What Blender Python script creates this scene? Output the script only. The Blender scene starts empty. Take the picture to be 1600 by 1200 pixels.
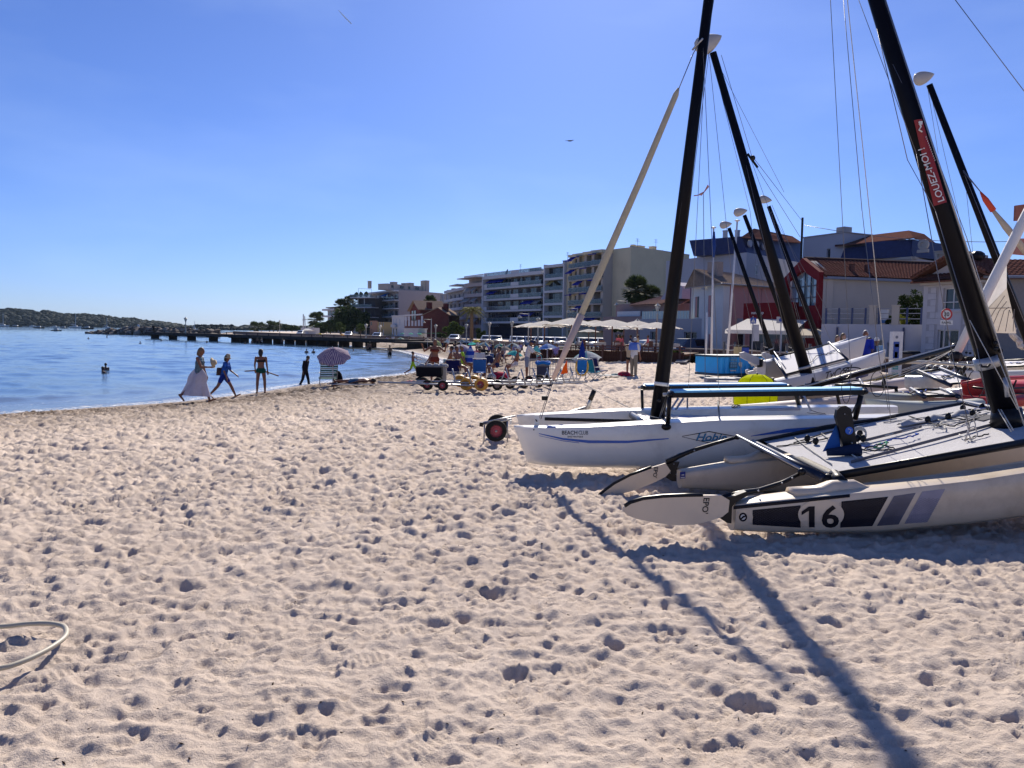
import bpy,bmesh,math,random
import numpy as np
from mathutils import Vector,Matrix,Quaternion
S=bpy.context.scene
COL=S.collection
rad=math.radians
random.seed(4)
# ------------------------------------------------------------------ camera, sky, sun, exposure
PITCH,ROLL,FOC,CZ=rad(-3.86),rad(0.9),1200.0,2.6
_f=Vector((0,math.cos(PITCH),math.sin(PITCH)))
_r0=Vector((1,0,0));_u0=Vector((0,-math.sin(PITCH),math.cos(PITCH)))
_r=_r0*math.cos(ROLL)+_u0*math.sin(ROLL)
_u=-_r0*math.sin(ROLL)+_u0*math.cos(ROLL)
cam_d=bpy.data.cameras.new('camera');cam=bpy.data.objects.new('camera',cam_d);COL.objects.link(cam)
cm=Matrix(((_r.x,_u.x,-_f.x,0),(_r.y,_u.y,-_f.y,0),(_r.z,_u.z,-_f.z,CZ),(0,0,0,1)))
cam.matrix_world=cm
cam_d.sensor_width=36;cam_d.lens=36*FOC/1600;cam_d.clip_start=0.1;cam_d.clip_end=20000
S.camera=cam
SUN_EL,SUN_AZ=rad(36),rad(6.5)
w=bpy.data.worlds.new('World');S.world=w;w.use_nodes=True
nt=w.node_tree;nt.nodes.clear()
sky=nt.nodes.new('ShaderNodeTexSky');sky.sky_type='NISHITA';sky.sun_disc=False
sky.sun_elevation=SUN_EL;sky.sun_rotation=SUN_AZ;sky.altitude=0;sky.air_density=0.85;sky.dust_density=0.3;sky.ozone_density=3.5
bg=nt.nodes.new('ShaderNodeBackground');bg.inputs[1].default_value=0.051
wo=nt.nodes.new('ShaderNodeOutputWorld')
# a few very thin high clouds, anchored to the sky directions
tc=nt.nodes.new('ShaderNodeTexCoord');mp=nt.nodes.new('ShaderNodeMapping');mp.inputs['Scale'].default_value=(1.6,1.6,6.0);mp.inputs['Rotation'].default_value=(0.1,0.15,0.3)
nz=nt.nodes.new('ShaderNodeTexNoise');nz.inputs['Scale'].default_value=1.7;nz.inputs['Detail'].default_value=5;nz.inputs['Roughness'].default_value=0.5
rp=nt.nodes.new('ShaderNodeMapRange');rp.inputs[1].default_value=0.47;rp.inputs[2].default_value=0.8;rp.inputs[4].default_value=0.10
mx=nt.nodes.new('ShaderNodeMixRGB');mx.inputs[2].default_value=(14,17,20,1)
hs=nt.nodes.new('ShaderNodeHueSaturation');hs.inputs['Saturation'].default_value=1.0
L=nt.links.new
L(tc.outputs['Generated'],mp.inputs[0]);L(mp.outputs[0],nz.inputs['Vector']);L(nz.outputs['Fac'],rp.inputs[0]);L(rp.outputs[0],mx.inputs[0])
wb=nt.nodes.new('ShaderNodeMixRGB');wb.blend_type='MULTIPLY';wb.inputs[0].default_value=1;wb.inputs[2].default_value=(0.84,1.05,1.68,1) # the camera's cool white balance
L(sky.outputs[0],wb.inputs[1]);L(wb.outputs[0],hs.inputs['Color']);L(hs.outputs[0],mx.inputs[1]);L(mx.outputs[0],bg.inputs[0]);L(bg.outputs[0],wo.inputs[0])
sl=bpy.data.lights.new('sun','SUN');sl.energy=5.0;sl.angle=rad(0.53);sl.color=(1.0,0.91,0.79)
so=bpy.data.objects.new('sun',sl);COL.objects.link(so)
sd_=Vector((math.sin(SUN_AZ)*math.cos(SUN_EL),math.cos(SUN_AZ)*math.cos(SUN_EL),math.sin(SUN_EL)))
so.rotation_euler=(-sd_).to_track_quat('-Z','Y').to_euler();so.location=(0,0,60)
S.view_settings.view_transform='Standard';S.view_settings.look='None';S.view_settings.gamma=1.0
S.view_settings.use_curve_mapping=False;S.view_settings.exposure=0.5
S.render.engine='CYCLES'
S.cycles.max_bounces=5;S.cycles.diffuse_bounces=2;S.cycles.glossy_bounces=3;S.cycles.transmission_bounces=4;S.cycles.transparent_max_bounces=6
S.cycles.use_denoising=True;S.cycles.caustics_reflective=False;S.cycles.caustics_refractive=False
# ------------------------------------------------------------------ surveying helpers (photo sight lines -> places in the world)
def ray(px,py):return _f+_r*((px-800)/FOC)+_u*((600-py)/FOC)
def P(px,py,D):
 d=ray(px,py);k=D/d.y
 return Vector((d.x*k,D,CZ+d.z*k))
 # ------------------------------------------------------------------ materials
MATS={}
def mat(name,col=(.5,.5,.5),rough=.6,metal=0.,var=.12,scale=8.,bump=0.,bscale=40.,emit=None,trans=0.,alpha=1.,spec=.5,coat=0.,dirt=None,coords='Object'):
 if name in MATS:return MATS[name]
 m=bpy.data.materials.new(name);m.use_nodes=True;t=m.node_tree;b=t.nodes['Principled BSDF']
 b.inputs['Roughness'].default_value=rough;b.inputs['Metallic'].default_value=metal
 if rough>=.8 and spec==.5:spec=.12
 b.inputs['Specular IOR Level'].default_value=spec;b.inputs['Alpha'].default_value=alpha
 b.inputs['Transmission Weight'].default_value=trans;b.inputs['Coat Weight'].default_value=coat
 tx=t.nodes.new('ShaderNodeTexCoord');n=t.nodes.new('ShaderNodeTexNoise');n.inputs['Scale'].default_value=scale;n.inputs['Detail'].default_value=6;n.inputs['Roughness'].default_value=.6
 t.links.new(tx.outputs[coords],n.inputs['Vector'])
 mr=t.nodes.new('ShaderNodeMapRange');mr.inputs[1].default_value=.25;mr.inputs[2].default_value=.75
 mr.inputs[3].default_value=1-var;mr.inputs[4].default_value=1+var
 t.links.new(n.outputs['Fac'],mr.inputs[0])
 mul=t.nodes.new('ShaderNodeVectorMath');mul.operation='SCALE';mul.inputs[0].default_value=col[:3]
 t.links.new(mr.outputs[0],mul.inputs['Scale'])
 out=mul.outputs[0]
 if dirt:
  n2=t.nodes.new('ShaderNodeTexNoise');n2.inputs['Scale'].default_value=scale*.35;n2.inputs['Detail'].default_value=8;n2.inputs['Roughness'].default_value=.7
  t.links.new(tx.outputs[coords],n2.inputs['Vector'])
  r2=t.nodes.new('ShaderNodeMapRange');r2.inputs[1].default_value=.52;r2.inputs[2].default_value=.75;r2.inputs[4].default_value=dirt[3]
  t.links.new(n2.outputs['Fac'],r2.inputs[0])
  mm=t.nodes.new('ShaderNodeMixRGB');mm.inputs[2].default_value=(*dirt[:3],1)
  t.links.new(r2.outputs[0],mm.inputs[0]);t.links.new(out,mm.inputs[1]);out=mm.outputs[0]
 t.links.new(out,b.inputs['Base Color'])
 if bump:
  n3=t.nodes.new('ShaderNodeTexNoise');n3.inputs['Scale'].default_value=bscale;n3.inputs['Detail'].default_value=4
  t.links.new(tx.outputs[coords],n3.inputs['Vector'])
  bp=t.nodes.new('ShaderNodeBump');bp.inputs['Strength'].default_value=bump;bp.inputs['Distance'].default_value=.02
  t.links.new(n3.outputs['Fac'],bp.inputs['Height']);t.links.new(bp.outputs[0],b.inputs['Normal'])
 MATS[name]=m;return m
def stripes(name,ca,cb,freq,axis=0,rough=.8,kind='BANDS',duty=.5):
 """two-colour cloth print; axis 0..2 of object coords, or 'U' for the first uv-like attribute"""
 if name in MATS:return MATS[name]
 m=mat(name,ca,rough);t=m.node_tree;b=t.nodes['Principled BSDF']
 tx=t.nodes.new('ShaderNodeTexCoord');sp=t.nodes.new('ShaderNodeSeparateXYZ')
 if axis=='U':
  at=t.nodes.new('ShaderNodeAttribute');at.attribute_name='band';src=at.outputs['Fac']
 else:
  t.links.new(tx.outputs['Object'],sp.inputs[0]);src=sp.outputs[axis]
 f=t.nodes.new('ShaderNodeMath');f.operation='MULTIPLY';f.inputs[1].default_value=freq;t.links.new(src,f.inputs[0])
 g=t.nodes.new('ShaderNodeMath');g.operation='FRACT';t.links.new(f.outputs[0],g.inputs[0])
 h=t.nodes.new('ShaderNodeMath');h.operation='GREATER_THAN';h.inputs[1].default_value=duty;t.links.new(g.outputs[0],h.inputs[0])
 mm=t.nodes.new('ShaderNodeMixRGB');mm.inputs[1].default_value=(*ca,1);mm.inputs[2].default_value=(*cb,1)
 t.links.new(h.outputs[0],mm.inputs[0]);t.links.new(mm.outputs[0],b.inputs['Base Color'])
 return m
def cloth(name,col,tr=.35,**k):
 """thin woven fabric: lets part of the light through"""
 if name in MATS:return MATS[name]
 m=mat(name,col,.9,**k);t=m.node_tree;b=t.nodes['Principled BSDF'];o=[n for n in t.nodes if n.type=='OUTPUT_MATERIAL'][0]
 tl=t.nodes.new('ShaderNodeBsdfTranslucent');ms=t.nodes.new('ShaderNodeMixShader');ms.inputs[0].default_value=tr
 src=b.inputs['Base Color'].links[0].from_socket;t.links.new(src,tl.inputs[0])
 t.links.new(b.outputs[0],ms.inputs[1]);t.links.new(tl.outputs[0],ms.inputs[2]);t.links.new(ms.outputs[0],o.inputs[0])
 return m
def translucent_stripes(name,*a,**k):
 if name in MATS:return MATS[name]
 m=stripes(name,*a,**k);t=m.node_tree;b=t.nodes['Principled BSDF'];o=[n for n in t.nodes if n.type=='OUTPUT_MATERIAL'][0]
 tl=t.nodes.new('ShaderNodeBsdfTranslucent');ms=t.nodes.new('ShaderNodeMixShader');ms.inputs[0].default_value=.4
 t.links.new(b.inputs['Base Color'].links[0].from_socket,tl.inputs[0])
 t.links.new(b.outputs[0],ms.inputs[1]);t.links.new(tl.outputs[0],ms.inputs[2]);t.links.new(ms.outputs[0],o.inputs[0])
 return m
 # ------------------------------------------------------------------ mesh builder
ORG=Vector((0,0,0))
class MB:
 def __init__(s):s.v=[];s.f=[];s.m=[];s.cur=0;s.M=None;s.band=None
 def _add(s,vs,fs):
  o=len(s.v)
  if s.M is not None:vs=[s.M@Vector(v)for v in vs]
  s.v.extend([tuple(v)for v in vs]);s.f.extend([tuple(i+o for i in f)for f in fs]);s.m.extend([s.cur]*len(fs));return s
 def box(s,c,d,ex=None,ey=None,ez=None,taper=1.):
  c=Vector(c);ex=ex or Vector((1,0,0));ey=ey or Vector((0,1,0));ez=ez or Vector((0,0,1))
  vs=[]
  for z in(-.5,.5):
   k=1 if z<0 else taper
   for y in(-.5,.5):
    for x in(-.5,.5):vs.append(c+ex*x*d[0]*k+ey*y*d[1]*k+ez*z*d[2])
  return s._add(vs,[(0,2,3,1),(4,5,7,6),(0,1,5,4),(2,6,7,3),(0,4,6,2),(1,3,7,5)])
 def bb(s,x0,x1,y0,y1,z0,z1):return s.box(((x0+x1)/2,(y0+y1)/2,(z0+z1)/2),(x1-x0,y1-y0,z1-z0))
 def quad(s,a,b,c,d):return s._add([a,b,c,d],[(0,1,2,3)])
 def poly(s,pts):return s._add(pts,[tuple(range(len(pts)))])
 def prism(s,pts,vec):
  n=len(pts);vec=Vector(vec);a=[Vector(p)for p in pts];b=[p+vec for p in a]
  return s._add(a+b,[tuple(range(n))[::-1],tuple(range(n,2*n))]+[(i,(i+1)%n,n+(i+1)%n,n+i)for i in range(n)])
 def rings(s,rings,cap=True,closed=True):
  n=len(rings[0]);vs=[p for r in rings for p in r];fs=[]
  for k in range(len(rings)-1):
   for i in range(n if closed else n-1):
    j=(i+1)%n;fs.append((k*n+i,k*n+j,(k+1)*n+j,(k+1)*n+i))
  if cap:fs.append(tuple(range(n))[::-1]);fs.append(tuple(range((len(rings)-1)*n,len(rings)*n)))
  return s._add(vs,fs)
 def tube(s,pts,r,n=8,cap=True,squash=1.,side=None):
  pts=[Vector(p)for p in pts];m=len(pts);rs=r if isinstance(r,(list,tuple))else[r]*m
  tg=[(pts[min(i+1,m-1)]-pts[max(i-1,0)]).normalized()for i in range(m)]
  a=Vector(side)if side else(Vector((0,0,1))if abs(tg[0].z)<.9 else Vector((1,0,0)))
  rg=[];u=(a-tg[0]*a.dot(tg[0])).normalized()
  for i in range(m):
   u=(u-tg[i]*u.dot(tg[i])).normalized();w_=tg[i].cross(u)
   rg.append([pts[i]+u*math.cos(q)*rs[i]+w_*math.sin(q)*rs[i]*squash for q in[2*math.pi*k/n for k in range(n)]])
  return s.rings(rg,cap)
 def lathe(s,prof,n=16,c=(0,0,0),axis=None,cap=True):
  c=Vector(c);q=Vector((0,0,1)).rotation_difference(Vector(axis))if axis else None;rg=[]
  for(r,z)in prof:
   ring=[]
   for k in range(n):
    a=2*math.pi*k/n;v=Vector((r*math.cos(a),r*math.sin(a),z))
    if q:v=q@v
    ring.append(c+v)
   rg.append(ring)
  return s.rings(rg,cap)
 def ball(s,c,r,n=10,m=6,rot=None):
  r=(r,r,r)if isinstance(r,(int,float))else r;rg=[];c=Vector(c)
  for k in range(m+1):
   t=-math.pi/2+math.pi*k/m;t=max(-1.5,min(1.5,t))
   ring=[]
   for i in range(n):
    p=2*math.pi*i/n;v=Vector((r[0]*math.cos(t)*math.cos(p),r[1]*math.cos(t)*math.sin(p),r[2]*math.sin(t)))
    ring.append(c+(rot@v if rot else v))
   rg.append(ring)
  return s.rings(rg)
 def capsule(s,p0,p1,r0,r1,fx=1.,n=8,sidev=(1,0,0)):
  """rounded limb; fx scales the radius along the body's sideways axis"""
  p0=Vector(p0);p1=Vector(p1);d=(p1-p0);l=d.length;d=d/l if l>1e-6 else Vector((0,0,1))
  a=Vector(sidev);a=a-d*a.dot(d)
  if a.length<.2:a=Vector((0,1,0))-d*d.y
  a.normalize();b=d.cross(a);rg=[]
  for(t,k)in((-.95,.3),(-.7,.714),(-.35,.937),(0,1)):rg.append((p0+d*r0*t,r0*k))
  for(t,k)in((0,1),(.35,.937),(.7,.714),(.95,.3)):rg.append((p1+d*r1*t,r1*k))
  return s.rings([[c+a*math.cos(q)*r*fx+b*math.sin(q)*r for q in[2*math.pi*j/n for j in range(n)]]for c,r in rg])
 def build(s,name,mats,parent=None,smooth=False,label=None,org=None,kind=None,auto=None):
  me=bpy.data.meshes.new(name)
  o_=(org if org is not None else(ORG if parent is not None else Vector((0,0,0))))
  v=np.array(s.v,dtype=np.float64).reshape(-1,3)-np.array(o_)
  me.from_pydata(v.tolist(),[],s.f)
  if not isinstance(mats,(list,tuple)):mats=[mats]
  for m_ in mats:me.materials.append(m_)
  if len(mats)>1:me.polygons.foreach_set('material_index',s.m)
  if smooth:me.polygons.foreach_set('use_smooth',[True]*len(me.polygons))
  if s.band is not None:
   at=me.attributes.new('band','FLOAT','POINT');at.data.foreach_set('value',s.band)
  me.update()
  ob=bpy.data.objects.new(name,me);COL.objects.link(ob)
  if parent is not None:ob.parent=parent
  elif org is not None:ob.location=o_
  if smooth and auto:
   me.update()
   try:me.set_sharp_from_angle(angle=rad(auto))
   except Exception:pass
  if label:ob['label']=label
  if kind:ob['kind']=kind
  return ob
def tag(o,label,cat,group=None):
 o['label']=label;o['category']=cat
 if group:o['group']=group
 return o
def thing(name,label,cat,loc=(0,0,0),rz=0.,group=None,world=False):
 """an Empty at the thing's base; world=True: its parts are written in world coordinates"""
 global ORG
 o=bpy.data.objects.new(name,None);COL.objects.link(o);o.location=loc;o.rotation_euler=(0,0,rz);o.empty_display_size=.1
 tag(o,label,cat,group);ORG=Vector(loc)if world else Vector((0,0,0));return o
def dup(root,loc=None,rz=None,label=None,group=None,scale=None):
 r=root.copy();COL.objects.link(r)
 if loc is not None:r.location=loc
 if rz is not None:r.rotation_euler=(0,0,rz)
 if scale is not None:r.scale=(scale,)*3 if isinstance(scale,(int,float))else scale
 if label:r['label']=label
 if group:r['group']=group
 for ch in list(root.children):
  c=ch.copy();COL.objects.link(c);c.parent=r
  for g in list(ch.children):
   d=g.copy();COL.objects.link(d);d.parent=c
 return r
def copyob(o,loc,rot=None,parent=None,scale=None):
 c=o.copy();COL.objects.link(c);c.location=loc
 if rot is not None:c.rotation_euler=rot
 if scale is not None:c.scale=scale
 c.parent=parent;return c
_fonts={}
def text_pts(body,size=1.,shear=0.,bold=0.,space=1.):
 """(verts, faces, width) of flat lettering in the xy plane, baseline y=0, x from 0"""
 cu=bpy.data.curves.new('t','FONT');cu.body=body;cu.size=size;cu.shear=shear;cu.offset=bold*size*.45;cu.space_character=space;cu.resolution_u=3
 o=bpy.data.objects.new('t',cu);COL.objects.link(o)
 dg=bpy.context.evaluated_depsgraph_get();me=bpy.data.meshes.new_from_object(o.evaluated_get(dg))
 v=[tuple(p.co)for p in me.vertices];f=[tuple(p.vertices)for p in me.polygons]
 bpy.data.objects.remove(o);bpy.data.curves.remove(cu);bpy.data.meshes.remove(me)
 x0=min(p[0]for p in v);x1=max(p[0]for p in v)
 return[(p[0]-x0,p[1])for p in v],f,x1-x0
def lettering(body,size,origin,ex,ey,mt,parent,centre=True,bold=0.,shear=0.,name='lettering',off=.004,space=1.):
 v,f,wd=text_pts(body,size,shear,bold,space);ex=Vector(ex).normalized();ey=Vector(ey).normalized();n=ex.cross(ey);o=Vector(origin)+n*off
 sh=wd/2 if centre else 0
 b=MB();b._add([o+ex*(p[0]-sh)+ey*p[1]for p in v],f);return b.build(name,mt,parent)
 # ------------------------------------------------------------------ shore line, beach height
SHORE=np.array([(-60,-22),(-40,0),(-22.5,15.5),(-14.9,21.9),(-11.7,26.3),(-10.6,30),(-9.9,35),(-8.0,41),(-5.8,47),(-4.6,56),(-5.4,64),(-8.2,76),(-14,98),(-24,122),(-40,150),(-66,192),(-105,262),(-150,400),(-170,560),(-130,800)],float)
def seg_dist(x,y,line):
 best=np.full(x.shape,1e9);sg=np.ones(x.shape)
 for(ax,ay),(bx,by)in zip(line[:-1],line[1:]):
  dx,dy=bx-ax,by-ay;t=np.clip(((x-ax)*dx+(y-ay)*dy)/(dx*dx+dy*dy),0,1)
  d=np.hypot(x-ax-t*dx,y-ay-t*dy);cr=dx*(y-ay)-dy*(x-ax)
  u=d<best-1e-9;best=np.where(u,d,best);sg=np.where(u,np.where(cr<0,1.,-1.),sg)
 return best*sg
def shore(x,y):return seg_dist(np.asarray(x,float),np.asarray(y,float),SHORE)
def base_h(x,y,sd=None):
 x=np.asarray(x,float);y=np.asarray(y,float)
 if sd is None:sd=shore(x,y)
 zl=np.interp(y,[-50,0,9,14,22,37,60,120],[1.15,1.12,1.1,1.0,.78,.55,.5,.9])
 zr=np.interp(y,[-50,0,14,26,40,60],[1.15,1.12,1.12,1.05,.75,.5])
 k=np.clip((x-3)/5,0,1);k=k*k*(3-2*k);top=zl*(1-k)+zr*k
 pr=np.interp(sd,[-60,-12,0,1.2,3,8,14,20],[-3.,-1.1,0,.14,.32,.72,1.0,1.3])
 q=.12;h=np.clip(.5+.5*(pr-top)/q,0,1)
 return pr*(1-h)+top*h-q*h*(1-h)
rng=np.random.RandomState(11)
def vnoise(sh,cell,an=1.):
 gy,gx=int(sh[0]/cell)+3,int(sh[1]/cell/an)+3;g=rng.rand(gy,gx)*2-1
 yy=np.arange(sh[0])/cell;xx=np.arange(sh[1])/cell/an;yi=yy.astype(int);xi=xx.astype(int);fy=yy-yi;fx=xx-xi
 fy=(fy*fy*fy*(fy*(fy*6-15)+10))[:,None];fx=(fx*fx*fx*(fx*(fx*6-15)+10))[None,:]
 a=g[yi][:,xi];b=g[yi][:,xi+1];c=g[yi+1][:,xi];d=g[yi+1][:,xi+1]
 return(a*(1-fx)+b*fx)*(1-fy)+(c*(1-fx)+d*fx)*fy
def prints(R,x0,y0,res,n,ln,wd,dp,wob):
 H,W=R.shape;m=int(ln*1.25/res)
 ii=np.arange(-m,m+1)*res;X,Y=np.meshgrid(ii,ii)
 for k in range(n):
  cx=rng.rand()*W;cy=rng.rand()*H;ix,iy=int(cx),int(cy)
  if ix<m or iy<m or ix>=W-m-1 or iy>=H-m-1:continue
  a=rng.normal(.35,.8)if rng.rand()<.7 else rng.rand()*6.28
  l=ln*rng.uniform(.6,1.1)/2;wv=wd*rng.uniform(.6,1.3)/2;d=dp*rng.uniform(.35,1.35)*(np.interp(y0+iy*res,[2,4,7,12],[.28,.42,.75,1.])if res>.01 else 1)
  u=(X*math.sin(a)+Y*math.cos(a))/l;v=(X*math.cos(a)-Y*math.sin(a))/wv
  v=v*(1+.25*u);wl=wob[iy-m:iy+m+1,ix-m:ix+m+1]
  r2=u*u+v*v+wl*.9
  bowl=np.clip(1-r2,0,1)**1.25*(1+.6*u);rim=np.exp(-((np.sqrt(np.maximum(r2,0))-1.2)/.28)**2)*.3
  w_=R[iy-m:iy+m+1,ix-m:ix+m+1];fade=np.clip(1.6-r2,0,1)
  w_+=d*(rim*(1-.4*u)-bowl)-.35*fade*(w_-w_.mean())
def relief(x0,x1,y0,y1,res,scales,npr,ln,wd,dp):
 sh=(int((y1-y0)/res),int((x1-x0)/res));R=np.zeros(sh)
 for c,a in scales:R+=vnoise(sh,c/res)*a
 wob=vnoise(sh,.11/res+1)*1.1+vnoise(sh,.045/res+1)*.7
 prints(R,x0,y0,res,npr,ln,wd,dp,wob)
 return(R,x0,y0,res)
RA=relief(-15,15,1,27,.02,((1.3,.014),(.5,.012),(.24,.010),(.12,.010),(.06,.005)),34000,.155,.07,.018)
# soft ridged edges where the sand is kicked up
RA=(RA[0]-.020*np.abs(vnoise(RA[0].shape,9,1.3))-.034*np.abs(vnoise(RA[0].shape,5.2,1.35))-.036*np.abs(vnoise(RA[0].shape,3.4,1.4))-.018*np.abs(vnoise(RA[0].shape,2.2,1.4)),RA[1],RA[2],RA[3])
RC=relief(-6,6,1.4,9.6,.009,((.1,.004),(.05,.005),(.028,.0036)),9000,.10,.055,.012)
_c=vnoise(RC[0].shape,4.2)*vnoise(RC[0].shape,42);RC=(RC[0]*.7-.009*np.abs(vnoise(RC[0].shape,8,1.6))-.009*np.abs(vnoise(RC[0].shape,4.6,1.5))-.006*np.abs(vnoise(RC[0].shape,3,1.3))+.016*np.clip(_c-.28,0,1)**.8,RC[1],RC[2],RC[3]) # clods kicked out of the prints
def soles(R,x0,y0,res,n):
 """flat shoe prints with moulded tread bars pressed over the loose sand"""
 H,W=R.shape;m=int(.18/res);ii=np.arange(-m,m+1)*res;X_,Y_=np.meshgrid(ii,ii)
 for k in range(n):
  ix,iy=int(rng.rand()*(W-2*m-2))+m,int(rng.rand()**1.5*(H-2*m-2))+m;a=rng.normal(.3,.9);u=(X_*math.sin(a)+Y_*math.cos(a))/.14;v=(X_*math.cos(a)-Y_*math.sin(a))/(.048*(1+.18*np.sin(u*2.2)))
  ins=1/(1+np.exp((np.maximum(np.abs(u)**3,0)+v*v-1)*9));w_=R[iy-m:iy+m+1,ix-m:ix+m+1];sty=rng.randint(3);ph=(u*14+(np.abs(v)*1.3 if sty==0 else v*v*.8 if sty==1 else 0));flat=w_[ins>.5].mean()-.006
  w_[:]=w_*(1-ins*.9)+ins*.9*(flat+(.0065)*np.sin(ph*math.pi*(.9 if sty<2 else .6))-.004*(np.abs(u)>.55));w_+=.004*np.exp(-((np.abs(u)**3+v*v-1.3)/.3)**2)
soles(RC[0],*RC[1:],420)
RB=relief(-32,46,22,84,.07,((1.4,.02),(.6,.018),(.3,.018),(.15,.018)),20000,.36,.2,.03)
RB=(RB[0]-.05*np.abs(vnoise(RB[0].shape,5))-.04*np.abs(vnoise(RB[0].shape,2.8)),RB[1],RB[2],RB[3])
def sample(Rr,x,y):
 R,x0,y0,res=Rr;u=(x-x0)/res;v=(y-y0)/res
 ok=(u>1)&(v>1)&(u<R.shape[1]-2)&(v<R.shape[0]-2);u=np.clip(u,0,R.shape[1]-2);v=np.clip(v,0,R.shape[0]-2)
 i=u.astype(int);j=v.astype(int);fu=u-i;fv=v-j
 h=(R[j,i]*(1-fu)+R[j,i+1]*fu)*(1-fv)+(R[j+1,i]*(1-fu)+R[j+1,i+1]*fu)*fv
 return h*ok
def rel(x,y,sd):
 t=np.clip((y-22)/4,0,1);h=sample(RA,x,y)*(1-t)+sample(RB,x,y)*t+1.5*sample(RC,x,y)*np.clip((9.4-y)/2,0,1)
 return h*np.interp(y,[2.5,5,9,20,40],[.56,.8,1.45,2.3,2.7])*np.clip((sd-.5)/1.8,.05,1)*np.clip((84-y)/12,0,1)
def ground(x,y):
 return float(base_h(np.array([x]),np.array([y]))[0])
def G(px,py,dz=0.):
 """the spot on the beach seen at this place of the photo"""
 d=ray(px,py);lo,hi=1.5,400.
 for _ in range(50):
  m=(lo+hi)/2;k=m/d.y
  if CZ+d.z*k>max(ground(d.x*k,m),0)+dz:lo=m
  else:hi=m
 k=lo/d.y;return Vector((d.x*k,lo,CZ+d.z*k-dz))
def grid_mesh(name,X,Y,Z,mt,attrs=None,smooth=True):
 n,m=X.shape;co=np.stack([X,Y,Z],-1).reshape(-1,3).astype(np.float32)
 idx=np.arange(n*m).reshape(n,m);q=np.stack([idx[:-1,:-1],idx[:-1,1:],idx[1:,1:],idx[1:,:-1]],-1).reshape(-1,4)
 me=bpy.data.meshes.new(name);me.vertices.add(len(co));me.vertices.foreach_set('co',co.ravel())
 me.loops.add(q.size);me.loops.foreach_set('vertex_index',q.ravel().astype(np.int32))
 me.polygons.add(len(q));me.polygons.foreach_set('loop_start',(np.arange(len(q))*4).astype(np.int32))
 me.polygons.foreach_set('use_smooth',np.full(len(q),smooth));me.materials.append(mt)
 me.update(calc_edges=True)
 for k,a in(attrs or{}).items():
  at=me.attributes.new(k,'FLOAT','POINT');at.data.foreach_set('value',a.ravel().astype(np.float32))
 ob=bpy.data.objects.new(name,me);COL.objects.link(ob);return ob
def sand_material():
 m=bpy.data.materials.new('sand');m.use_nodes=True;t=m.node_tree;b=t.nodes['Principled BSDF'];l=t.links.new
 ge=t.nodes.new('ShaderNodeNewGeometry');at=t.nodes.new('ShaderNodeAttribute');at.attribute_name='shore'
 def noise(sc,det=4,rg=.6,stretch=None):
  n=t.nodes.new('ShaderNodeTexNoise');n.inputs['Scale'].default_value=sc;n.inputs['Detail'].default_value=det;n.inputs['Roughness'].default_value=rg
  if stretch:
   mp=t.nodes.new('ShaderNodeMapping');mp.inputs['Scale'].default_value=stretch;mp.inputs['Rotation'].default_value=(0,0,.55);l(ge.outputs['Position'],mp.inputs[0]);l(mp.outputs[0],n.inputs['Vector'])
  else:l(ge.outputs['Position'],n.inputs['Vector'])
  return n.outputs['Fac']
 def rng_(src,a,b_,c,d):
  r=t.nodes.new('ShaderNodeMapRange');r.inputs[1].default_value=a;r.inputs[2].default_value=b_;r.inputs[3].default_value=c;r.inputs[4].default_value=d;l(src,r.inputs[0]);return r.outputs[0]
 def mix(f,a,b_):
  x=t.nodes.new('ShaderNodeMixRGB')
  for s_,v_ in((x.inputs[0],f),(x.inputs[1],a),(x.inputs[2],b_)):
   if isinstance(v_,tuple):s_.default_value=(*v_,1)
   else:l(v_,s_)
  return x.outputs[0]
 def mth(op,a,b_):
  x=t.nodes.new('ShaderNodeMath');x.operation=op
  for s_,v_ in((x.inputs[0],a),(x.inputs[1],b_)):
   if isinstance(v_,(int,float)):s_.default_value=v_
   else:l(v_,s_)
  return x.outputs[0]
 c=mix(rng_(noise(1.1,5),.3,.7,0,1),(.54,.44,.365),(.66,.55,.46))
 c=mix(rng_(noise(140,3,.7),.35,.68,0,.4),c,(.70,.61,.51))
 c=mix(rng_(noise(85,3,.8),.66,.78,0,.55),c,(.13,.095,.08))
 c=mix(rng_(noise(26,4,.75),.7,.76,0,.75),c,(.10,.06,.045))
 # drifted seaweed along the swash line and damp sand beside the water
 wr=mth('MULTIPLY',rng_(noise(1.5,7,.8,(1,2.2,1)),.36,.54,.2,.97),mth('MULTIPLY',rng_(at.outputs['Fac'],.9,1.8,0,1),rng_(at.outputs['Fac'],4.,13.,1,0)))
 c=mix(wr,c,(.10,.07,.05))
 c=mix(rng_(at.outputs['Fac'],.6,2.4,.85,0),c,(.19,.15,.12))
 l(c,b.inputs['Base Color']);l(rng_(at.outputs['Fac'],.25,1.1,.25,.95),b.inputs['Roughness'])
 b.inputs['Specular IOR Level'].default_value=.15
 bp=t.nodes.new('ShaderNodeBump');bp.inputs['Strength'].default_value=1.;bp.inputs['Distance'].default_value=.018
 l(mth('ADD',noise(24,6,.8),mth('MULTIPLY',noise(110,3,.7),.4)),bp.inputs['Height']);l(bp.outputs[0],b.inputs['Normal'])
 return m
SAND=sand_material()
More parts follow.
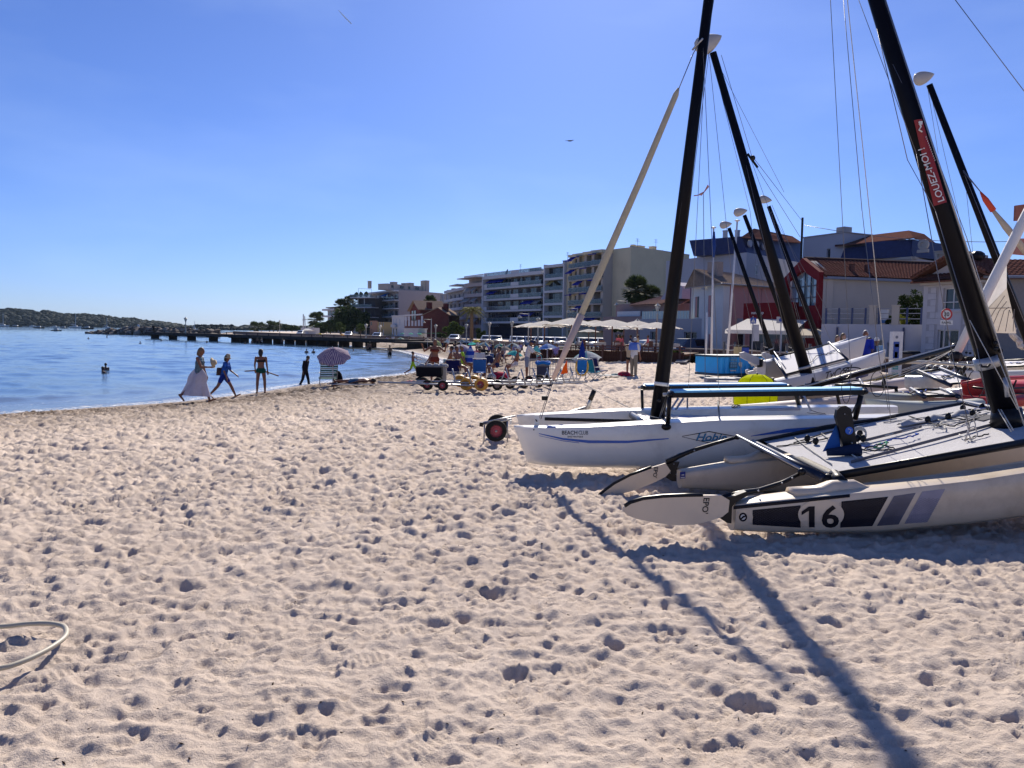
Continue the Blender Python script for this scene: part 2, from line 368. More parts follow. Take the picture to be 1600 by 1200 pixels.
# far and side ground: one coarse sheet; the beach in view: a fine sheet laid over it
gx=np.linspace(-420,620,300);gy=np.concatenate([np.linspace(-60,90,150),np.linspace(93,1200,140)]);X,Y=np.meshgrid(gx,gy);sd=shore(X,Y)
Z=base_h(X,Y,sd)-.12;Z=np.where((np.abs(X)<65)&(Y<72)&(Y>0),Z-.25,Z)
o=grid_mesh('ground',X,Y,Z,SAND,{'shore':sd});o['kind']='structure'
th=np.linspace(rad(-44),rad(41),820);rr=np.exp(np.linspace(math.log(1.4),math.log(100),980));T,Rr=np.meshgrid(th,rr)
X=Rr*np.sin(T);Y=Rr*np.cos(T);sd=shore(X,Y);Z=base_h(X,Y,sd)+rel(X,Y,sd)
# ------------------------------------------------------------------ big dug hollows in the foreground
for(px,py,r,d)in((805,1040,.06,.045),(290,985,.06,.03),(1165,1090,.07,.035),(770,920,.09,.035),(490,1140,.07,.03),(955,1000,.07,.03)):
 g=G(px,py);q=((X-g.x)**2+((Y-g.y)*1.25)**2)*(1+.45*np.sin(X*61+Y*23)*np.sin(Y*71-X*37));Z-=d*np.exp(-(q/r**2)**1.6)-d*.25*np.exp(-((np.sqrt(q)-r*1.35)/(r*.3))**2)
rt=np.clip((sd+3)/3,0,1) # below the water: keep smooth
o=grid_mesh('sand_beach',X,Y,Z,SAND,{'shore':sd});o['kind']='structure'
# ------------------------------------------------------------------ sea
def sea_material():
 m=bpy.data.materials.new('sea_water');m.use_nodes=True;t=m.node_tree;b=t.nodes['Principled BSDF'];l=t.links.new
 ge=t.nodes.new('ShaderNodeNewGeometry');at=t.nodes.new('ShaderNodeAttribute');at.attribute_name='shore'
 def noise(sc,det,rg,stretch,rot=.2):
  n=t.nodes.new('ShaderNodeTexNoise');n.inputs['Scale'].default_value=sc;n.inputs['Detail'].default_value=det;n.inputs['Roughness'].default_value=rg
  mp=t.nodes.new('ShaderNodeMapping');mp.inputs['Scale'].default_value=stretch;mp.inputs['Rotation'].default_value=(0,0,rot);l(ge.outputs['Position'],mp.inputs[0]);l(mp.outputs[0],n.inputs['Vector']);return n.outputs['Fac']
 def rng_(src,a,b_,c,d):
  r=t.nodes.new('ShaderNodeMapRange');r.inputs[1].default_value=a;r.inputs[2].default_value=b_;r.inputs[3].default_value=c;r.inputs[4].default_value=d;l(src,r.inputs[0]);return r.outputs[0]
 def mth(op,a,b_):
  x=t.nodes.new('ShaderNodeMath');x.operation=op
  for s_,v_ in((x.inputs[0],a),(x.inputs[1],b_)):
   if isinstance(v_,(int,float)):s_.default_value=v_
   else:l(v_,s_)
  return x.outputs[0]
 m1=t.nodes.new('ShaderNodeMixRGB');m1.inputs[1].default_value=(.16,.17,.15,1);m1.inputs[2].default_value=(.045,.10,.18,1)
 l(rng_(at.outputs['Fac'],0,-9,0,1),m1.inputs[0])
 foam=mth('MULTIPLY',rng_(at.outputs['Fac'],-1.1,-.45,0,.9),rng_(noise(3.2,8,.85,(1,1,1)),.47,.56,0,1))
 foam2=mth('MULTIPLY',rng_(mth('ABSOLUTE',mth('ADD',at.outputs['Fac'],2.6),0),0,.7,1,0),rng_(noise(5,6,.8,(1,2,1)),.55,.66,0,.8))
 ff=mth('MAXIMUM',foam,foam2)
 m2=t.nodes.new('ShaderNodeMixRGB');m2.inputs[2].default_value=(.75,.75,.75,1);l(ff,m2.inputs[0]);l(m1.outputs[0],m2.inputs[1]);l(m2.outputs[0],b.inputs['Base Color'])
 l(rng_(ff,0,1,.07,.7),b.inputs['Roughness']);b.inputs['IOR'].default_value=1.33
 bp=t.nodes.new('ShaderNodeBump');bp.inputs['Strength'].default_value=1.0;bp.inputs['Distance'].default_value=.018
 hgt=mth('ADD',mth('MULTIPLY',noise(1.3,5,.62,(1,2.4,1)),.9),mth('MULTIPLY',noise(6.5,4,.6,(1,2.2,1),-.1),.22))
 l(hgt,bp.inputs['Height']);l(bp.outputs[0],b.inputs['Normal'])
 return m
SEA=sea_material()
th=np.linspace(rad(-58),rad(6),320);rr=np.exp(np.linspace(math.log(14),math.log(400),560));T,Rr=np.meshgrid(th,rr)
X=Rr*np.sin(T);Y=Rr*np.cos(T);sd=shore(X,Y);Z=np.zeros_like(X)
wr_=np.random.RandomState(3)
for k in range(26):
 lam=wr_.uniform(.6,4.5);a=wr_.normal(1.15,.55);ph=wr_.rand()*6.28;amp=.0030*lam**.8
 Z+=amp*np.clip(2.2*lam/(Rr*.0028*8+1e-6),0,1)*np.sin((X*math.cos(a)+Y*math.sin(a))*2*math.pi/lam+ph+.6*np.sin(X*.13*wr_.rand()+Y*.1))
Z*=np.clip(-sd/5,.12,1)
for s0,am,wdt in((-1.5,.05,.35),(-4.6,.07,.7),(-9,.05,1.1)):Z+=am*np.exp(-((sd-s0+.35*np.sin(X*.5+Y*.2))/wdt)**2)*(.5+.5*np.sin(X*.33+Y*.21+s0))
o=grid_mesh('sea',X,Y,Z,SEA,{'shore':sd});o['kind']='structure'
gx=np.linspace(-1,1,160);gx=np.sign(gx)*np.abs(gx)**1.7*4400;gy=np.concatenate([np.linspace(-400,600,120),np.linspace(640,4500,60)]);X,Y=np.meshgrid(gx,gy);sd=shore(X,Y)
Z=np.full_like(X,-.1);o=grid_mesh('open_sea',X,Y,Z,SEA,{'shore':np.minimum(sd,-8.)});o['kind']='structure'
# ------------------------------------------------------------------ boat kit
WHT=mat('white_gelcoat',(.72,.70,.64),.3,var=.05,scale=4,coat=.3,dirt=(.42,.38,.32,.7))
WHT2=mat('aged_white_gelcoat',(.60,.50,.38),.35,var=.06,scale=4,coat=.2,dirt=(.34,.26,.17,.75))
BLK=mat('black_plastic',(.008,.008,.01),.38,var=.3,scale=20,spec=.25)
BLKM=mat('black_anodised_mast',(.004,.004,.007),.35,var=.25,scale=6,metal=.0,spec=.12)
ALU=mat('aluminium_tube',(.36,.37,.39),.42,metal=.8,var=.2)
NAVY=mat('navy_anodised_bar',(.012,.018,.04),.3,metal=.2)
TRAMP=mat('grey_trampoline_mesh',(.50,.49,.50),.8,var=.08,scale=60,bump=.35,bscale=260,dirt=(.33,.3,.28,.35))
ROPE_K=mat('dark_rope',(.04,.04,.045),.9,var=.3,scale=90)
ROPE_W=mat('white_rope',(.55,.53,.48),.9,var=.3,scale=90)
ROPE_B=mat('blue_rope',(.03,.08,.35),.9,var=.3,scale=90)
ROPE_G=mat('green_rope',(.03,.2,.12),.9,var=.3,scale=90)
WIRE=mat('steel_wire',(.16,.16,.18),.4,metal=.7)
BLUEC=mat('blue_seat_fabric',(.05,.28,.62),.6,var=.15,scale=30,dirt=(.2,.35,.5,.3))
DECALB=mat('blue_decal',(.02,.10,.42),.4);DECALK=mat('black_decal',(.008,.008,.014),.4,spec=.15);DECALW=mat('white_decal',(.62,.62,.6),.4)
DECALG=mat('grey_decal',(.10,.10,.14),.4,var=.5,scale=3);DECALL=mat('light_grey_decal',(.22,.21,.27),.4,var=.4,scale=3);DECALN=mat('sky_blue_decal',(.03,.22,.42),.4)
RED=mat('red_paint',(.42,.02,.02),.45,var=.15);SOCK=mat('cream_sail_sock',(.44,.39,.28),.85,var=.12,scale=5,bump=.3,bscale=25)
PINKS=mat('sunlit_sail_sock',(.55,.42,.36),.85,var=.1,scale=5)  # sock colour again, with sunlight shining through put into the tone
RUB=mat('black_rubber',(.02,.02,.02),.85,var=.3)
PROF=[(1,0),(.975,.36),(.87,.72),(.62,.93),(.3,1.),(.05,1.),(0,.93),(-.05,.5)]
class Hull:
 """lofted hull; st = [(s, halfwidth, ztop, zbot, rake)], along l from point o, sideways b"""
 def __init__(h,o,t,st,c=0.):
  h.o=Vector(o);h.l=Vector((math.cos(t),math.sin(t),0));h.b=Vector((-math.sin(t),math.cos(t),0));h.st=st;h.c=c
 def pt(h,st,fr,m):s,w,zt,zb,rk=st;p=h.o+h.l*(s+rk*max(fr,0))+h.b*(h.c+w*m);return Vector((p.x,p.y,zt-(zt-zb)*fr))
 def mesh(h,b):
  rg=[]
  for st in h.st:
   r=[h.pt(st,f,-m)for f,m in PROF[:-1]]
   r+=[h.pt(st,-.05*min(1,.12/max(st[2]-st[3],.01))*2,m)for m in(-.5,0,.5)]
   r+=[h.pt(st,f,m)for f,m in PROF[:0:-1][1:]];rg.append(r)
  return b.rings(rg)
 def side(h,s,z,off=.003):
  S_=[q[0]for q in h.st];w=np.interp(s,S_,[q[1]for q in h.st]);zt=np.interp(s,S_,[q[2]for q in h.st]);zb=np.interp(s,S_,[q[3]for q in h.st])
  fr=min(max((zt-z)/max(zt-zb,.01),0),1);m=np.interp(fr,[0,.05,.3,.62,.87,.975,1],[.93,1,1,.93,.72,.36,0])
  p=h.o+h.l*s+h.b*(h.c-w*m-off);return Vector((p.x,p.y,z))
 def hit(h,px,py,off=.003):
  D=h.o.y+h.c-.2
  for _ in range(5):
   p=P(px,py,D);s=(p-h.o).dot(h.l);q=h.side(s,p.z,off);D=q.y
  return P(px,py,D)
 def strip(h,top,bot,mt,par,name='decal',off=.003,n=10,rows=7):
  b=MB();T=lambda L_,k:np.array([np.interp(k,np.linspace(0,1,len(L_)),[q[i]for q in L_])for i in(0,1)])
  vs=[]
  for i in range(n+1):
   a=T(top,i/n);c_=T(bot,i/n)
   for j in range(rows+1):q=a+(c_-a)*j/rows;vs.append(h.hit(q[0],q[1],off))
  fs=[(i*(rows+1)+j,i*(rows+1)+j+1,(i+1)*(rows+1)+j+1,(i+1)*(rows+1)+j)for i in range(n)for j in range(rows)]
  b._add(vs,fs);return b.build(name,mt,par)
 def text(h,body,x0,y0,x1,hgt,mt,par,shear=0.,bold=0.,tilt=0.,off=.005):
  v,f,wd=text_pts(body,1.,shear,bold);k=(x1-x0)/wd;ky=hgt/.72;b=MB()
  b._add([h.hit(x0+p[0]*k,y0-p[1]*ky+tilt*p[0]*k,off)for p in v],f);return b.build('lettering',mt,par)
def wiggle(pts,amp,n=6,seed=0):
 r=random.Random(seed);out=[]
 for a,b in zip(pts[:-1],pts[1:]):
  a=Vector(a);b=Vector(b)
  for i in range(n):out.append(a.lerp(b,i/n)+Vector((r.uniform(-1,1),r.uniform(-1,1),r.uniform(-.3,.6)))*amp)
 out.append(Vector(pts[-1]));return out
def part(name,mt,par,fn,smooth=False,label=None,**k):
 b=MB();fn(b);return b.build(name,mt,par,smooth=smooth,label=label,**k)
def rope(par,pts,r=.004,mt=None,name='rope',n=5):return part(name,mt or ROPE_K,par,lambda b:b.tube(pts,r,n),True)
def wire(par,a,b_,r=.0035,mt=None,sag=0.,name='wire'):
 a=Vector(a);b_=Vector(b_);pts=[a.lerp(b_,i/6)-Vector((0,0,sag*4*(i/6)*(1-i/6)))for i in range(7)]if sag else[a,b_]
 return part(name,mt or WIRE,par,lambda b:b.tube(pts,r,5),True)
def mastfloat(par,c,r,ax=(1,0,.12)):
 q=Vector((1,0,0)).rotation_difference(Vector(ax).normalized());b=MB();rg=[]
 for t in np.linspace(0,1,12):
  rr_=r[1]*math.sin(math.pi*min(1,t**.62))**.75 if 0<t<1 else .001
  rg.append([Vector(c)+q@Vector(((t-.5)*2*r[0],rr_*.55*math.cos(a),rr_*math.sin(a)))for a in np.linspace(0,2*math.pi,15)[:-1]])
 b.rings(rg);return b.build('mast_float',MATS.get('float_grey')or mat('float_grey',(.36,.35,.34),.5,var=.1,scale=6),par,smooth=True)
def mast(par,base,top,r0,r1,mt=BLKM,squash=.75,n=12):return part('mast',mt,par,lambda b:b.tube([base,Vector(base).lerp(Vector(top),.5),top],[r0,(r0+r1)/2,r1],n,squash=squash,side=(1,0,0)),True)
def spill(par,pts_fn,lst,r=.004):
 for i,(pts,mt,amp)in enumerate(lst):rope(par,wiggle([pts_fn(*p)for p in pts],amp,seed=i),r,mt)
 # ------------------------------------------------------------------ 1. white beach catamaran lying bow to the left
O1=P(803,667,8.3);t1=rad(-2.5)
root=thing('catamaran','white beach catamaran with blue seat bars, its bow stripe reading BEACH CLUB','catamaran',(O1.x+2.4,O1.y+1,ground(3,9.2)),world=True)
def stations(D0,t,top,bot,ws,rks,ss,x0,c=0.):
 out=[];l=(math.cos(t),math.sin(t))
 for s,w,rk in zip(ss,ws,rks):
  x=x0+s*l[0]-math.sin(t)*c;y=D0+s*l[1]+math.cos(t)*c-w;px=800+1200*x/y
  out.append((s,w,P(px,np.interp(px,[q[0]for q in top],[q[1]for q in top]),y).z,P(px,np.interp(px,[q[0]for q in bot],[q[1]for q in bot]),y).z,rk))
 return out
ss=[0,.02,.12,.35,.8,1.4,2.2,3.2,4.2,4.8,5.05]
ws=[.012,.03,.07,.11,.15,.18,.2,.2,.18,.15,.12];rk=[.16,.15,.12,.06,.02,0,0,0,0,0,0]
st=stations(8.45,t1,[(803,667),(860,669),(950,667),(1045,661),(1130,657),(1340,654),(1500,650)],[(800,722),(818,726),(836,730),(900,733),(990,736),(1100,737),(1340,733),(1500,722)],ws,rk,ss,O1.x)
h1=Hull((O1.x,8.45,0),t1,st)
hb=part('hull',WHT,root,lambda b:h1.mesh(b),True,auto=40)
O1f=P(807,650,10.4)
stf=stations(10.45,t1,[(807,650),(990,641),(1100,640),(1250,637),(1330,636)],[(807,706),(990,712),(1330,706)],ws,rk,ss,O1f.x)
h1f=Hull((O1f.x,10.45,0),t1,stf);hf=part('hull',WHT,root,lambda b:h1f.mesh(b),True,auto=40)
h1f.strip([(851,652),(1000,656)],[(851,657),(1000,661)],DECALK,hf,'rubbing_strip',.006)
h1.strip([(842,677),(880,684.5),(920,688),(980,688.5),(1045,684.5)],[(842,678),(880,687.5),(920,692.5),(980,692.5),(1045,686)],DECALB,hb,'blue_stripe',n=16)
h1.strip([(842,680.5),(880,688.5),(905,691.5)],[(842,681),(880,689.5),(905,692.5)],DECALB,hb,'blue_stripe',n=8,rows=1)
h1.strip([(1173,681),(1230,670),(1300,665)],[(1173,682),(1230,676),(1300,667)],DECALB,hb,'blue_stripe',n=16)
h1.text('BEACH',878,679,902,6.2,DECALK,hb,bold=.02);h1.text('CLUB',904,679,919,6.2,DECALK,hb);h1.text('BASE NAUTIQUE',887,683.5,911,2.6,DECALK,hb,bold=.02)
h1.strip([(1094,687.5),(1130,687)],[(1098,689.5),(1126,689)],DECALN,hb,'logo_underline',.003,n=6)
h1.strip([(1066,681.3),(1108,673.5),(1154,682.5)],[(1066,682.2),(1108,675),(1154,683.5)],DECALK,hb,'logo_wing',.004,n=10,rows=1)
h1.strip([(1066,682.3),(1108,691.5),(1154,683.6)],[(1066,683),(1108,692.6),(1154,684.3)],DECALK,hb,'logo_wing',.004,n=10,rows=1)
h1.text('Hobie',1087,688.5,1136,11.5,DECALK,hb,shear=.35,bold=.05);h1.text('Hobie',1087.8,688,1135.2,11,DECALN,hb,shear=.35,bold=.012,off=.008)
part('hatch_plug',DECALB,hb,lambda b:b.box(h1.side(.42,st[3][2],.0)+Vector((0,.03,.012)),(.09,.05,.016)))
for s_ in(.28,):part('screw',BLK,hb,lambda b:b.ball(h1.hit(834,671.5,.002),.007,8,4))
# crossbars, trampoline
zc=P(1028,655,9.4).z
def X1(s,c,z):p=Vector((O1.x,8.45,0))+h1.l*s+h1.b*c;return Vector((p.x,p.y,z))
for s_,nm in((1.5,'front_crossbar'),(3.95,'rear_crossbar')):part(nm,NAVY,root,lambda b:b.tube([X1(s_,-.12,zc+.04),X1(s_,2.1,zc-.05)],.042,12),True)
b=MB();n_=14;vs=[]
for i in range(n_+1):
 for j in range(n_+1):
  s_=1.56+2.33*i/n_;c_=.12+1.72*j/n_;vs.append(X1(s_,c_,zc+.035-.055*c_/2-.035*math.sin(math.pi*i/n_)*math.sin(math.pi*j/n_)+.004*random.uniform(-1,1)))
b._add(vs,[(i*(n_+1)+j,(i+1)*(n_+1)+j,(i+1)*(n_+1)+j+1,i*(n_+1)+j+1)for i in range(n_)for j in range(n_)])
b.build('trampoline',mat('white_trampoline',(.6,.59,.6),.7,var=.08,scale=20,bump=.3,bscale=200),root,smooth=True)
part('trampoline_rail',mat('pale_grey_rail',(.34,.34,.4),.4),root,lambda b:b.tube([P(1050,645,10.2),P(1250,638.5,10.1)],.022,8),True)
# seat wings
for(a,c,D,pm)in(((1052,616),(1350,611.5),8.12,mat('sky_lit_seat_fabric',(.16,.50,.78),.7,var=.1,scale=30)),((1008,605),(1232,603.5),10.4,BLUEC)):  # near pad: sheen of the sky put into a paler copy of the blue
 A=P(*a,D);B_=P(*c,D-.07);l_=(B_-A).normalized();mid=(A+B_)/2;ln=(B_-A).length
 wt=part('seat_wing',BLK,root,lambda b:b.box(mid+Vector((0,.13,-.012)),(ln,.27,.052),ex=l_))
 part('seat_pad',pm,wt,lambda b:b.box(mid+Vector((0,.125,.026)),(ln*.985,.26,.022),ex=l_))
 part('wing_tube',ALU,wt,lambda b:b.tube([A+Vector((-.05,.3,-.03)),B_+Vector((.02,.3,-.03))],.02,8),True)
 part('end_cap',BLK,wt,lambda b:b.ball(A+Vector((.0,.1,-.01)),(.05,.1,.04),10,6),True);part('end_cap',BLK,wt,lambda b:b.ball(B_+Vector((.03,.1,-.01)),(.05,.1,.035),10,6),True)
part('wing_post',BLK,root,lambda b:b.tube([P(1046,620,8.15),P(1045,640,8.18),P(1043,668,8.22)],.024,10),True)
part('wing_socket',BLK,root,lambda b:b.ball(P(1041,667,8.2),(.055,.04,.038),14,8),True)
part('wing_post',BLK,root,lambda b:b.tube([P(1345,618,8.05),P(1336,655,8.1)],.028,10),True)
part('wing_brace',BLK,root,lambda b:b.tube([P(1343,621,8.05),P(1332,645,8.15)],.01,6),True)
part('wing_brace',BLK,root,lambda b:b.tube([P(1042,619,8.3),P(1030,655,9.0)],.012,6),True)
for x_,y_,x2,y2,r_ in((1003,609,1004,641,.02),(1241,606,1249,636,.03)):part('wing_post',BLK,root,lambda b:b.tube([P(x_,y_,10.35),P(x2,y2,10.4)],r_,10),True)
for x_,y_,x2,y2,D_ in((1256,618,1267,642,9.9),(1046,643,1060,622,10.2),(1054,643,1068,622,10.2)):part('strut',mat('bluegrey_tube',(.2,.24,.33),.4),root,lambda b:b.tube([P(x_,y_,D_),P(x2,y2,D_)],.014,8),True)
for(x_,y_,D_)in((1112,614,8.3),(1150,635,9.6),(1036,652,9.3),(1305,660,8.3)):part('rope_coil',ROPE_K,root,lambda b:b.tube([P(x_,y_,D_)+Vector((.05*math.cos(q),.03*math.sin(q*2),.02*math.sin(q*1.3)))for q in np.linspace(0,14,30)],.005,5),True)
# mast, stays, rolled jib
mb_,mt_=P(1027,656,9.35),P(1107,0,9.35);mtop=mb_+(mt_-mb_)*1.45
ms=mast(root,mb_,mtop,.092,.045)
part('mast_band',DECALW,ms,lambda b:b.tube([mb_.lerp(mtop,.058),mb_.lerp(mtop,.064)],.0935,12,squash=.76,side=(1,0,0)),True)
part('mast_base',BLK,root,lambda b:b.tube([mb_+Vector((0,0,-.07)),mb_+Vector((.0,0,.04))],[.1,.095],12),True)
part('mast_block',BLK,ms,lambda b:b.ball(P(1030,626,9.2),.02,8,5),True)
part('hound_fitting',ALU,ms,lambda b:b.tube([P(1082,78,9.33),P(1098,60,9.2)],.012,6),True)
part('jib_sock',SOCK,root,lambda b:b.tube([P(866,588,9.02),P(935,430,9.08),P(1000,282,9.15),P(1056,148,9.25),P(1060,138,9.26)],[.026,.043,.039,.034,.014],12),True)
part('sunlit_sock_end',PINKS,root,lambda b:b.tube([P(864,593,9.01),P(908,492,9.05)],[.026,.0445],12),True)  # sunlit lower end of the sock, painted as a pinker sleeve over it
wire(root,P(845,655,8.95),P(866,590,9.0),.005);wire(root,P(842,655,8.95),P(862,596,9.0),.0035);wire(root,P(1060,140,9.26),P(1083,84,9.32),.006);wire(root,P(1083,84,9.32),P(1097,60,9.33),.006)
part('tack_fitting',BLK,root,lambda b:b.box(P(851,622,8.98),(.07,.04,.05)));part('bow_plate',DECALW,root,lambda b:b.box(P(839,656,8.5),(.05,.012,.1)))
part('bow_plate_print',DECALK,root,lambda b:b.box(P(838,657,8.485),(.012,.01,.03),ex=Vector((.8,0,.6)),ez=Vector((-.6,0,.8))))
wire(root,P(1098,62,9.33),P(1124,632,8.35),.0035,name='shroud');part('shroud_cover',ALU,root,lambda b:b.tube([P(1122,628,8.35),P(1125,668,8.22)],.011,8),True);part('chain_plate',BLK,root,lambda b:b.tube([P(1125,664,8.21),P(1126,676,8.2)],.011,6),True)
wire(root,P(1103,62,9.33),P(1074,640,10.3),.0035,name='shroud');part('shroud_cover',ALU,root,lambda b:b.tube([P(1074,622,10.3),P(1074,645,10.3)],.011,8),True)
wire(root,P(1117,-10,9.33),P(1060,350,9.3),.003,ROPE_K,name='halyard');wire(root,P(1108,80,9.3),P(1038,640,9.3),.003,ROPE_K,name='halyard')
wire(root,P(883,583,9.3),P(1020,652,9.3),.003,ROPE_W,.03,'jib_sheet');wire(root,P(883,580,9.5),P(1010,650,9.8),.003,ROPE_W,.03,'jib_sheet')
part('clew_flag',mat('orange_cloth',(.75,.10,.01),.8),root,lambda b:b.prism([P(886,563,9.3),P(887,583,9.3),P(876,585,9.3),P(881,572,9.3)],(0,.006,0)))
spill(root,lambda x,y:P(x,y,9.0),[([(1050,653),(1070,651),(1090,654),(1100,652)],ROPE_B,.012),([(1010,648),(1035,655),(1060,650)],ROPE_W,.015),([(1040,640),(1048,655),(1062,654)],ROPE_K,.012),([(1048,674),(1050,682),(1055,690)],ROPE_W,.004)])
spill(root,lambda x,y:P(x,y,9.6),[([(1260,645),(1300,650),(1320,656)],ROPE_K,.012),([(1270,642),(1290,648)],ROPE_K,.02),([(1215,655),(1245,649)],ROPE_K,.004)])
# ------------------------------------------------------------------ launching trolley at its bow
def wheel_parts(par,c,r,wdt,hubm,ax=(0,1,0),tyre=RUB,nsp=6):
 ax=Vector(ax).normalized()
 q=Vector((0,0,1)).rotation_difference(ax)
 w_=part('wheel',tyre,par,lambda b:b.lathe([(r*.52,-wdt*.36),(r*.78,-wdt*.5),(r*.95,-wdt*.36),(r,0),(r*.95,wdt*.36),(r*.78,wdt*.5),(r*.52,wdt*.36)],22,c,ax,cap=False),True)
 def rim(b):
  b.lathe([(0.001,-wdt*.30),(r*.3,-wdt*.30),(r*.32,-wdt*.2),(r*.5,-wdt*.2),(r*.56,-wdt*.4),(r*.58,-wdt*.38),(r*.58,wdt*.38),(r*.5,wdt*.3),(.001,wdt*.3)],20,c,ax)
  for k in range(nsp):
   a=2*math.pi*k/nsp;d=q@Vector((math.cos(a),math.sin(a),0));b.box(Vector(c)+d*r*.4-ax*wdt*.22,(r*.26,r*.07,wdt*.12),ex=d,ey=ax.cross(d),ez=ax)
 part('rim',hubm,w_,rim,True,auto=35);part('axle_cap',ALU,w_,lambda b:b.ball(Vector(c)-ax*wdt*.34,r*.12,8,5),True);return w_
HUBR=mat('red_plastic_hub',(.34,.05,.07),.6,var=.2);YEL=mat('amber_balloon_wheel',(.55,.27,.03),.55,var=.15)
tr=thing('launching_trolley','two wheeled trolley with red hubs under the bow of the BEACH CLUB catamaran','boat trolley',(P(776,668,10.9).x,10.9,ground(-.1,10.9)),world=True)
zt=ground(-.15,10.9)
wheel_parts(tr,Vector((P(775,668,10.7).x,10.7,zt+.155)),.155,.13,HUBR,(-.1,1,0));wheel_parts(tr,Vector((P(777,660,11.3).x,11.35,zt+.165)),.155,.13,HUBR,(-.1,1,0))
for a,c,r_ in(((752,663),(800,655),.016),((752,661),(806,650),.013),((862,652),(915,637),.02),((757,664),(756,690),.01),((793,655),(793,690),.01)):part('frame_tube',ALU,tr,lambda b:b.tube([P(*a,10.95),P(*c,10.95)],r_,8),True)
part('handle',ALU,tr,lambda b:b.tube([P(916,643,10.9),P(928,612,10.9)],.028,8),True);part('handle_grip',BLK,tr,lambda b:b.tube([P(922,625,10.88),P(929,609,10.88)],.034,8),True)
part('end_stop',BLK,tr,lambda b:b.box(P(752,663,10.9),(.05,.06,.06)));part('end_stop',DECALW,tr,lambda b:b.box(P(798,660,10.85),(.03,.04,.06)))
# ------------------------------------------------------------------ 2. near catamaran number 16, stern to the left
g2=G(1147,836);t2=rad(7)
root=thing('catamaran','nearest catamaran, pale hull numbered 16 with raised rudders and grey trampoline','catamaran',(g2.x+1.4,g2.y+.9,ground(3,6.5)),world=True)
ss2=[0,.03,.25,.7,1.2,1.9,2.7,3.6,4.4,4.9,5.1];ws2=[.085,.1,.115,.14,.16,.175,.18,.16,.11,.05,.012];rk2=[0]*7+[-.02,-.06,-.1,-.14]
topn=[(1143,790),(1240,780),(1330,772),(1482,759),(1600,741),(1700,725),(1900,690)];botn=[(1145,832),(1218,838),(1380,840),(1482,832),(1600,819),(1700,806),(1900,765)]
st2=stations(g2.y+.1,t2,topn,botn,ws2,rk2,ss2,g2.x);h2=Hull((g2.x,g2.y+.1,0),t2,st2);hn=part('hull',WHT2,root,lambda b:h2.mesh(b),True,auto=40)
o2f=P(1062,740,7.5);topf=[(1058,741),(1180,723),(1300,712),(1420,700),(1600,668),(1800,640)];botf=[(1060,764),(1150,772),(1300,776),(1450,772),(1600,762),(1800,738)]
st2f=stations(7.5,t2,topf,botf,ws2,rk2,ss2,o2f.x);h2f=Hull((o2f.x,7.5,0),t2,st2f);hfar=part('hull',WHT2,root,lambda b:h2f.mesh(b),True,auto=40)
# hull fairings and black posts
def fair(h,px,py,par,ln):
 p=h.hit(px,py,0);s=(p-h.o).dot(h.l);zt=np.interp(s,[q[0]for q in h.st],[q[2]for q in h.st])
 def f(b):
  rg=[]
  for k,(ds,zz,w)in enumerate(((-ln,.0,.07),(-ln*.45,.012,.075),(-ln*.22,.055,.06),(ln*.22,.06,.055),(ln*.45,.015,.075),(ln,.0,.07))):
   c=h.o+h.l*(s+ds)+h.b*h.c;c.z=zt+.0;rg.append([c+h.b*w*1.25*m+Vector((0,0,z2))for m,z2 in((-1,-.03),(-.7,zz*.9+.012),(0,zz+.02),(.7,zz*.9+.012),(1,-.03))])
  b.rings(rg)
 part('deck_fairing',WHT2,par,f,True);return h.o+h.l*s+h.b*h.c+Vector((0,0,zt+.07))
pn=fair(h2,1332,775,hn,.42);pf=fair(h2f,1206,722,hfar,.4)
h2.strip([(1146,790.5),(1240,781),(1328,772)],[(1146,796),(1240,786.5),(1328,777)],DECALK,hn,'gunwale_strip',.006)
h2.strip([(1176,797),(1251,789.5)],[(1176,820),(1251,824.5)],DECALK,hn,'dark_panel',.003)
h2.strip([(1315,783.5),(1388,776)],[(1313,824.5),(1363,822)],DECALK,hn,'dark_panel',.003)
h2.strip([(1397,775),(1431,770)],[(1370,822),(1404,819.5)],DECALG,hn,'grey_panel',.003);h2.strip([(1441,768),(1477,764)],[(1413,818.5),(1449,816)],DECALL,hn,'light_panel',.003)
def disc(h,cx,cy,rx,ry,mt,par,off,name,n=28):
 b=MB();vs=[h.hit(cx,cy,off)]+[h.hit(cx+rx*k*math.cos(a),cy+ry*k*math.sin(a),off)for k in(.5,1)for a in np.linspace(0,2*math.pi,n+1)[:-1]]
 b._add(vs,[(0,1+i,1+(i+1)%n)for i in range(n)]+[(1+i,1+n+i,1+n+(i+1)%n,1+(i+1)%n)for i in range(n)]);return b.build(name,mt,par)
disc(h2,1283,804,36,24,WHT2,hn,.0045,'number_disc');disc(h2,1163,808,13.5,12,WHT2,hn,.0045,'emblem_disc')
b1_=h2.strip([(1264,791.5),(1273,791)],[(1264,824),(1273,824)],DECALK,hn,'lettering',.008,n=2,rows=8);h2.strip([(1252.5,799.5),(1264,791.5)],[(1252.5,805),(1264,798)],DECALK,hn,'lettering',.008,n=3,rows=2);h2.text('6',1284,824,1311,34,DECALK,hn,bold=.045,off=.007,tilt=-.03)
disc(h2,1161,808,6.5,7,DECALK,hn,.006,'round_emblem');disc(h2,1161,808,3.8,4.2,DECALW,hn,.0075,'round_emblem_centre');h2.strip([(1157,810),(1161,806),(1166,805)],[(1158,812),(1162,809),(1166,807)],DECALK,hn,'emblem_mark',.009,n=4,rows=1)
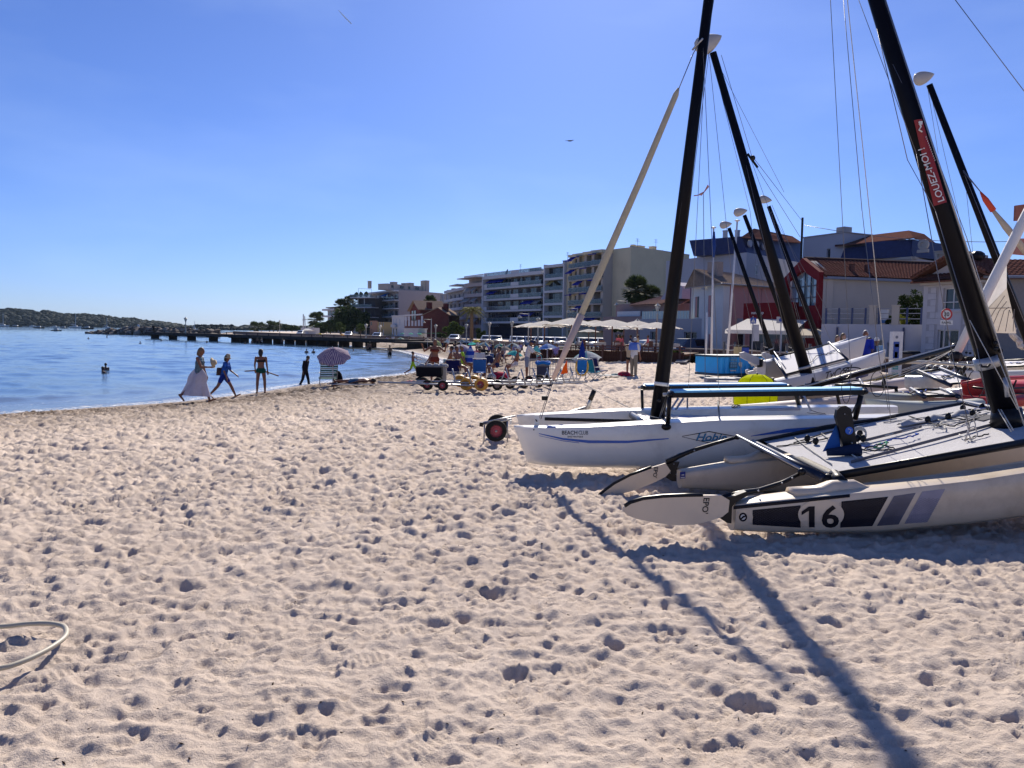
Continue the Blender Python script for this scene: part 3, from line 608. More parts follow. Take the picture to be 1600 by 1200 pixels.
# honeycomb print on the dark panels
HEX=mat('honeycomb_print',(.06,.06,.09),.4);b=MB();e=3.1
for i in range(0,110):
 for j in range(0,18):
  cx=1174+i*e*1.5*.62*2*.56;cy=778+(j+(i%2)*.5)*e*.92
  if cx>1478:continue
  tp=np.interp(cx,[1176,1251,1315,1388,1431,1477],[797,789.5,783.5,776,770,764])+1;bt=np.interp(cx,[1176,1251,1315,1449],[820,824.5,824.5,816])-1
  if cy<tp or cy>bt or((cx-1283)/38)**2+((cy-804)/25)**2<1 or((cx-1163)/15)**2+((cy-808)/13)**2<1:continue
  k=(cy-tp)/max(bt-tp,1)
  if any(abs(cx-q)<6 for q in(1392-25*k,1436-27*k))or cx>1477-28*k:continue
  for a in(0,60,120):
   a0,a1=rad(a),rad(a+60);r1_,r2_=e*.55,e*.47
   b.quad(h2.hit(cx+r1_*math.cos(a0),cy+r1_*math.sin(a0),.0055),h2.hit(cx+r1_*math.cos(a1),cy+r1_*math.sin(a1),.0055),h2.hit(cx+r2_*math.cos(a1),cy+r2_*math.sin(a1),.0055),h2.hit(cx+r2_*math.cos(a0),cy+r2_*math.sin(a0),.0055))
b.build('honeycomb_print',HEX,hn,kind='stuff')
# seams on the near deck; small blue sticker on the far hull
h2f.strip([(1062.5,737.5),(1071,736.5)],[(1062.5,748),(1071,747.5)],mat('navy_sticker',(.01,.02,.2),.4),hfar,'sticker',.005,n=2)
h2f.strip([(1065,741.5),(1069,741)],[(1065,743),(1069,742.5)],DECALW,hfar,'sticker_print',.008,n=1,rows=1);h2f.strip([(1063.5,745.8),(1070,745.3)],[(1063.5,747),(1070,746.6)],DECALW,hfar,'sticker_print',.008,n=1,rows=1)
# trampoline deck
R1=P(1292,746,6.05);R2=P(1182,692,7.55);F1=P(1600,692,6.05+(P(1600,692,6.35).x-R1.x)*math.tan(t2));ld=(F1-R1);ld=ld/ld.length;LT=2.35;F1=R1+ld*LT;ld2=(P(1440,644,7.85)-R2).normalized();F2=R2+ld2*LT
def TP(u,v):
 a=R1.lerp(F1,u);c=R2.lerp(F2,u);return a.lerp(c,v)
b=MB();n_=24;vs=[]
for i in range(n_+1):
 for j in range(n_+1):u,v=i/n_,j/n_;p=TP(.03+.94*u,v);p.z+=.006-.03*math.sin(math.pi*u)*math.sin(math.pi*v);vs.append(p)
b._add(vs,[(i*(n_+1)+j,(i+1)*(n_+1)+j,(i+1)*(n_+1)+j+1,i*(n_+1)+j+1)for i in range(n_)for j in range(n_)]);tramp=b.build('trampoline',TRAMP,root,smooth=True)
nrm=(F1-R1).cross(R2-R1).normalized()
def T2(px,py,off=.004):
 d=ray(px,py);o_=Vector((0,0,CZ));k=(R1-o_).dot(nrm)/d.dot(nrm);return o_+d*k+nrm*off
part('side_rail',BLK,root,lambda b:b.tube([R1-ld*.05,F1],.034,10,squash=.6),True);part('side_rail',BLK,root,lambda b:b.tube([R2-ld2*.03,F2],.03,10,squash=.7),True)
xd=(R2-R1).normalized();part('rear_crossbar',NAVY,root,lambda b:b.tube([R1-xd*.02-ld*.03,R2+xd*.02-ld*.03],.036,14),True)
part('front_crossbar',NAVY,root,lambda b:b.tube([F1-xd*.1,F2+xd*.1],.04,14),True)
part('corner_casting',BLK,root,lambda b:b.ball(R1+Vector((.01,0,-.012)),(.06,.05,.045),12,8),True);part('corner_casting',BLK,root,lambda b:b.ball(R2+Vector((.01,0,-.012)),(.05,.05,.04),12,8),True)
part('hull_post',BLK,root,lambda b:b.tube([pn+Vector((0,0,-.03)),R1+ld*.08+Vector((0,.05,0))],[.055,.045],12),True);part('hull_post',BLK,root,lambda b:b.tube([pf+Vector((0,0,-.03)),R2+ld2*.06],[.045,.035],12),True)
for h_,nm in((h2,'n'),(h2f,'f')):
 p_=h_.o+h_.l*(2.75 if nm=='n' else 3.0);e_=F1 if nm=='n' else F2;part('hull_post',BLK,root,lambda b:b.tube([Vector((p_.x,p_.y,1.62)),e_],.045,10),True)
 # lacing of the trampoline along the rear bar
def lace(b):
 pts=[]
 for k in range(26):v=.03+.42*k/26;pts+=[TP(.0,v)+Vector((0,0,.03)),TP(.045,v+.008)+Vector((0,0,.012))]
 b.tube(pts,.0055,4)
part('lacing',ROPE_W,tramp,lace,True)
for x0,y0,x1,y1 in((1330,724,1600,652),(1352,690,1440,668)):part('webbing_strap',mat('grey_webbing',(.16,.15,.16),.9),tramp,lambda b:b.tube([T2(x0+(x1-x0)*k/8,y0+(y1-y0)*k/8,.012)for k in range(9)],.014,6,squash=.3),True)
part('toe_strap',ROPE_K,tramp,lambda b:b.tube([T2(1190,692,.03),T2(1290,672,.04),T2(1400,655,.03)],.012,6),True)
spill(tramp,lambda x,y:T2(x,y,.012),[([(1240,694),(1300,676),(1360,662),(1470,640)],ROPE_K,.006),([(1215,700),(1260,693),(1330,680)],ROPE_K,.01),([(1340,700),(1365,700),(1385,692),(1420,686),(1436,680)],ROPE_B,.02),([(1345,705),(1380,698),(1396,704),(1365,708),(1340,702)],ROPE_K,.02),([(1370,697),(1385,693),(1376,702),(1366,700)],ROPE_G,.02),([(1350,690),(1400,678),(1440,668),(1490,660),(1530,652)],ROPE_W,.008),([(1380,662),(1440,655),(1500,645)],ROPE_W,.01),([(1455,668),(1470,663),(1478,672),(1460,672)],ROPE_W,.015),([(1548,662),(1560,660),(1570,664),(1555,667),(1585,668)],ROPE_K,.012),([(1400,650),(1440,646),(1500,636)],ROPE_K,.008),([(1420,652),(1450,662),(1470,668)],ROPE_K,.005),([(1508,690),(1530,684),(1545,680)],ROPE_K,.012),([(1500,682),(1520,690),(1518,686)],ROPE_W,.02)]+[([(1490+6*k,652-2*k),(1530+6*k,645-2*k),(1560+3*k,640)],(ROPE_W,ROPE_K,ROPE_B)[k%3],.022)for k in range(9)]+[([(1450+14*k,662-4*k),(1490+9*k,668-5*k),(1530+6*k,655-3*k)],(ROPE_K,ROPE_W)[k%2],.012)for k in range(6)]+[([(1300+40*k,728-10*k),(1260+40*k,700-9*k),(1240+40*k,684-8*k)],ROPE_W,.002)for k in range(2)],.0065)
for k,(x,y)in enumerate(((1344,682),(1349,690),(1340,690),(1520,650),(1505,642),(1535,640),(1548,633),(1275,694),(1262,690),(1482,655),(1556,664),(1450,660))):part('pulley_block',BLK,root,lambda b:b.ball(T2(x,y,.03),(.03,.02,.035),9,6),True)
def coil(b):
 for k in range(3):b.tube([T2(1345,687,.05+.012*k)+Vector((.055*math.cos(q),.02*math.sin(q),.045*math.sin(q)))for q in np.linspace(0,6.28,16)],.007,6)
part('rope_coil',ROPE_W,root,coil,True)
part('folded_cloth',mat('grey_sail_cloth',(.42,.41,.42),.8,bump=.4,bscale=14),root,lambda b:b.rings([[T2(1405+105*k/8,667-20*k/8,.01)+Vector((0,.1*(q-.5),.055*math.sin(math.pi*q)*(.5+.5*math.sin(k*1.9))))for q in np.linspace(0,1,8)]for k in range(9)],cap=False,closed=False),True)
part('hatch_flap',mat('dark_canvas',(.12,.12,.13),.9),root,lambda b:b.poly([T2(1500,652,.012),T2(1536,659,.012),T2(1600,642,.012),T2(1572,637,.012)]))
# upright black board in a blue sleeve
bd=[(1306,652),(1308,641),(1314,635),(1322,634),(1330,639),(1332,650),(1339,697),(1318,702),(1311,668)]
bp_=part('upright_board',BLK,root,lambda b:b.prism([P(x,y,6.72)for x,y in bd],(0,.045,0)))
part('blue_sticker',mat('bright_blue_print',(.02,.12,.55),.5),bp_,lambda b:b.lathe([(.034,0),(.034,.004)],20,P(1327,673,6.712),(0,1,0)))
part('sticker_mark',DECALW,bp_,lambda b:b.tube([P(1325,670,6.705),P(1330,671,6.705),P(1327,677,6.705)],.003,5))
part('bolt',ALU,bp_,lambda b:b.ball(P(1331,692,6.71),.008,8,5));part('bolt',ALU,bp_,lambda b:b.ball(P(1320,647,6.71),.006,8,5))
part('blue_sleeve',mat('blue_canvas',(.03,.11,.33),.8),root,lambda b:b.prism([P(1308,660,6.78),P(1313,700,6.72),P(1285,706,6.66)],(.01,.012,0)))
part('board_cuff',mat('dark_blue_canvas',(.015,.025,.06),.9),root,lambda b:b.tube([P(1292,707,6.66),P(1345,702,6.6)],[.03,.055],10),True)
# rudders, castings, tillers
def blade(poly,D,edge,par_label,txt):
 bl=part('rudder',WHT2,root,lambda b:b.prism([P(x,y,D)for x,y in poly],(0,.028,0)),label=par_label)
 part('leading_edge',BLK,bl,lambda b:b.tube([P(x,y,D+.012)for x,y in edge],.0165,6),True)
 (tx,ty,sz)=txt;lettering("EPO'",sz,P(tx,ty,D),P(tx,ty+10,D)-P(tx,ty,D)+(P(tx-1.2,ty,D)-P(tx,ty,D)),P(tx+10,ty,D)-P(tx,ty,D),DECALK,bl,False,.03)
 return bl
blade([(973,798),(976,791),(985,785),(1005,779),(1035,775.5),(1070,774),(1127,774),(1140,782),(1138,800),(1128,808),(1110,814),(1085,820),(1060,821),(1025,817),(995,811),(980,805)],5.62,[(976,791),(985,785),(1005,779),(1035,775.5),(1070,774),(1098,773.5)],'near rudder blade raised level',(1099.5,778,.062))
blade([(934,782),(937,774),(945,766),(960,755),(985,742),(1010,733),(1040,724),(1048,736),(1040,745),(1020,755),(995,765),(970,772),(950,779)],7.35,[(935,779),(937,773),(945,766),(960,755),(985,742),(1018,730)],'far rudder blade dipping to the sand',(1022,730,.055))
for poly,D,th in(([(1118,783),(1130,778),(1150,774),(1166,768),(1168,775),(1150,785),(1144,792),(1143,818),(1136,817),(1122,808),(1115,798)],5.68,.07),([(1036,727),(1044,721),(1062,722),(1057,735),(1057,752),(1050,752),(1037,744),(1035,737),(1043,733)],7.38,.07)):
 rc=part('rudder_casting',BLK,root,lambda b:b.prism([P(x,y,D)for x,y in poly],(0,th,0)));x,y=poly[-1]
 for q in((4,6),(10,-8),(14,8)):part('rivet',ALU,rc,lambda b:b.ball(P(x+q[0],y+q[1],D-.002),.006,7,4))
for pts,D0,D1 in(([(1130,779),(1162,770),(1185,766),(1222,754),(1252,739)],5.7,6.15),([(1042,722),(1060,713),(1085,703),(1120,692),(1152,683)],7.4,7.25)):
 n=len(pts)-1;part('tiller_arm',BLK,root,lambda b:b.tube([P(x,y,D0+(D1-D0)*i/n)for i,(x,y)in enumerate(pts)],[.03,.026,.02,.017,.015],8),True)
part('tiller_crossbar',ALU,root,lambda b:b.tube([P(1152,681,7.25),P(1256,735,6.12)],.0125,10),True)
part('joint',BLK,root,lambda b:b.ball(P(1253,737,6.12),(.035,.03,.03),9,6),True);part('joint',BLK,root,lambda b:b.ball(P(1152,683,7.25),(.03,.03,.025),9,6),True)
for x,y,D in((1085,704,7.3),(1063,712,7.36),(1222,755,6.0),(1238,747,6.05),(1185,767,5.8),(1158,772,5.75)):part('rivet',ALU,root,lambda b:b.ball(P(x,y,D),.008,7,4))
# mast 2
mb_,mt_=P(1572,646,6.9),P(1370,0,6.9);mtop=mb_+(mt_-mb_)*1.32;ms=mast(root,mb_,mtop,.112,.058,n=18)
md=(mt_-mb_).normalized();part('sail_track',ALU,ms,lambda b:b.tube([P(1562,545,6.83),P(1383,0,6.83)],[.011,.007],6),True)
part('mast_collar',ALU,ms,lambda b:b.tube([P(1540,557,6.9),P(1545,574,6.9)],[.112,.114],16,squash=.8,side=(1,0,0)),True);part('mast_foot',BLK,root,lambda b:b.tube([mb_+Vector((.02,0,-.12)),mb_+Vector((0,0,.05))],[.14,.12],14),True)
part('cleat',ALU,ms,lambda b:b.tube([P(1570,590,6.76),P(1574,620,6.76)],.02,8),True)
for x,y in((1556,545),(1563,548),(1556,536)):part('cleat',BLK,ms,lambda b:b.ball(P(x,y,6.8),.022,8,5))
STK=mat('red_sticker',(.24,.01,.01),.5,var=.1);cr=[]
for k in range(13):
 f=k/12;a=P(1428+(1459-1428)*f,188+134*f,6.805);c=P(1440.5+(1479.5-1440.5)*f,186+130*f,6.805);cr.append((a,c))
b=MB();b._add([q for a,c in cr for q in(a,a.lerp(c,.5)+Vector((0,-.013,0)),c)],[(3*i+j,3*i+j+1,3*i+j+4,3*i+j+3)for i in range(12)for j in(0,1)]);stk=b.build('red_sticker',STK,ms)
ux=(P(1455,262,6.78)-P(1475,314,6.78)).normalized();uy=(P(1460,314,6.78)-P(1475,309,6.78)).normalized()
lettering('LOUEZ-MOI !',.085,P(1475.5,313,6.782),ux,uy,DECALW,stk,False,.02)
for k in range(12):part('small_print',DECALW,stk,lambda b:b.box(P(1447+k*1.25,214+k*3.3,6.783),(.004,.004,.012)))
part('logo_mark',DECALW,stk,lambda b:b.tube([P(1436,190,6.785),P(1439,198,6.785),P(1436,203,6.785),P(1441,206,6.785)],.007,5));part('logo_mark',DECALW,stk,lambda b:b.box(P(1438.5,192,6.785),(.03,.004,.03)))
# stays and halyards of boat 2
for a,c,Da,Db,r_,mt in(((1297,-10),(1326,521),6.9,7.6,.003,None),((1326,521),(1330,600),7.6,7.6,.003,None),((1317,-10),(1347,330),6.9,6.5,.003,None),((1347,330),(1374,560),6.5,6.2,.003,None),((1323,-10),(1383,565),6.9,7.2,.004,ROPE_W),((1338,-10),(1432,240),6.9,6.4,.0028,None),((1370,44),(1418,250),6.9,6.5,.0035,None),((1432,240),(1489,560),6.4,6.0,.0035,None),((1462,330),(1527,545),6.4,6.0,.0035,None),((1418,250),(1462,330),6.5,6.4,.003,None),((1395,100),(1462,240),6.85,6.85,.003,None),((1462,240),(1510,370),6.85,6.85,.003,None),((1510,370),(1600,665),6.85,6.6,.004,ROPE_W),((1489,-5),(1640,195),6.9,6.9,.0035,None),((1527,545),(1545,640),6.0,6.1,.003,None),((1489,560),(1515,670),6.0,6.05,.0035,None),((1515,500),(1590,640),6.8,6.6,.004,ROPE_W),((1383,565),(1392,660),7.2,7.3,.003,None),((1560,560),(1600,660),6.7,6.5,.004,ROPE_W),((1374,560),(1388,640),6.2,6.6,.003,None)):wire(root,P(*a,Da),P(*c,Db),r_,mt,name='rigging_line')
for(x,y,w_,h_,D)in((1320,588,16,4,7.6),(1500,573,16,4,6.0),(1381,598,0,10,7.0),(1539,570,16,4,6.3)):
 if w_:part('trapeze_handle',BLK,root,lambda b:b.tube([P(x-w_/2,y-1,D),P(x-w_/4,y+3,D),P(x+w_/4,y+3,D),P(x+w_/2,y-1,D)],.01,7),True)
 else:part('pulley_block',BLK,root,lambda b:b.ball(P(x,y,D),(.02,.02,.04),8,5),True)
for cx,cy,rx,ry,D in((1371,600,11,20,6.8),(1322,608,7,22,7.6),(1525,600,13,22,6.2)):part('trapeze_line',ROPE_K,root,lambda b:b.tube([P(cx+rx*math.sin(q),cy-ry*math.cos(q),D)for q in np.linspace(.3,6.0,16)],.0035,5),True)
for x,y in((1517,662),(1520,676)):part('knot',ROPE_W,root,lambda b:b.tube([P(x,y,6.05)+Vector((.035*math.cos(q),.01*math.sin(q*3),.05*math.sin(q)))for q in np.linspace(0,11,26)],.005,5),True)
wire(root,P(1560,640,6.7),P(1580,674,6.3),.005,ROPE_W,name='rope');wire(root,P(1564,640,6.7),P(1583,672,6.3),.005,ROPE_W,name='rope');wire(root,P(1508,690,6.05),P(1516,660,6.05),.005,ROPE_W,name='rope')
# ------------------------------------------------------------------ the boats stored behind
def simple_hull(b,p0,p1,h,w,bow=.35,sheer=0.04,n=9):
 """p0 stern deck centre, p1 bow deck centre"""
 p0=Vector(p0);p1=Vector(p1);l=(p1-p0);L_=l.length;l.normalize();s_=Vector((l.y,-l.x,0)).normalized();rg=[]
 for i in range(n+1):
  f=i/n;ww=w*(.72+.28*math.sin(math.pi*min(f*1.3,1)/1.3))*(1 if f<.55 else max(.06,1-((f-.55)/.45)**1.8));hh=h*(.82+.18*f)*(1-.08*(1-f));c=p0.lerp(p1,f)+Vector((0,0,sheer*(2*f-1)**2))
  rk=-bow*max(0,(f-.6)/.4)**1.5*h
  ring=[c-s_*ww*m+Vector((0,0,-hh*fr))+l*rk*fr for fr,m in PROF[:-1]]+[c+Vector((0,0,.025))+s_*ww*m for m in(-.5,0,.5)]+[c+s_*ww*m+Vector((0,0,-hh*fr))+l*rk*fr for fr,m in PROF[:0:-1][1:]]
  rg.append(ring)
 b.rings(rg)
def beachcat(name,label,A0,A1,off,h,w=.17,hm=WHT,tr=TRAMP,fl=None,ms=None,group='catamarans laid up at the top of the beach',rud=True,bars=(.25,.72),lines=(),strip=None,r=(.07,.045)):
 A0=Vector(A0);A1=Vector(A1);off=Vector(off);l=(A1-A0).normalized()
 root=thing(name,label,'catamaran',((A0+A1)/2+off/2)*1+Vector((0,0,-h)),group=group,world=True)
 h1_=part('hull',hm,root,lambda b:simple_hull(b,A0,A1,h,w),True,auto=40);h2_=part('hull',hm,root,lambda b:simple_hull(b,A0+off,A1+off,h,w),True,auto=40)
 up=Vector((0,0,.1));q=lambda f,v:A0.lerp(A1,f)+off*v+up
 for f in bars:part('crossbar',NAVY,root,lambda b:b.tube([q(f,-.06),q(f,1.06)],.035,8),True)
 n=6;vs=[q(bars[0]+(bars[1]-bars[0])*i/n,.06+.88*j/n)+Vector((0,0,-.03*math.sin(math.pi*i/n)))for i in range(n+1)for j in range(n+1)]
 b=MB();b._add(vs,[(i*(n+1)+j,(i+1)*(n+1)+j,(i+1)*(n+1)+j+1,i*(n+1)+j+1)for i in range(n)for j in range(n)]);b.build('trampoline',tr,root,smooth=True)
 for v in(0.02,.98):part('side_rail',BLK,root,lambda b:b.tube([q(bars[0],v),q(bars[1],v)],.022,7),True)
 if rud:
  for v in(0,1):
   c=A0+off*v;rd_=part('rudder',hm,root,lambda b:b.prism([c+l*x+Vector((0,0,z))for x,z in((-.02,.1),(-.25,.22),(-.75,.42),(-.95,.42),(-.9,.3),(-.3,.02),(-.02,-.05))],Vector((l.y,-l.x,0))*.03));part('rudder_casting',BLK,rd_,lambda b:b.box(c-l*.06+Vector((0,0,.02)),(.16,.07,.2),ex=l,ey=Vector((-l.y,l.x,0))))
  part('tiller_crossbar',ALU,root,lambda b:b.tube([A0+l*.5+Vector((0,0,.25)),A0+off+l*.5+Vector((0,0,.25))],.014,6),True)
 for i,(f0,v0,f1,v1)in enumerate(((.3,.2,.6,.4),(.35,.8,.65,.6),(.45,.5,.7,.5))):rope(root,wiggle([q(f0,v0),q((f0+f1)/2,.5),q(f1,v1)],.04,seed=i),.008,(ROPE_K,ROPE_B,ROPE_W)[i%3])
 if ms:
  base,top,ext=ms;t_=base+(top-base)*ext;m_=mast(root,base,t_,r[0],r[1]);part('mast_band',ALU,m_,lambda b:b.tube([base.lerp(t_,.07),base.lerp(t_,.078)],r[0]*1.04,10,squash=.78,side=(1,0,0)),True)
  if fl:mastfloat(root,fl[0],fl[1],fl[2])
 for a,c,rr_ in lines:wire(root,a,c,rr_)
 return root,h1_,h2_
def two(x0,y0,D0,x1,y1,D1):return P(x0,y0,D0),P(x1,y1,D1)
# TyCool: stern low left, bow high right
a0,a1=two(1207,598,18.2,1384,550,21)
tyc,hA,hB=beachcat('catamaran','white catamaran propped bow up, TyCool written along its hull, tall masted',a0,a1,P(1190,568,20.2)-a0,.66,.19,mat('tycool_gelcoat',(.46,.46,.48),.35,var=.04,dirt=(.3,.28,.26,.3)),tr=mat('white_mesh',(.66,.65,.66),.8,var=.1,scale=30),ms=(P(1268,612,18.9),P(1114,82,18.9),1.0),fl=(P(1107,67,18.9),(.36,.235),(1,.0,.55)),r=(.155,.085),bars=(.1,.62),lines=((P(1127,86,18.9),P(1178,255,18.9),.006),(P(1108,85,18.9),P(1160,600,18.6),.006),(P(1118,92,18.9),P(1225,300,19.5),.005),(P(1180,258,19),P(1250,370,20),.006),(P(1205,330,18.9),P(1276,600,18.6),.005),(P(1170,240,18.9),P(1300,600,19.5),.005),(P(1120,120,18.9),P(1172,330,18.6),.005),(P(1172,330,18.6),P(1200,600,18.3),.005),(P(1150,190,18.9),P(1236,560,18.5),.005)))
v,f,wd=text_pts('TyCool',1,.3,.04);e0,e1=P(1278,593,19.05),P(1320,580,19.72);ex=(e1-e0)/wd;b=MB()
nn=Vector((ex.y,-ex.x,0)).normalized();b._add([e0+ex*p[0]+Vector((0,0,p[1]*.27))+nn*.2 for p in v],f);b.build('lettering',DECALK,hA)
part('mast_spreader',BLK,tyc,lambda b:b.tube([P(1168,240,18.9),P(1184,262,18.9)],.03,6))
part('mast_knob',BLK,tyc,lambda b:b.ball(P(1176,247,18.9),.07,8,5))
part('trolley_roller',mat('blue_canvas_roll',(.02,.03,.14),.7),tyc,lambda b:b.tube([P(1335,588,20),P(1352,583,20.3)],.1,8),True)
part('support_crate',RED,tyc,lambda b:b.box(P(1312,596,20.5),(.5,.4,.2)))
# second, third and fourth behind it
a0,a1=two(1228,585,21.2,1344,546,24.2)
beachcat('catamaran','white catamaran second behind TyCool, its float topped mast crossing the red gable',a0,a1,P(1215,566,23)-a0,.5,.17,MATS['tycool_gelcoat'],tr=MATS['white_mesh'],ms=(P(1291,568,23),P(1201,322,23),1.0),fl=(P(1196,312,23),(.2,.12),(1,0,-.1)),r=(.1,.06),bars=(.1,.7),lines=((P(1203,325,23),P(1262,560,22.6),.006),(P(1206,320,23),P(1310,560,24),.006),(P(1215,350,23),P(1330,548,24),.005)))
a0,a1=two(1200,588,25.5,1300,556,28.5)
beachcat('catamaran','white catamaran third behind TyCool, middle one of three grey mast floats',a0,a1,P(1190,574,28)-a0,.5,.17,WHT,tr=MATS['white_mesh'],ms=(P(1249,562,27),P(1163,336,27),1.0),fl=(P(1157,331,27),(.25,.15),(1,0,.25)),r=(.1,.07),bars=(.12,.7),lines=((P(1168,345,27),P(1222,560,26.5),.006),))
a0,a1=two(1182,590,28,1262,562,31.5)
beachcat('catamaran','rearmost of the catamarans behind TyCool, its float tipped mast the shortest',a0,a1,P(1170,578,31)-a0,.5,.17,WHT,tr=MATS['white_mesh'],ms=(P(1210,560,30),P(1139,356,30),1.0),fl=(P(1134,351,30),(.25,.145),(1,0,.2)),r=(.1,.07),bars=(.12,.7),lines=((P(1141,360,30),P(1185,560,29.5),.006),))
# beige catamaran behind the BEACH CLUB boat (stern right with upright rudder), lowered mast on top
a0,a1=P(1440,609,14.6),P(1128,640,13.3)
BEI=mat('beige_gelcoat',(.50,.43,.40),.4,var=.05,dirt=(.3,.26,.24,.3));r4,_,_=beachcat('catamaran','pinkish beige catamaran behind the blue seat bars, unstepped mast lying over its deck',a0,a1,P(1420,594,16.8)-a0,.44,.2,BEI,tr=MATS['white_mesh'],rud=False,bars=(.3,.62))
part('rudder',mat('pink_white_rudder',(.55,.45,.44),.4),r4,lambda b:b.prism([P(1454,622,14.4),P(1462,618,14.4),P(1466,582,14.4),P(1459,582,14.4)],(0,.06,0)));part('tiller_head',ALU,r4,lambda b:b.box(P(1463,581,14.4),(.1,.1,.03)))
part('rudder_label',BLK,r4,lambda b:b.box(P(1460.5,590,14.36),(.03,.01,.12)))
part('lowered_mast',BLKM,r4,lambda b:b.tube([P(1228,614,13.6),P(1493,542,15.5)],.062,10),True);part('mast_head_cap',BLK,r4,lambda b:b.ball(P(1494,541,15.5),(.12,.07,.07),8,5),True)
part('mast_highlight',ALU,r4,lambda b:b.tube([P(1229,611.5,13.55),P(1492,539.5,15.45)],.018,6),True)  # pale strip added along the lowered mast to stand for its highlight
for a,c in(((1240,612),(1480,552)),((1300,602),(1486,548)),((1340,604),(1490,546)),((1290,610),(1470,556))):wire(r4,P(*a,14),P(*c,15),.007,ROPE_W,.12)
part('boom',mat('pale_boom',(.5,.48,.42),.5),r4,lambda b:b.tube([P(1390,566,16),P(1450,566,16),P(1520,572,16),P(1560,577,16)],.035,8),True)
for x0,y0,x1,y1,D in((1345,602,1402,606,13),(1400,606,1405,646,13),(1305,602,1312,634,13),(1305,602,1345,602,13)):part('rack_frame',BLK,r4,lambda b:b.tube([P(x0,y0,D),P(x1,y1,D)],.028,7),True)
part('buoy_knob',mat('yellow_float',(.5,.4,.1),.5),r4,lambda b:b.ball(P(1443,601,14.7),.07,8,6),True);part('ring',BLK,r4,lambda b:b.tube([P(1331+14*math.sin(q),577+3*math.cos(q),14.5)for q in np.linspace(0,6.28,12)],.012,5))
# grey-green hulled boat between
a0,a1=P(1352,630,10.6),P(1530,630,10.9)
r5,_,_=beachcat('catamaran','plain grey hulled catamaran between the beige boat and boat 16',a1,a0,P(1500,618,12.6)-a1,.36,.16,mat('grey_green_gelcoat',(.36,.38,.34),.45,var=.05),rud=False,bars=(.2,.5))
# right hand side: white boat and red hulls
a0,a1=P(1600,578,15),P(1508,584,16)
beachcat('catamaran','white decked catamaran at the right edge behind the red hulls',P(1720,574,14.6),a1,P(1700,563,17)-P(1720,574,14.6),.4,.2,WHT,tr=MATS['white_mesh'],ms=(P(1640,618,14.6),P(1452,132,14.6),1.0),fl=(P(1443.5,121,14.6),(.205,.125),(1,0,.35)),r=(.095,.058),rud=False,lines=((P(1505,268,14.4),P(1532,300,14.2),.008),(P(1455,150,14.6),P(1510,390,14.6),.004),(P(1510,300,14.6),P(1520,395,14.6),.004),(P(1449,135,14.6),P(1466,240,14.6),.004),(P(1500,255,14.6),P(1640,600,13.8),.006)))
a0,a1=P(1462,622,12.6),P(1612,592,14);rr5=beachcat('catamaran','white bows with a flat deck beside the red hulls',P(1462,612,13),P(1545,604,12.2),Vector((.2,1.3,.15)),.32,.16,WHT,rud=False,tr=MATS['white_mesh'])
rk_=thing('dinghy','red plastic dinghy hull leaning behind the big black mast','dinghy',P(1560,625,12.2),world=True)
part('hull',RED,rk_,lambda b:simple_hull(b,P(1640,596,12.4),P(1502,600,11.6),.42,.28,n=12),True);part('deck_rail',BLK,rk_,lambda b:b.tube([P(1520,605,11.35),P(1550,609,11.3),P(1600,606,11.4)],.016,6),True)
part('strap',BLK,rk_,lambda b:b.tube([P(1588,594,11.3),P(1576,622,11.3)],.014,6));part('rub_rail',mat('red_trim',(.55,.05,.05),.4),rk_,lambda b:b.tube([P(1503,600,11.5),P(1540,592,11.6),P(1620,589,11.8)],.03,6),True)
rk2=thing('dinghy','smaller red hull with pointed nose under the red dinghy','dinghy',P(1530,628,11.8),world=True)
part('hull',RED,rk2,lambda b:simple_hull(b,P(1620,618,11.6),P(1500,624,11.2),.2,.2,n=10),True);part('deck_rail',BLK,rk2,lambda b:b.tube([P(1530,618,11.1),P(1600,615,11.1)],.012,6))
# pole with furled pale sail, jib on the float-masted boat
sp=thing('windsurf_sail','half furled translucent sail on a thick white mast leaning right behind the black mast','sail',P(1495,560,12.4),world=True)
part('sail_mast',mat('white_mast_sleeve',(.66,.65,.62),.45,var=.05),sp,lambda b:b.tube([P(1493,556,12.4),P(1545,452,12.4),P(1604,335,12.4),P(1640,262,12.4)],[.06,.075,.075,.05],12),True)
part('sail_panel',cloth('pale_sail_cloth',(.62,.6,.57)),sp,lambda b:(b.poly([P(1600,345,12.5),P(1573,405,12.5),P(1573,450,12.55),P(1540,485,12.55),P(1512,516,12.5),P(1560,430,12.45)])))
part('sail_panel',cloth('warm_sail_cloth',(.5,.45,.38)),sp,lambda b:(b.poly([P(1573,450,12.55),P(1580,480,12.55),P(1588,521,12.6),P(1508,519,12.5),P(1540,485,12.53)])))
for k in range(5):part('sail_batten',mat('sail_batten',(.2,.18,.16),.7),sp,lambda b:b.tube([P(1535+k*12,518,12.5),P(1553+k*8,487-k*1,12.52),P(1570+k*3,462+k*9,12.5)],.006,4))
part('sail_seam',MATS['sail_batten'],sp,lambda b:b.tube([P(1528,482,12.5),P(1581,481,12.5)],.006,4));part('mast_joint',BLK,sp,lambda b:b.ball(P(1494,557,12.4),.1,8,5))
fj=thing('furled_jib','thin rolled jib with an orange red tip hanging from the floated mast at right','sail',P(1640,460,14.3),world=True)
part('sock',MATS['warm_sail_cloth'],fj,lambda b:b.tube([P(1551,328,14.2),P(1572,355,14.2),P(1640,440,14.2)],[.03,.06,.06],8),True);part('sock_tip',mat('orange_red_tip',(.5,.05,.02),.7),fj,lambda b:b.tube([P(1532,300,14.2),P(1540,312,14.2),P(1552,329,14.2)],[.015,.05,.055],8),True)
wire(fj,P(1505,266,14.4),P(1533,301,14.2),.01)
part('hanging_rope',ROPE_W,fj,lambda b:b.tube(wiggle([P(1577,508,13.5),P(1588,530,13.5),P(1600,545,13.5)],.05),.05,6),True);
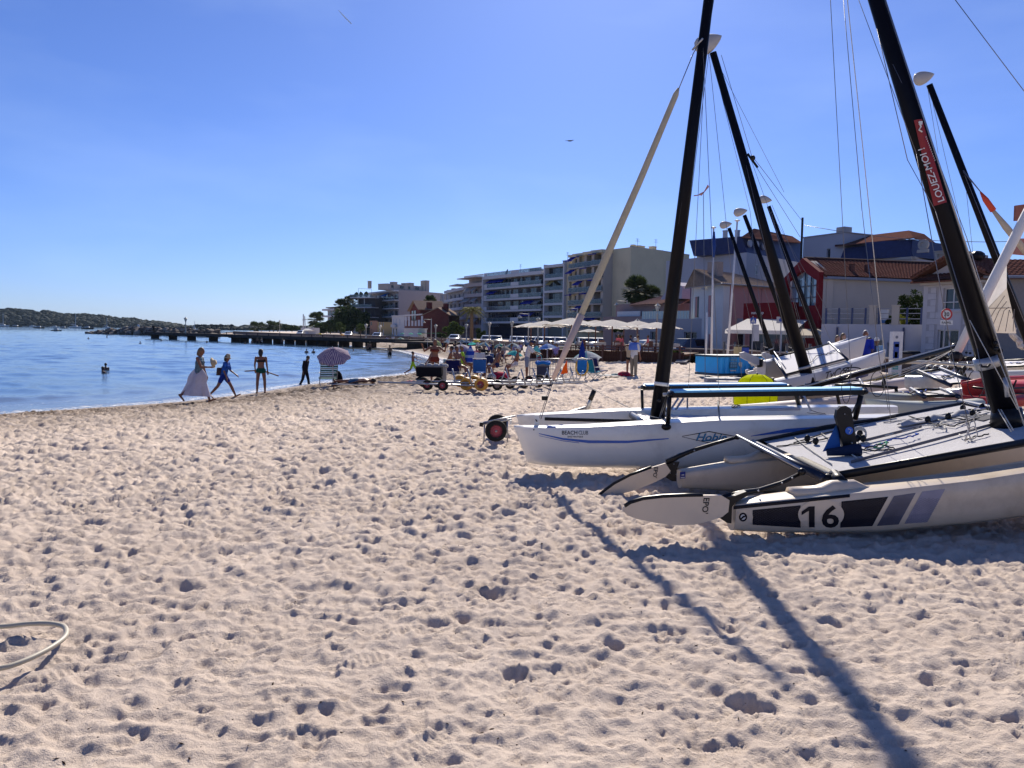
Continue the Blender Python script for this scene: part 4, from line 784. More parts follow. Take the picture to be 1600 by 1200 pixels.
# unused launching trolleys drawn up in a row
def trolley(px,py,D,lab,big,mt,hub):
 z=ground(P(px,py,D).x,D);c=Vector((P(px,py,D).x,D,z));t=thing('boat_trolley',lab,'boat trolley',c,group='empty boat trolleys parked in a row',world=True);r=.21 if big else .17;wd_=.3 if big else .14
 wheel_parts(t,c+Vector((.0,0,r)),r,wd_,hub,(.25,1,0),mt);wheel_parts(t,c+Vector((-.28,1.3,r)),r,wd_,hub,(.25,1,0),mt)
 for a,q,rr_ in(((-1.6,.2,r+.05),(1.3,.1,r),.03),((-.3,1.3,r),(0,-.1,r),.025),((-.9,.5,r+.05),(1.1,.4,r+.1),.022),((.9,.1,r),(.75,.2,r+.52),.025),((1.05,.3,r),(1.2,.2,r+.4),.02)):part('frame_tube',ALU,t,lambda b:b.tube([c+Vector(a),c+Vector(q)],rr_,7),True)
 return t
for i,(px,py,lab,big,mt,hub)in enumerate(((668,610,'leftmost beach trolley with red hubs and small black tyres',0,RUB,HUBR),(692,611,'beach trolley with red hubs beside the leftmost one',0,RUB,HUBR),(729,610,'beach trolley on fat amber wheels, left of the two',1,YEL,YEL),(752,611,'beach trolley on fat amber wheels with a red hub',1,YEL,HUBR),(777,610,'black wheeled beach trolley just right of the amber wheels',0,RUB,mat('grey_pink_hub',(.4,.32,.32),.6)),(797,608,'black wheeled beach trolley in the middle of the black ones',0,RUB,MATS['grey_pink_hub']),(819,607,'black wheeled beach trolley below the man in white',0,RUB,MATS['grey_pink_hub']),(841,606,'black wheeled beach trolley with a red hub near the barrier',0,RUB,HUBR),(858,604,'rightmost beach trolley beneath the cream furled sail',0,RUB,MATS['grey_pink_hub']))):g=G(px,py);trolley(px,py,g.y,lab,big,mt,hub)
# ------------------------------------------------------------------ promenade, street and town
SZ=.6 # street level
def gx_(px,D):return P(px,500,D).x
WALLP=[(-95,262),(-58,197),(-31,155),(gx_(640,138),138),(gx_(700,118),118),(gx_(760,100),100),(gx_(818,84),84),(gx_(822,63),63),(gx_(1073,60),60),(gx_(1078,65),65),(gx_(1170,60),60),(gx_(1380,44),44),(gx_(1500,40),40),(gx_(1720,36),36),(60,34)]
ASPH=mat('asphalt',(.055,.055,.058),.9,var=.2,scale=3,bump=.3,bscale=60,coords='Object');PAVE=mat('pale_paving',(.32,.29,.26),.85,var=.12,scale=2)
b=MB();n=len(WALLP);outer=[(-60,420),(0,480),(120,520),(250,520),(330,420),(380,320),(400,250),(400,200),(400,160),(400,120),(400,100),(400,80),(400,60),(400,45),(400,30)]
b._add([(x,y,SZ)for x,y in WALLP]+[(x,y,SZ)for x,y in outer]+[(x,y,-.6)for x,y in WALLP],[(i,n+i,n+i+1,i+1)for i in range(n-1)]+[(i,i+1,2*n+i+1,2*n+i)for i in range(n-1)])
o=b.build('street',ASPH);o['kind']='structure'
def offs(line,d):
 out=[]
 for i,(x,y)in enumerate(line):
  a=line[max(i-1,0)];c=line[min(i+1,len(line)-1)];t=Vector((c[0]-a[0],c[1]-a[1],0)).normalized();out.append((x-t.y*d,y+t.x*d))
 return out
o2_=offs(WALLP,4.);b=MB();b._add([(x,y,SZ+.12)for x,y in WALLP]+[(x,y,SZ+.12)for x,y in o2_]+[(x,y,SZ)for x,y in o2_],[(i,n+i,n+i+1,i+1)for i in range(n-1)]+[(n+i,2*n+i,2*n+i+1,n+i+1)for i in range(n-1)])
o=b.build('pavement',PAVE);o['kind']='structure'
def brickmat(name,c1,c2,cm,sc=1.,row=.5,bw=1.0,bump=.6):
 m=mat(name,c1,.85);t=m.node_tree;bs=t.nodes['Principled BSDF'];tx=t.nodes.new('ShaderNodeTexCoord');sp=t.nodes.new('ShaderNodeSeparateXYZ');ad=t.nodes.new('ShaderNodeMath');ad.operation='ADD';cb=t.nodes.new('ShaderNodeCombineXYZ')
 t.links.new(tx.outputs['Object'],sp.inputs[0]);t.links.new(sp.outputs[0],ad.inputs[0]);t.links.new(sp.outputs[1],ad.inputs[1]);t.links.new(ad.outputs[0],cb.inputs[0]);t.links.new(sp.outputs[2],cb.inputs[1])
 br=t.nodes.new('ShaderNodeTexBrick');br.inputs['Scale'].default_value=sc;br.inputs['Color1'].default_value=(*c1,1);br.inputs['Color2'].default_value=(*c2,1);br.inputs['Mortar'].default_value=(*cm,1);br.inputs['Brick Width'].default_value=bw;br.inputs['Row Height'].default_value=row;br.inputs['Mortar Size'].default_value=.03
 t.links.new(cb.outputs[0],br.inputs['Vector']);t.links.new(br.outputs['Color'],bs.inputs['Base Color']);bp=t.nodes.new('ShaderNodeBump');bp.inputs['Strength'].default_value=bump;bp.inputs['Distance'].default_value=.02;t.links.new(br.outputs['Fac'],bp.inputs['Height']);bp.invert=True;t.links.new(bp.outputs[0],bs.inputs['Normal']);return m
STONE=mat('brown_rubble',(.13,.085,.075),.9,var=.35,scale=2.5,bump=.8,bscale=6);STCAP=mat('wall_coping',(.36,.32,.28),.85);CONCW=mat('promenade_wall_render',(.20,.15,.13),.9,var=.2,scale=1.2,dirt=(.1,.08,.07,.6))
def wallrun(i0,i1,name,label,top,m,cap,th=.35,z0=-.4):
 pts=WALLP[i0:i1+1];t=thing(name,label,'wall',(*pts[0],0),world=True);w_=offs(pts,-th)
 for k in range(len(pts)-1):
  a,c=pts[k],pts[k+1];e,f=w_[k],w_[k+1]
  part('wall_face',m,t,lambda b:b.prism([(a[0],a[1],z0),(c[0],c[1],z0),(f[0],f[1],z0),(e[0],e[1],z0)],(0,0,top-z0)))
  l=Vector((c[0]-a[0],c[1]-a[1],0));part('coping',cap,t,lambda b:b.box(((a[0]+c[0]+e[0]+f[0])/4,(a[1]+c[1]+e[1]+f[1])/4,top+.05),(l.length+.1,th+.1,.09),ex=l.normalized(),ey=Vector((-l.y,l.x,0)).normalized()))
 return t
wallrun(0,3,'sea_wall','far low promenade wall behind the pier',1.35,CONCW,CONCW);wallrun(3,6,'sea_wall','brown promenade wall behind the crowded parasols',1.42,CONCW,CONCW)
sw=wallrun(9,10,'stone_wall','dark rubble stone wall below the pale house, behind the blue container',1.4,STONE,STCAP);sw2=wallrun(10,13,'stone_wall','dark rubble stone wall running behind TyCool towards the right',1.42,STONE,STCAP)
# single stones proud of the wall face
random.seed(8)
def stones(t,A,B,z0,z1,n,org):
 l=(Vector(B)-Vector(A));ln=l.length;l.normalize();nv=Vector((l.y,-l.x,0));cols=[mat('stone_%s'%c,v,.9,var=.2,scale=4)for c,v in(('dark',(.10,.065,.06)),('mid',(.17,.11,.095)),('pale',(.24,.18,.15)))]
 me=[]
 for m_ in cols:
  b=MB();b.lathe([(.001,0),(.16,0),(.19,.03),(.13,.06),(.001,.065)],7,(0,0,0));o=b.build('stone',m_);me.append(o.data);bpy.data.objects.remove(o)
 q=Vector((0,0,1)).rotation_difference(nv);k=0
 for i in range(n):
  o=bpy.data.objects.new('stone',me[i%3]);COL.objects.link(o);o.parent=t;s_=(i+.5)/n*ln
  p=Vector(A)+l*(s_+random.uniform(-.05,.05))+nv*.352;p.z=z0+(z1-z0)*((i*.382)%1);o.location=p-Vector(org);o.rotation_mode='QUATERNION';o.rotation_quaternion=q@Quaternion((0,0,1),random.uniform(0,6));o.scale=(random.uniform(.7,1.2),random.uniform(.6,1.),1)
stones(sw,(*WALLP[9],0),(*WALLP[10],0),.6,1.3,60,(*WALLP[9],0));stones(sw2,(*WALLP[10],0),(*WALLP[11],0),.7,1.3,90,(*WALLP[10],0));stones(sw2,(*WALLP[11],0),(*WALLP[13],0),.7,1.3,80,(*WALLP[10],0))
# ------------------------------------------------------------------ building kit
GLASS=mat('window_glass',(.02,.03,.045),.08,var=.3,scale=.3,spec=.8);GLASSD=mat('dark_window_glass',(.012,.016,.025),.12,spec=.7)
RAILG=mat('balcony_glass',(.10,.15,.18),.1,alpha=.6,spec=.7);FRM=mat('white_frame',(.55,.56,.58),.5);FRB=mat('brown_frame',(.14,.07,.05),.6);SHUT=mat('grey_shutter',(.35,.38,.44),.6)
BLUA=cloth('blue_awning',(.012,.03,.36));GRYA=cloth('grey_awning',(.4,.41,.43));YELA=cloth('yellow_awning',(.5,.38,.12));SKYA=cloth('bright_blue_awning',(.02,.15,.5))
class F:
 """facade frame: s along, o out towards the viewer, z up"""
 def __init__(f,A,B,out=None):
  f.A=Vector((A[0],A[1],0));d=Vector((B[0]-A[0],B[1]-A[1],0));f.L=d.length;f.l=d.normalized();f.n=Vector((f.l.y,-f.l.x,0))
  f.ang=math.atan2(f.l.y,f.l.x)
 def __call__(f,s,o,z):p=f.A+f.l*s+f.n*o;return Vector((p.x,p.y,z))
 def box(f,b,s0,s1,o0,o1,z0,z1):return b.box(f((s0+s1)/2,(o0+o1)/2,(z0+z1)/2),(s1-s0,abs(o1-o0),z1-z0),ex=f.l,ey=-f.n)
def wallface(b,f,s0,s1,z0,z1,ops,rec=.2,top=None):
 ss=sorted({s0,s1,*[q for o in ops for q in(o[0],o[1])]});zz=sorted({z0,z1,*[q for o in ops for q in(o[2],o[3])]})
 for a,c in zip(ss[:-1],ss[1:]):
  for e,g in zip(zz[:-1],zz[1:]):
   m=((a+c)/2,(e+g)/2)
   if not any(o[0]<m[0]<o[1]and o[2]<m[1]<o[3]for o in ops):b.quad(f(a,0,e),f(c,0,e),f(c,0,g),f(a,0,g))
 for o in ops:
  for(p,q)in(((o[0],o[2]),(o[0],o[3])),((o[0],o[3]),(o[1],o[3])),((o[1],o[3]),(o[1],o[2])),((o[1],o[2]),(o[0],o[2]))):b.quad(f(p[0],0,p[1]),f(q[0],0,q[1]),f(q[0],-rec,q[1]),f(p[0],-rec,p[1]))
_wm={}
def window(par,org,f,o,rec=.2,fm=FRM,gm=GLASS,kind='w',bars=1,name='window'):
 w_,h_=o[1]-o[0],o[3]-o[2];key=(round(w_,2),round(h_,2),fm.name,gm.name,bars,kind)
 if key not in _wm:
  b=MB();t=.07;b.bb(-w_/2,w_/2,.0,.05,0,t);b.bb(-w_/2,w_/2,.0,.05,h_-t,h_);b.bb(-w_/2,-w_/2+t,.0,.05,t,h_-t);b.bb(w_/2-t,w_/2,.0,.05,t,h_-t)
  for k in range(bars):x=-w_/2+w_*(k+1)/(bars+1);b.bb(x-.035,x+.035,0.002,.05,t,h_-t)
  if kind=='x':
   for k in(1,2,3):b.bb(-w_/2+t,w_/2-t,.004,.045,h_*k/4-.03,h_*k/4+.03)
  b.cur=1;b.quad((-w_/2+t,.03,t),(w_/2-t,.03,t),(w_/2-t,.03,h_-t),(-w_/2+t,.03,h_-t))
  ob=b.build(name,[fm,gm]);_wm[key]=ob.data;bpy.data.objects.remove(ob)
 ob=bpy.data.objects.new(name,_wm[key]);COL.objects.link(ob);ob.parent=par;ob.location=f((o[0]+o[1])/2,-rec+.02,o[2])-Vector(org);ob.rotation_euler=(0,0,f.ang);return ob
def awning(par,f,s0,s1,z,out=1.3,drop=.8,m=BLUA,base=0.,val=.18):
 return part('awning',m,par,lambda b:(b.quad(f(s0,base,z),f(s1,base,z),f(s1,base+out,z-drop),f(s0,base+out,z-drop)),b.quad(f(s0,base+out,z-drop),f(s1,base+out,z-drop),f(s1,base+out+.02,z-drop-val),f(s0,base+out+.02,z-drop-val))))
def block(name,label,A,B,z1,depth,wm,ops=(),z0=SZ-.3,roof=None,org=None,rec=.2,side=(),parapet=.0,cat='building'):
 f=F(A,B);org=Vector((A[0],A[1],SZ));t=thing(name,label,cat,org,world=True);b=MB();wallface(b,f,0,f.L,z0,z1,ops,rec)
 q=lambda s,o,z:f(s,-o,z)
 b.quad(q(f.L,0,z0),q(f.L,depth,z0),q(f.L,depth,z1),q(f.L,0,z1));b.quad(q(0,depth,z0),q(0,0,z0),q(0,0,z1),q(0,depth,z1));b.quad(q(f.L,depth,z0),q(0,depth,z0),q(0,depth,z1),q(f.L,depth,z1))
 b.quad(q(0,rec+.02,z1-.01),q(f.L,rec+.02,z1-.01),q(f.L,depth,z1-.01),q(0,depth,z1-.01));b.quad(q(0,0,z1),q(f.L,0,z1),q(f.L,rec+.02,z1),q(0,rec+.02,z1))
 if ops:b.quad(q(.01,rec+.04,z0),q(f.L-.01,rec+.04,z0),q(f.L-.01,rec+.04,z1),q(.01,rec+.04,z1))
 b.build('wall',wm,t);return t,f
def balconies(t,f,s0,s1,zs,out=1.5,slab=None,rail='g',railm=RAILG,h=1.0,posts=3.,th=.22,base=0.,solid=()):
 for z in zs:
  sl=part('balcony_slab',slab or FRM,t,lambda b:f.box(b,s0,s1,base,base+out,z-th,z))
  if rail=='g':part('railing',railm,sl,lambda b:f.box(b,s0+.05,s1-.05,base+out-.06,base+out-.03,z+.06,z+h));
  if rail=='g':part('handrail',ALU,sl,lambda b:(f.box(b,s0,s1,base+out-.07,base+out-.01,z+h,z+h+.05),[f.box(b,s_,s_+.05,base+out-.08,base+out-.02,z,z+h)for s_ in np.arange(s0,s1,posts)]))
  if rail=='s':part('parapet',slab or FRM,sl,lambda b:f.box(b,s0,s1,base+out-.12,base+out-.02,z,z+h*.9))
  for(a,c)in solid:part('solid_panel',slab or FRM,sl,lambda b:f.box(b,a,c,base+out-.02,base+out+.03,z+.05,z+h))
def roofclutter(t,f,spec,z,m):
 for(s,o,w_,d,h)in spec:part('rooftop_box',m,t,lambda b:(f.box(b,s,s+w_,-o,-o-d,z,z+h),f.box(b,s-.1,s+w_+.1,-o+.1,-o-d-.1,z+h,z+h+.12)))
def antenna(t,f,s,o,z,h=3.):part('antenna',BLK,t,lambda b:(b.tube([f(s,-o,z),f(s,-o,z+h)],.04,5),*[b.tube([f(s-w_,-o,z+h*k),f(s+w_,-o,z+h*k)],.025,4)for k,w_ in((.95,.6),(.85,.45),(.75,.8))]))
def topz(px,py,D):return P(px,py,D).z
def XY(px,D,py=500):p=P(px,py,D);return(p.x,p.y)
CRM=mat('cream_render',(.60,.52,.36),.9,var=.06,scale=.4,dirt=(.24,.2,.15,.3));CRM2=mat('pale_cream_render',(.42,.38,.34),.9,var=.06,scale=.5);GRYR=mat('grey_render',(.34,.33,.34),.9,var=.08,scale=.5,dirt=(.2,.2,.2,.3));PNKG=mat('pinkish_grey_render',(.36,.32,.33),.9,var=.06,scale=.4)
WHR=mat('white_render',(.50,.50,.52),.9,var=.06,scale=.6,dirt=(.3,.3,.3,.25));DKR=mat('dark_recess',(.07,.07,.085),.8);SLABW=mat('white_slab',(.50,.51,.54),.8,var=.05,dirt=(.3,.3,.3,.3));DGR=mat('olive_panel',(.13,.14,.12),.7)
# --- S4: cream block with blue awnings and the big blank flank
A,B=XY(892,187),XY(983,170);zt_=topz(983,386,170);f=F(A,B);nf=6;fh=(zt_-.6-SZ)/7
ops=[(s,s+1.7,SZ+fh*k+.15,SZ+fh*k+2.3)for k in range(1,7)for s in(1.2,4.6,8.2,11.7)]
ops=[o for o in ops if o[1]<f.L-.5];t,f=block('apartment_block','cream apartment block with deep blue awnings and a big blank side wall',A,B,zt_,10,CRM,ops);org=Vector((A[0],A[1],SZ))
for o in ops:window(t,org,f,o,fm=FRM,gm=GLASSD)
stp=[(0,3.6,.4),(3.6,7.2,1.1),(7.2,10.8,1.8),(10.8,min(14.8,f.L-.6),2.4)]
for k in range(1,7):
 z=SZ+fh*k
 for i,(s0,s1,out)in enumerate(stp):
  s1=min(s1,f.L-.4);sl=part('balcony_slab',CRM2,t,lambda b:f.box(b,s0+.04,s1-.04,0,out+.8,z-.25,z));part('railing',RAILG,sl,lambda b:f.box(b,s0+.1,s1-.1,out+.74,out+.77,z+.05,z+1.));part('handrail',ALU,sl,lambda b:f.box(b,s0+.06,s1-.06,out+.72,out+.79,z+1.0,z+1.05))
  part('pier_wall',CRM2,t,lambda b:f.box(b,s1-.9,s1-.06,0,out+.3,z+.0,z+fh-.26))
  if(k,i)in((6,0),(6,1),(6,3),(5,0),(5,2),(4,1),(4,3),(3,0),(3,2),(2,1),(2,2),(1,0),(1,1),(1,2),(1,3)):awning(t,f,s0+.1,s1-1,z+fh-.3,1.6,.9 if(k,i)in((6,0),(5,0),(2,1),(4,1))else .25,BLUA,out+.2)
for i,(s0,s1,out)in enumerate(stp):part('roof_step',CRM,t,lambda b:f.box(b,s0,min(s1,f.L),0,out+.9,zt_-.9,zt_-.35+.04*i))
C_=XY(1074,186);ff=F(B,C_);bb_=MB();bb_.prism([(B[0],B[1],SZ-.3),(C_[0],C_[1],SZ-.3),(C_[0]-5,C_[1]+14,SZ-.3),(B[0]-6,B[1]+14,SZ-.3)],(0,0,zt_-SZ+.3));bb_.build('side_wing',CRM,t)
part('flank_coping',CRM2,t,lambda b:ff.box(b,-.05,ff.L,-.3,.06,zt_,zt_+.25));roofclutter(t,ff,((3.5,2,.8,.8,.9),(5.6,2,2.2,1.5,.9),(11,2,1.3,1.2,1.2)),zt_,CRM);antenna(t,ff,5,2,zt_,2.5);antenna(t,ff,12,2,zt_,3)
# --- S3: white framed loggias
A,B=XY(855,196),XY(891.5,187.5);z3=topz(891,410,187.5);f=F(A,B);fh=(z3-SZ)/6.1
t,f=block('apartment_block','narrow white framed block with four glazed loggias and one yellow awning',A,B,z3,12,DGR,());org=Vector((A[0],A[1],SZ))
for s0,s1 in((0,.5),(f.L-1.6,f.L-1.1)):part('frame_pier',SLABW,t,lambda b:f.box(b,s0,s1,0,1.4,SZ,z3))
part('end_wall',CRM,t,lambda b:f.box(b,f.L-1.1,f.L-.02,0,.6,SZ,z3+.2))
for k in range(2,7):
 z=SZ+fh*k;part('frame_beam',SLABW,t,lambda b:f.box(b,.51,f.L-1.61,.01,1.45,z-.55,z))
 if k<6:
  part('railing',RAILG,t,lambda b:f.box(b,.52,f.L-1.62,1.3,1.34,z+.01,z+1.));
  for j in range(3):part('glazing',GLASSD if(j+k)%2 else GLASS,t,lambda b:f.box(b,.7+j*(f.L-2.6)/3,.55+(j+1)*(f.L-2.6)/3,.02,.08,z+.1,z+fh-.6))
awning(t,f,1.6,3.6,SZ+fh*5-.6,1.4,.9,YELA,.3);roofclutter(t,f,((3.5,2,2.4,2,.9),),z3,GRYR);antenna(t,f,5.5,2,z3,3)
# --- S2: long white banded front
A,B=XY(762,222),XY(854.5,196.5);z2=topz(854,424,196.5);f=F(A,B);fh=(z2-SZ)/5.55;lv=[SZ+fh*(k-.45)for k in range(2,7)]
ops=[];random.seed(2)
for z in lv[:-1]:
 s=1.
 while s<f.L-3:w_=random.choice((1.6,2.4,3.2));ops.append((s,s+w_,z+.1,z+fh-.75));s+=w_+random.choice((.5,.9,1.6))
t,f=block('apartment_block','long apartment block with dark windows between white balcony bands and blue awnings',A,B,z2,14,DKR,ops);org=Vector((A[0],A[1],SZ))
for o in ops:window(t,org,f,o,fm=random.choice((FRM,MATS['grey_render'],FRM)),gm=random.choice((GLASS,GLASSD)))
balconies(t,f,.4,f.L-.4,lv,1.7,SLABW,posts=2.6,solid=((.5,2.2),(15,19)),th=.5);part('roof_band',SLABW,t,lambda b:f.box(b,0,f.L,0,2.0,z2-.75,z2+.1));part('end_pier',SLABW,t,lambda b:f.box(b,-.2,.38,0,2.0,SZ,z2-.76))
for s0,s1,k,m in((1.5,7,3,BLUA),(7,10.5,3,BLUA),(1.5,6,2,BLUA),(20,26,1,BLUA),(25,28,1,GRYA),(19,25,0,BLUA),(7,14,0,mat('dark_opening',(.03,.03,.04),.6))):
 if s1<f.L:awning(t,f,s0,s1,lv[k]+fh-.8,1.5,.8,m,.2)
roofclutter(t,f,((17,3,3.2,2,1.5),(16,4,5.2,2,.8),(22,3,1.8,2,1),(25,3,1.8,2,1.1)),z2,GRYR);part('roof_sculpture',BLK,t,lambda b:b.prism([f(6.2,-2,z2),f(6.9,-2,z2),f(7.6,-2,z2+2),f(6.6,-2,z2+1.2)],f.n*.3));antenna(t,f,14,2,z2,3)
part('shopfront_glazing',mat('shopfront_dark',(.015,.02,.04),.2),t,lambda b:f.box(b,.5,f.L-.5,.02,.12,SZ+.2,lv[0]-.7));lettering('Hôtel Belles Rives' if False else 'LE STUDIO',1.1,f(3,1.0,lv[0]-1.4),f.l,(0,0,1),mat('faint_sign_print',(.12,.16,.24),.6),t,False)
# --- S1: stepped block with striped parapets
A,B=XY(732,234),XY(761.5,222.5);z1_=topz(761,434,222.5);f=F(A,B);fh=3.05;lv=[SZ+3.3+fh*k for k in range(5)]
ops=[(s,s+1.8,z+.2,z+2.2)for z in lv for s in(1,4.5,8)if z+2.3<z1_ and s+2<f.L];t,f=block('apartment_block','pinkish grey block with grey awnings beside the long banded block',A,B,z1_,14,PNKG,ops);org=Vector((A[0],A[1],SZ))
for o in ops:window(t,org,f,o)
balconies(t,f,0,f.L,[z for z in lv if z+1<z1_+1],1.6,mat('pale_pink_slab',(.42,.38,.38),.85),rail='s',th=.3,h=.8)
for s0,s1,k in((.5,4,3),(5,8,3),(.3,3.4,2),(5.2,8.5,2),(2,5,0),(5.5,8.6,0)):awning(t,f,s0,s1,lv[k]+fh-.4,1.4,1.1,GRYA,.8)
part('roof_pergola',mat('pale_pink_slab'),t,lambda b:(f.box(b,0,f.L,0,4,z1_+.0,z1_+.25),[f.box(b,s,s+.2,1.4,1.6,z1_+.25,z1_+.9)for s in np.arange(0,f.L,.8)],f.box(b,0,f.L,1.35,1.65,z1_+.9,z1_+1.05)))
# --- blocks left of that
A,B=XY(700,262),XY(731,236);zz=topz(731,452,236);t,f=block('apartment_block','white stepped block with grey awnings left of the pinkish one',A,B,zz,14,GRYR,[(s,s+2.2,SZ+3+3*k,SZ+5+3*k)for k in range(4)for s in(3,9,15,21,27)if True]);org=Vector((A[0],A[1],SZ))
for k in range(4):
 for s in(3,9,15,21,27):window(t,org,f,(s,s+2.2,SZ+3+3*k,SZ+5+3*k))
balconies(t,f,0,f.L,[SZ+2.9+3*k for k in range(5)],1.5,SLABW,rail='s',h=.7);part('terrace_roof',SLABW,t,lambda b:f.box(b,1,12,0,-6,zz+2.2,zz+2.5));part('terrace_wall',GRYR,t,lambda b:f.box(b,12,f.L,-2,-8,zz,zz+2.4))
for s in(4,14,24):awning(t,f,s,s+4,SZ+3*3+2.8,1.4,1,GRYA,.8)
A,B=XY(687,285),XY(712,272);zz=topz(700,459,280);t,f=block('apartment_block','pale cream block with closed shutters behind the red brick house',A,B,zz,12,CRM2,[(s,s+1.6,SZ+4+3.1*k,SZ+6+3.1*k)for k in range(4)for s in(2,6)]);org=Vector((A[0],A[1],SZ))
for k in range(4):
 for s in(2,6):window(t,org,f,(s,s+1.6,SZ+4+3.1*k,SZ+6+3.1*k),fm=SHUT,gm=SHUT if k>1 else GLASSD)
roofclutter(t,f,((2,2,3,2,1.4),(6,2,2.6,2,1.8)),zz,mat('brick_chimney',(.2,.1,.08),.9))
A,B=XY(578,318),XY(623,290);zz=topz(623,453,290);fh=3.15;lv=[zz-.5-fh*k for k in range(1,6)];f=F(A,B)
ops=[(s,s+3,z+.1,z+2.3)for z in lv for s in np.arange(2,f.L-4,5.2)];t,f=block('apartment_block','large pinkish grey block with blank flank, blue awnings and glassy balconies',A,B,zz,12,PNKG,ops);org=Vector((A[0],A[1],SZ))
for o in ops:window(t,org,f,o,gm=GLASSD)
balconies(t,f,0,f.L,lv,2,SLABW,posts=3,th=.35);part('roof_band',SLABW,t,lambda b:f.box(b,0,f.L,0,2,zz-.6,zz));C_=XY(692,310);bb_=MB();bb_.prism([(B[0],B[1],SZ),(C_[0],C_[1],SZ),(C_[0]-6,C_[1]+14,SZ),(B[0]-6,B[1]+14,SZ)],(0,0,zz-SZ));bb_.build('side_wing',PNKG,t)
awning(t,f,f.L-14,f.L-8,lv[0]+fh-.4,2,1,SKYA,.3)
awning(t,f,1,9,lv[2]+fh-.4,2,1.3,SKYA,.8);awning(t,f,1,12,lv[3]+fh-.3,2.2,1.6,SKYA,.8)
ff=F(B,C_);roofclutter(t,ff,((-3,3,22,5,2.2),(16,2.5,1.5,1.5,4.4),(0,2.8,2,2,3.),(6,2.8,1.4,2,2.9),(9,2.8,2,2,3.2),(-12,3,1,1,2.6)),zz,CRM2)
for s in(-1,3.5,8,12):part('penthouse_window',GLASSD,t,lambda b:ff.box(b,s,s+2,-2.98,-2.9,zz+.8,zz+1.8))
roofclutter(t,ff,((17.2,2.2,1.9,1.9,4.6),),zz,PNKG)
# balcony tower at its left
A,B=XY(560,300),XY(586,296);zz=topz(575,463,300);t,f=block('apartment_tower','narrow dark tower with jutting balconies and planted roof terrace left of the large block',A,B,zz-.5,10,DKR,());org=Vector((A[0],A[1],SZ))
for k in range(5):
 z=zz-5.2*k*.72-.6;sl=part('balcony_slab',SLABW,t,lambda b:f.box(b,-1.5,f.L+1,-1,3.2,z-.3,z));part('railing',RAILG,sl,lambda b:(f.box(b,-1.4,f.L+.9,3.1,3.15,z+.02,z+1.1)))
 for s in(1.,4.2):part('column',FRM,t,lambda b:f.box(b,s,s+.25,1.5,1.75,z-3.6,z-.31))
part('pergola_frame',BLK,t,lambda b:(b.tube([f(0,0,zz),f(0,0,zz+3),f(6.5,0,zz+2.6),f(6.5,0,zz)],.07,4)))
for i in range(6):part('roof_planter',mat('terrace_plant',(.04,.07,.03),.9),t,lambda b:b.ball(f(-.4+i*1.2,1+(i%2),zz+.6),(.7,.6,.7+.2*(i%3)),7,5))
# apartment block further left and little roof
A,B=XY(512,395),XY(541,372);zz=topz(530,481,380);t,f=block('apartment_block','distant pale block with rounded balcony corners behind the tall palms',A,B,zz,12,GRYR,())
for k in range(6):z=zz-.3-3.3*k;sl=part('balcony_slab',SLABW,t,lambda b:f.box(b,-3,f.L,-1,2,z-.9,z))
for k in range(5):
 z=zz-.3-3.3*k
 for s in(2,7,12):part('window',GLASSD,t,lambda b:f.box(b,s,s+3.2,.02,.1,z-3.1,z-1.2))
part('roof',mat('brown_roof_slab',(.1,.05,.05),.8),t,lambda b:f.box(b,3,f.L+1,-8,2,zz+.05,zz+.5))
t,f=block('apartment_block','beige block peeping between the palms and the tree mass',XY(538,400),XY(556,395),topz(545,482,398),10,CRM2,());part('roof_band',SLABW,t,lambda b:f.box(b,-.2,f.L+.2,-8,.3,topz(545,482,398),topz(545,482,398)+.4))
ROOFT=mat('terracotta_tiles',(.24,.11,.075),.85,var=.3,scale=3,bump=.6,bscale=12)
def tilemat(name,c,freq=3.2):
 """rows of curved clay tiles: relief and kiln colour variation"""
 m=mat(name,c,.85,var=.4,scale=5);t=m.node_tree;bs=t.nodes['Principled BSDF'];tx=[n for n in t.nodes if n.type=='TEX_COORD'][0]
 sp=t.nodes.new('ShaderNodeSeparateXYZ');t.links.new(tx.outputs['UV'],sp.inputs[0])
 w1=t.nodes.new('ShaderNodeTexWave');w1.inputs['Scale'].default_value=freq*.5;w1.bands_direction='X';t.links.new(tx.outputs['UV'],w1.inputs[0]);w2=t.nodes.new('ShaderNodeTexWave');w2.wave_profile='SAW';w2.bands_direction='Y';w2.inputs['Scale'].default_value=freq*.38;t.links.new(tx.outputs['UV'],w2.inputs[0])
 ad=t.nodes.new('ShaderNodeMath');ad.operation='ADD';t.links.new(w1.outputs['Fac'],ad.inputs[0]);t.links.new(w2.outputs['Fac'],ad.inputs[1]);bp=t.nodes.new('ShaderNodeBump');bp.inputs['Strength'].default_value=1;bp.inputs['Distance'].default_value=.12;t.links.new(ad.outputs[0],bp.inputs['Height']);t.links.new(bp.outputs[0],bs.inputs['Normal']);return m
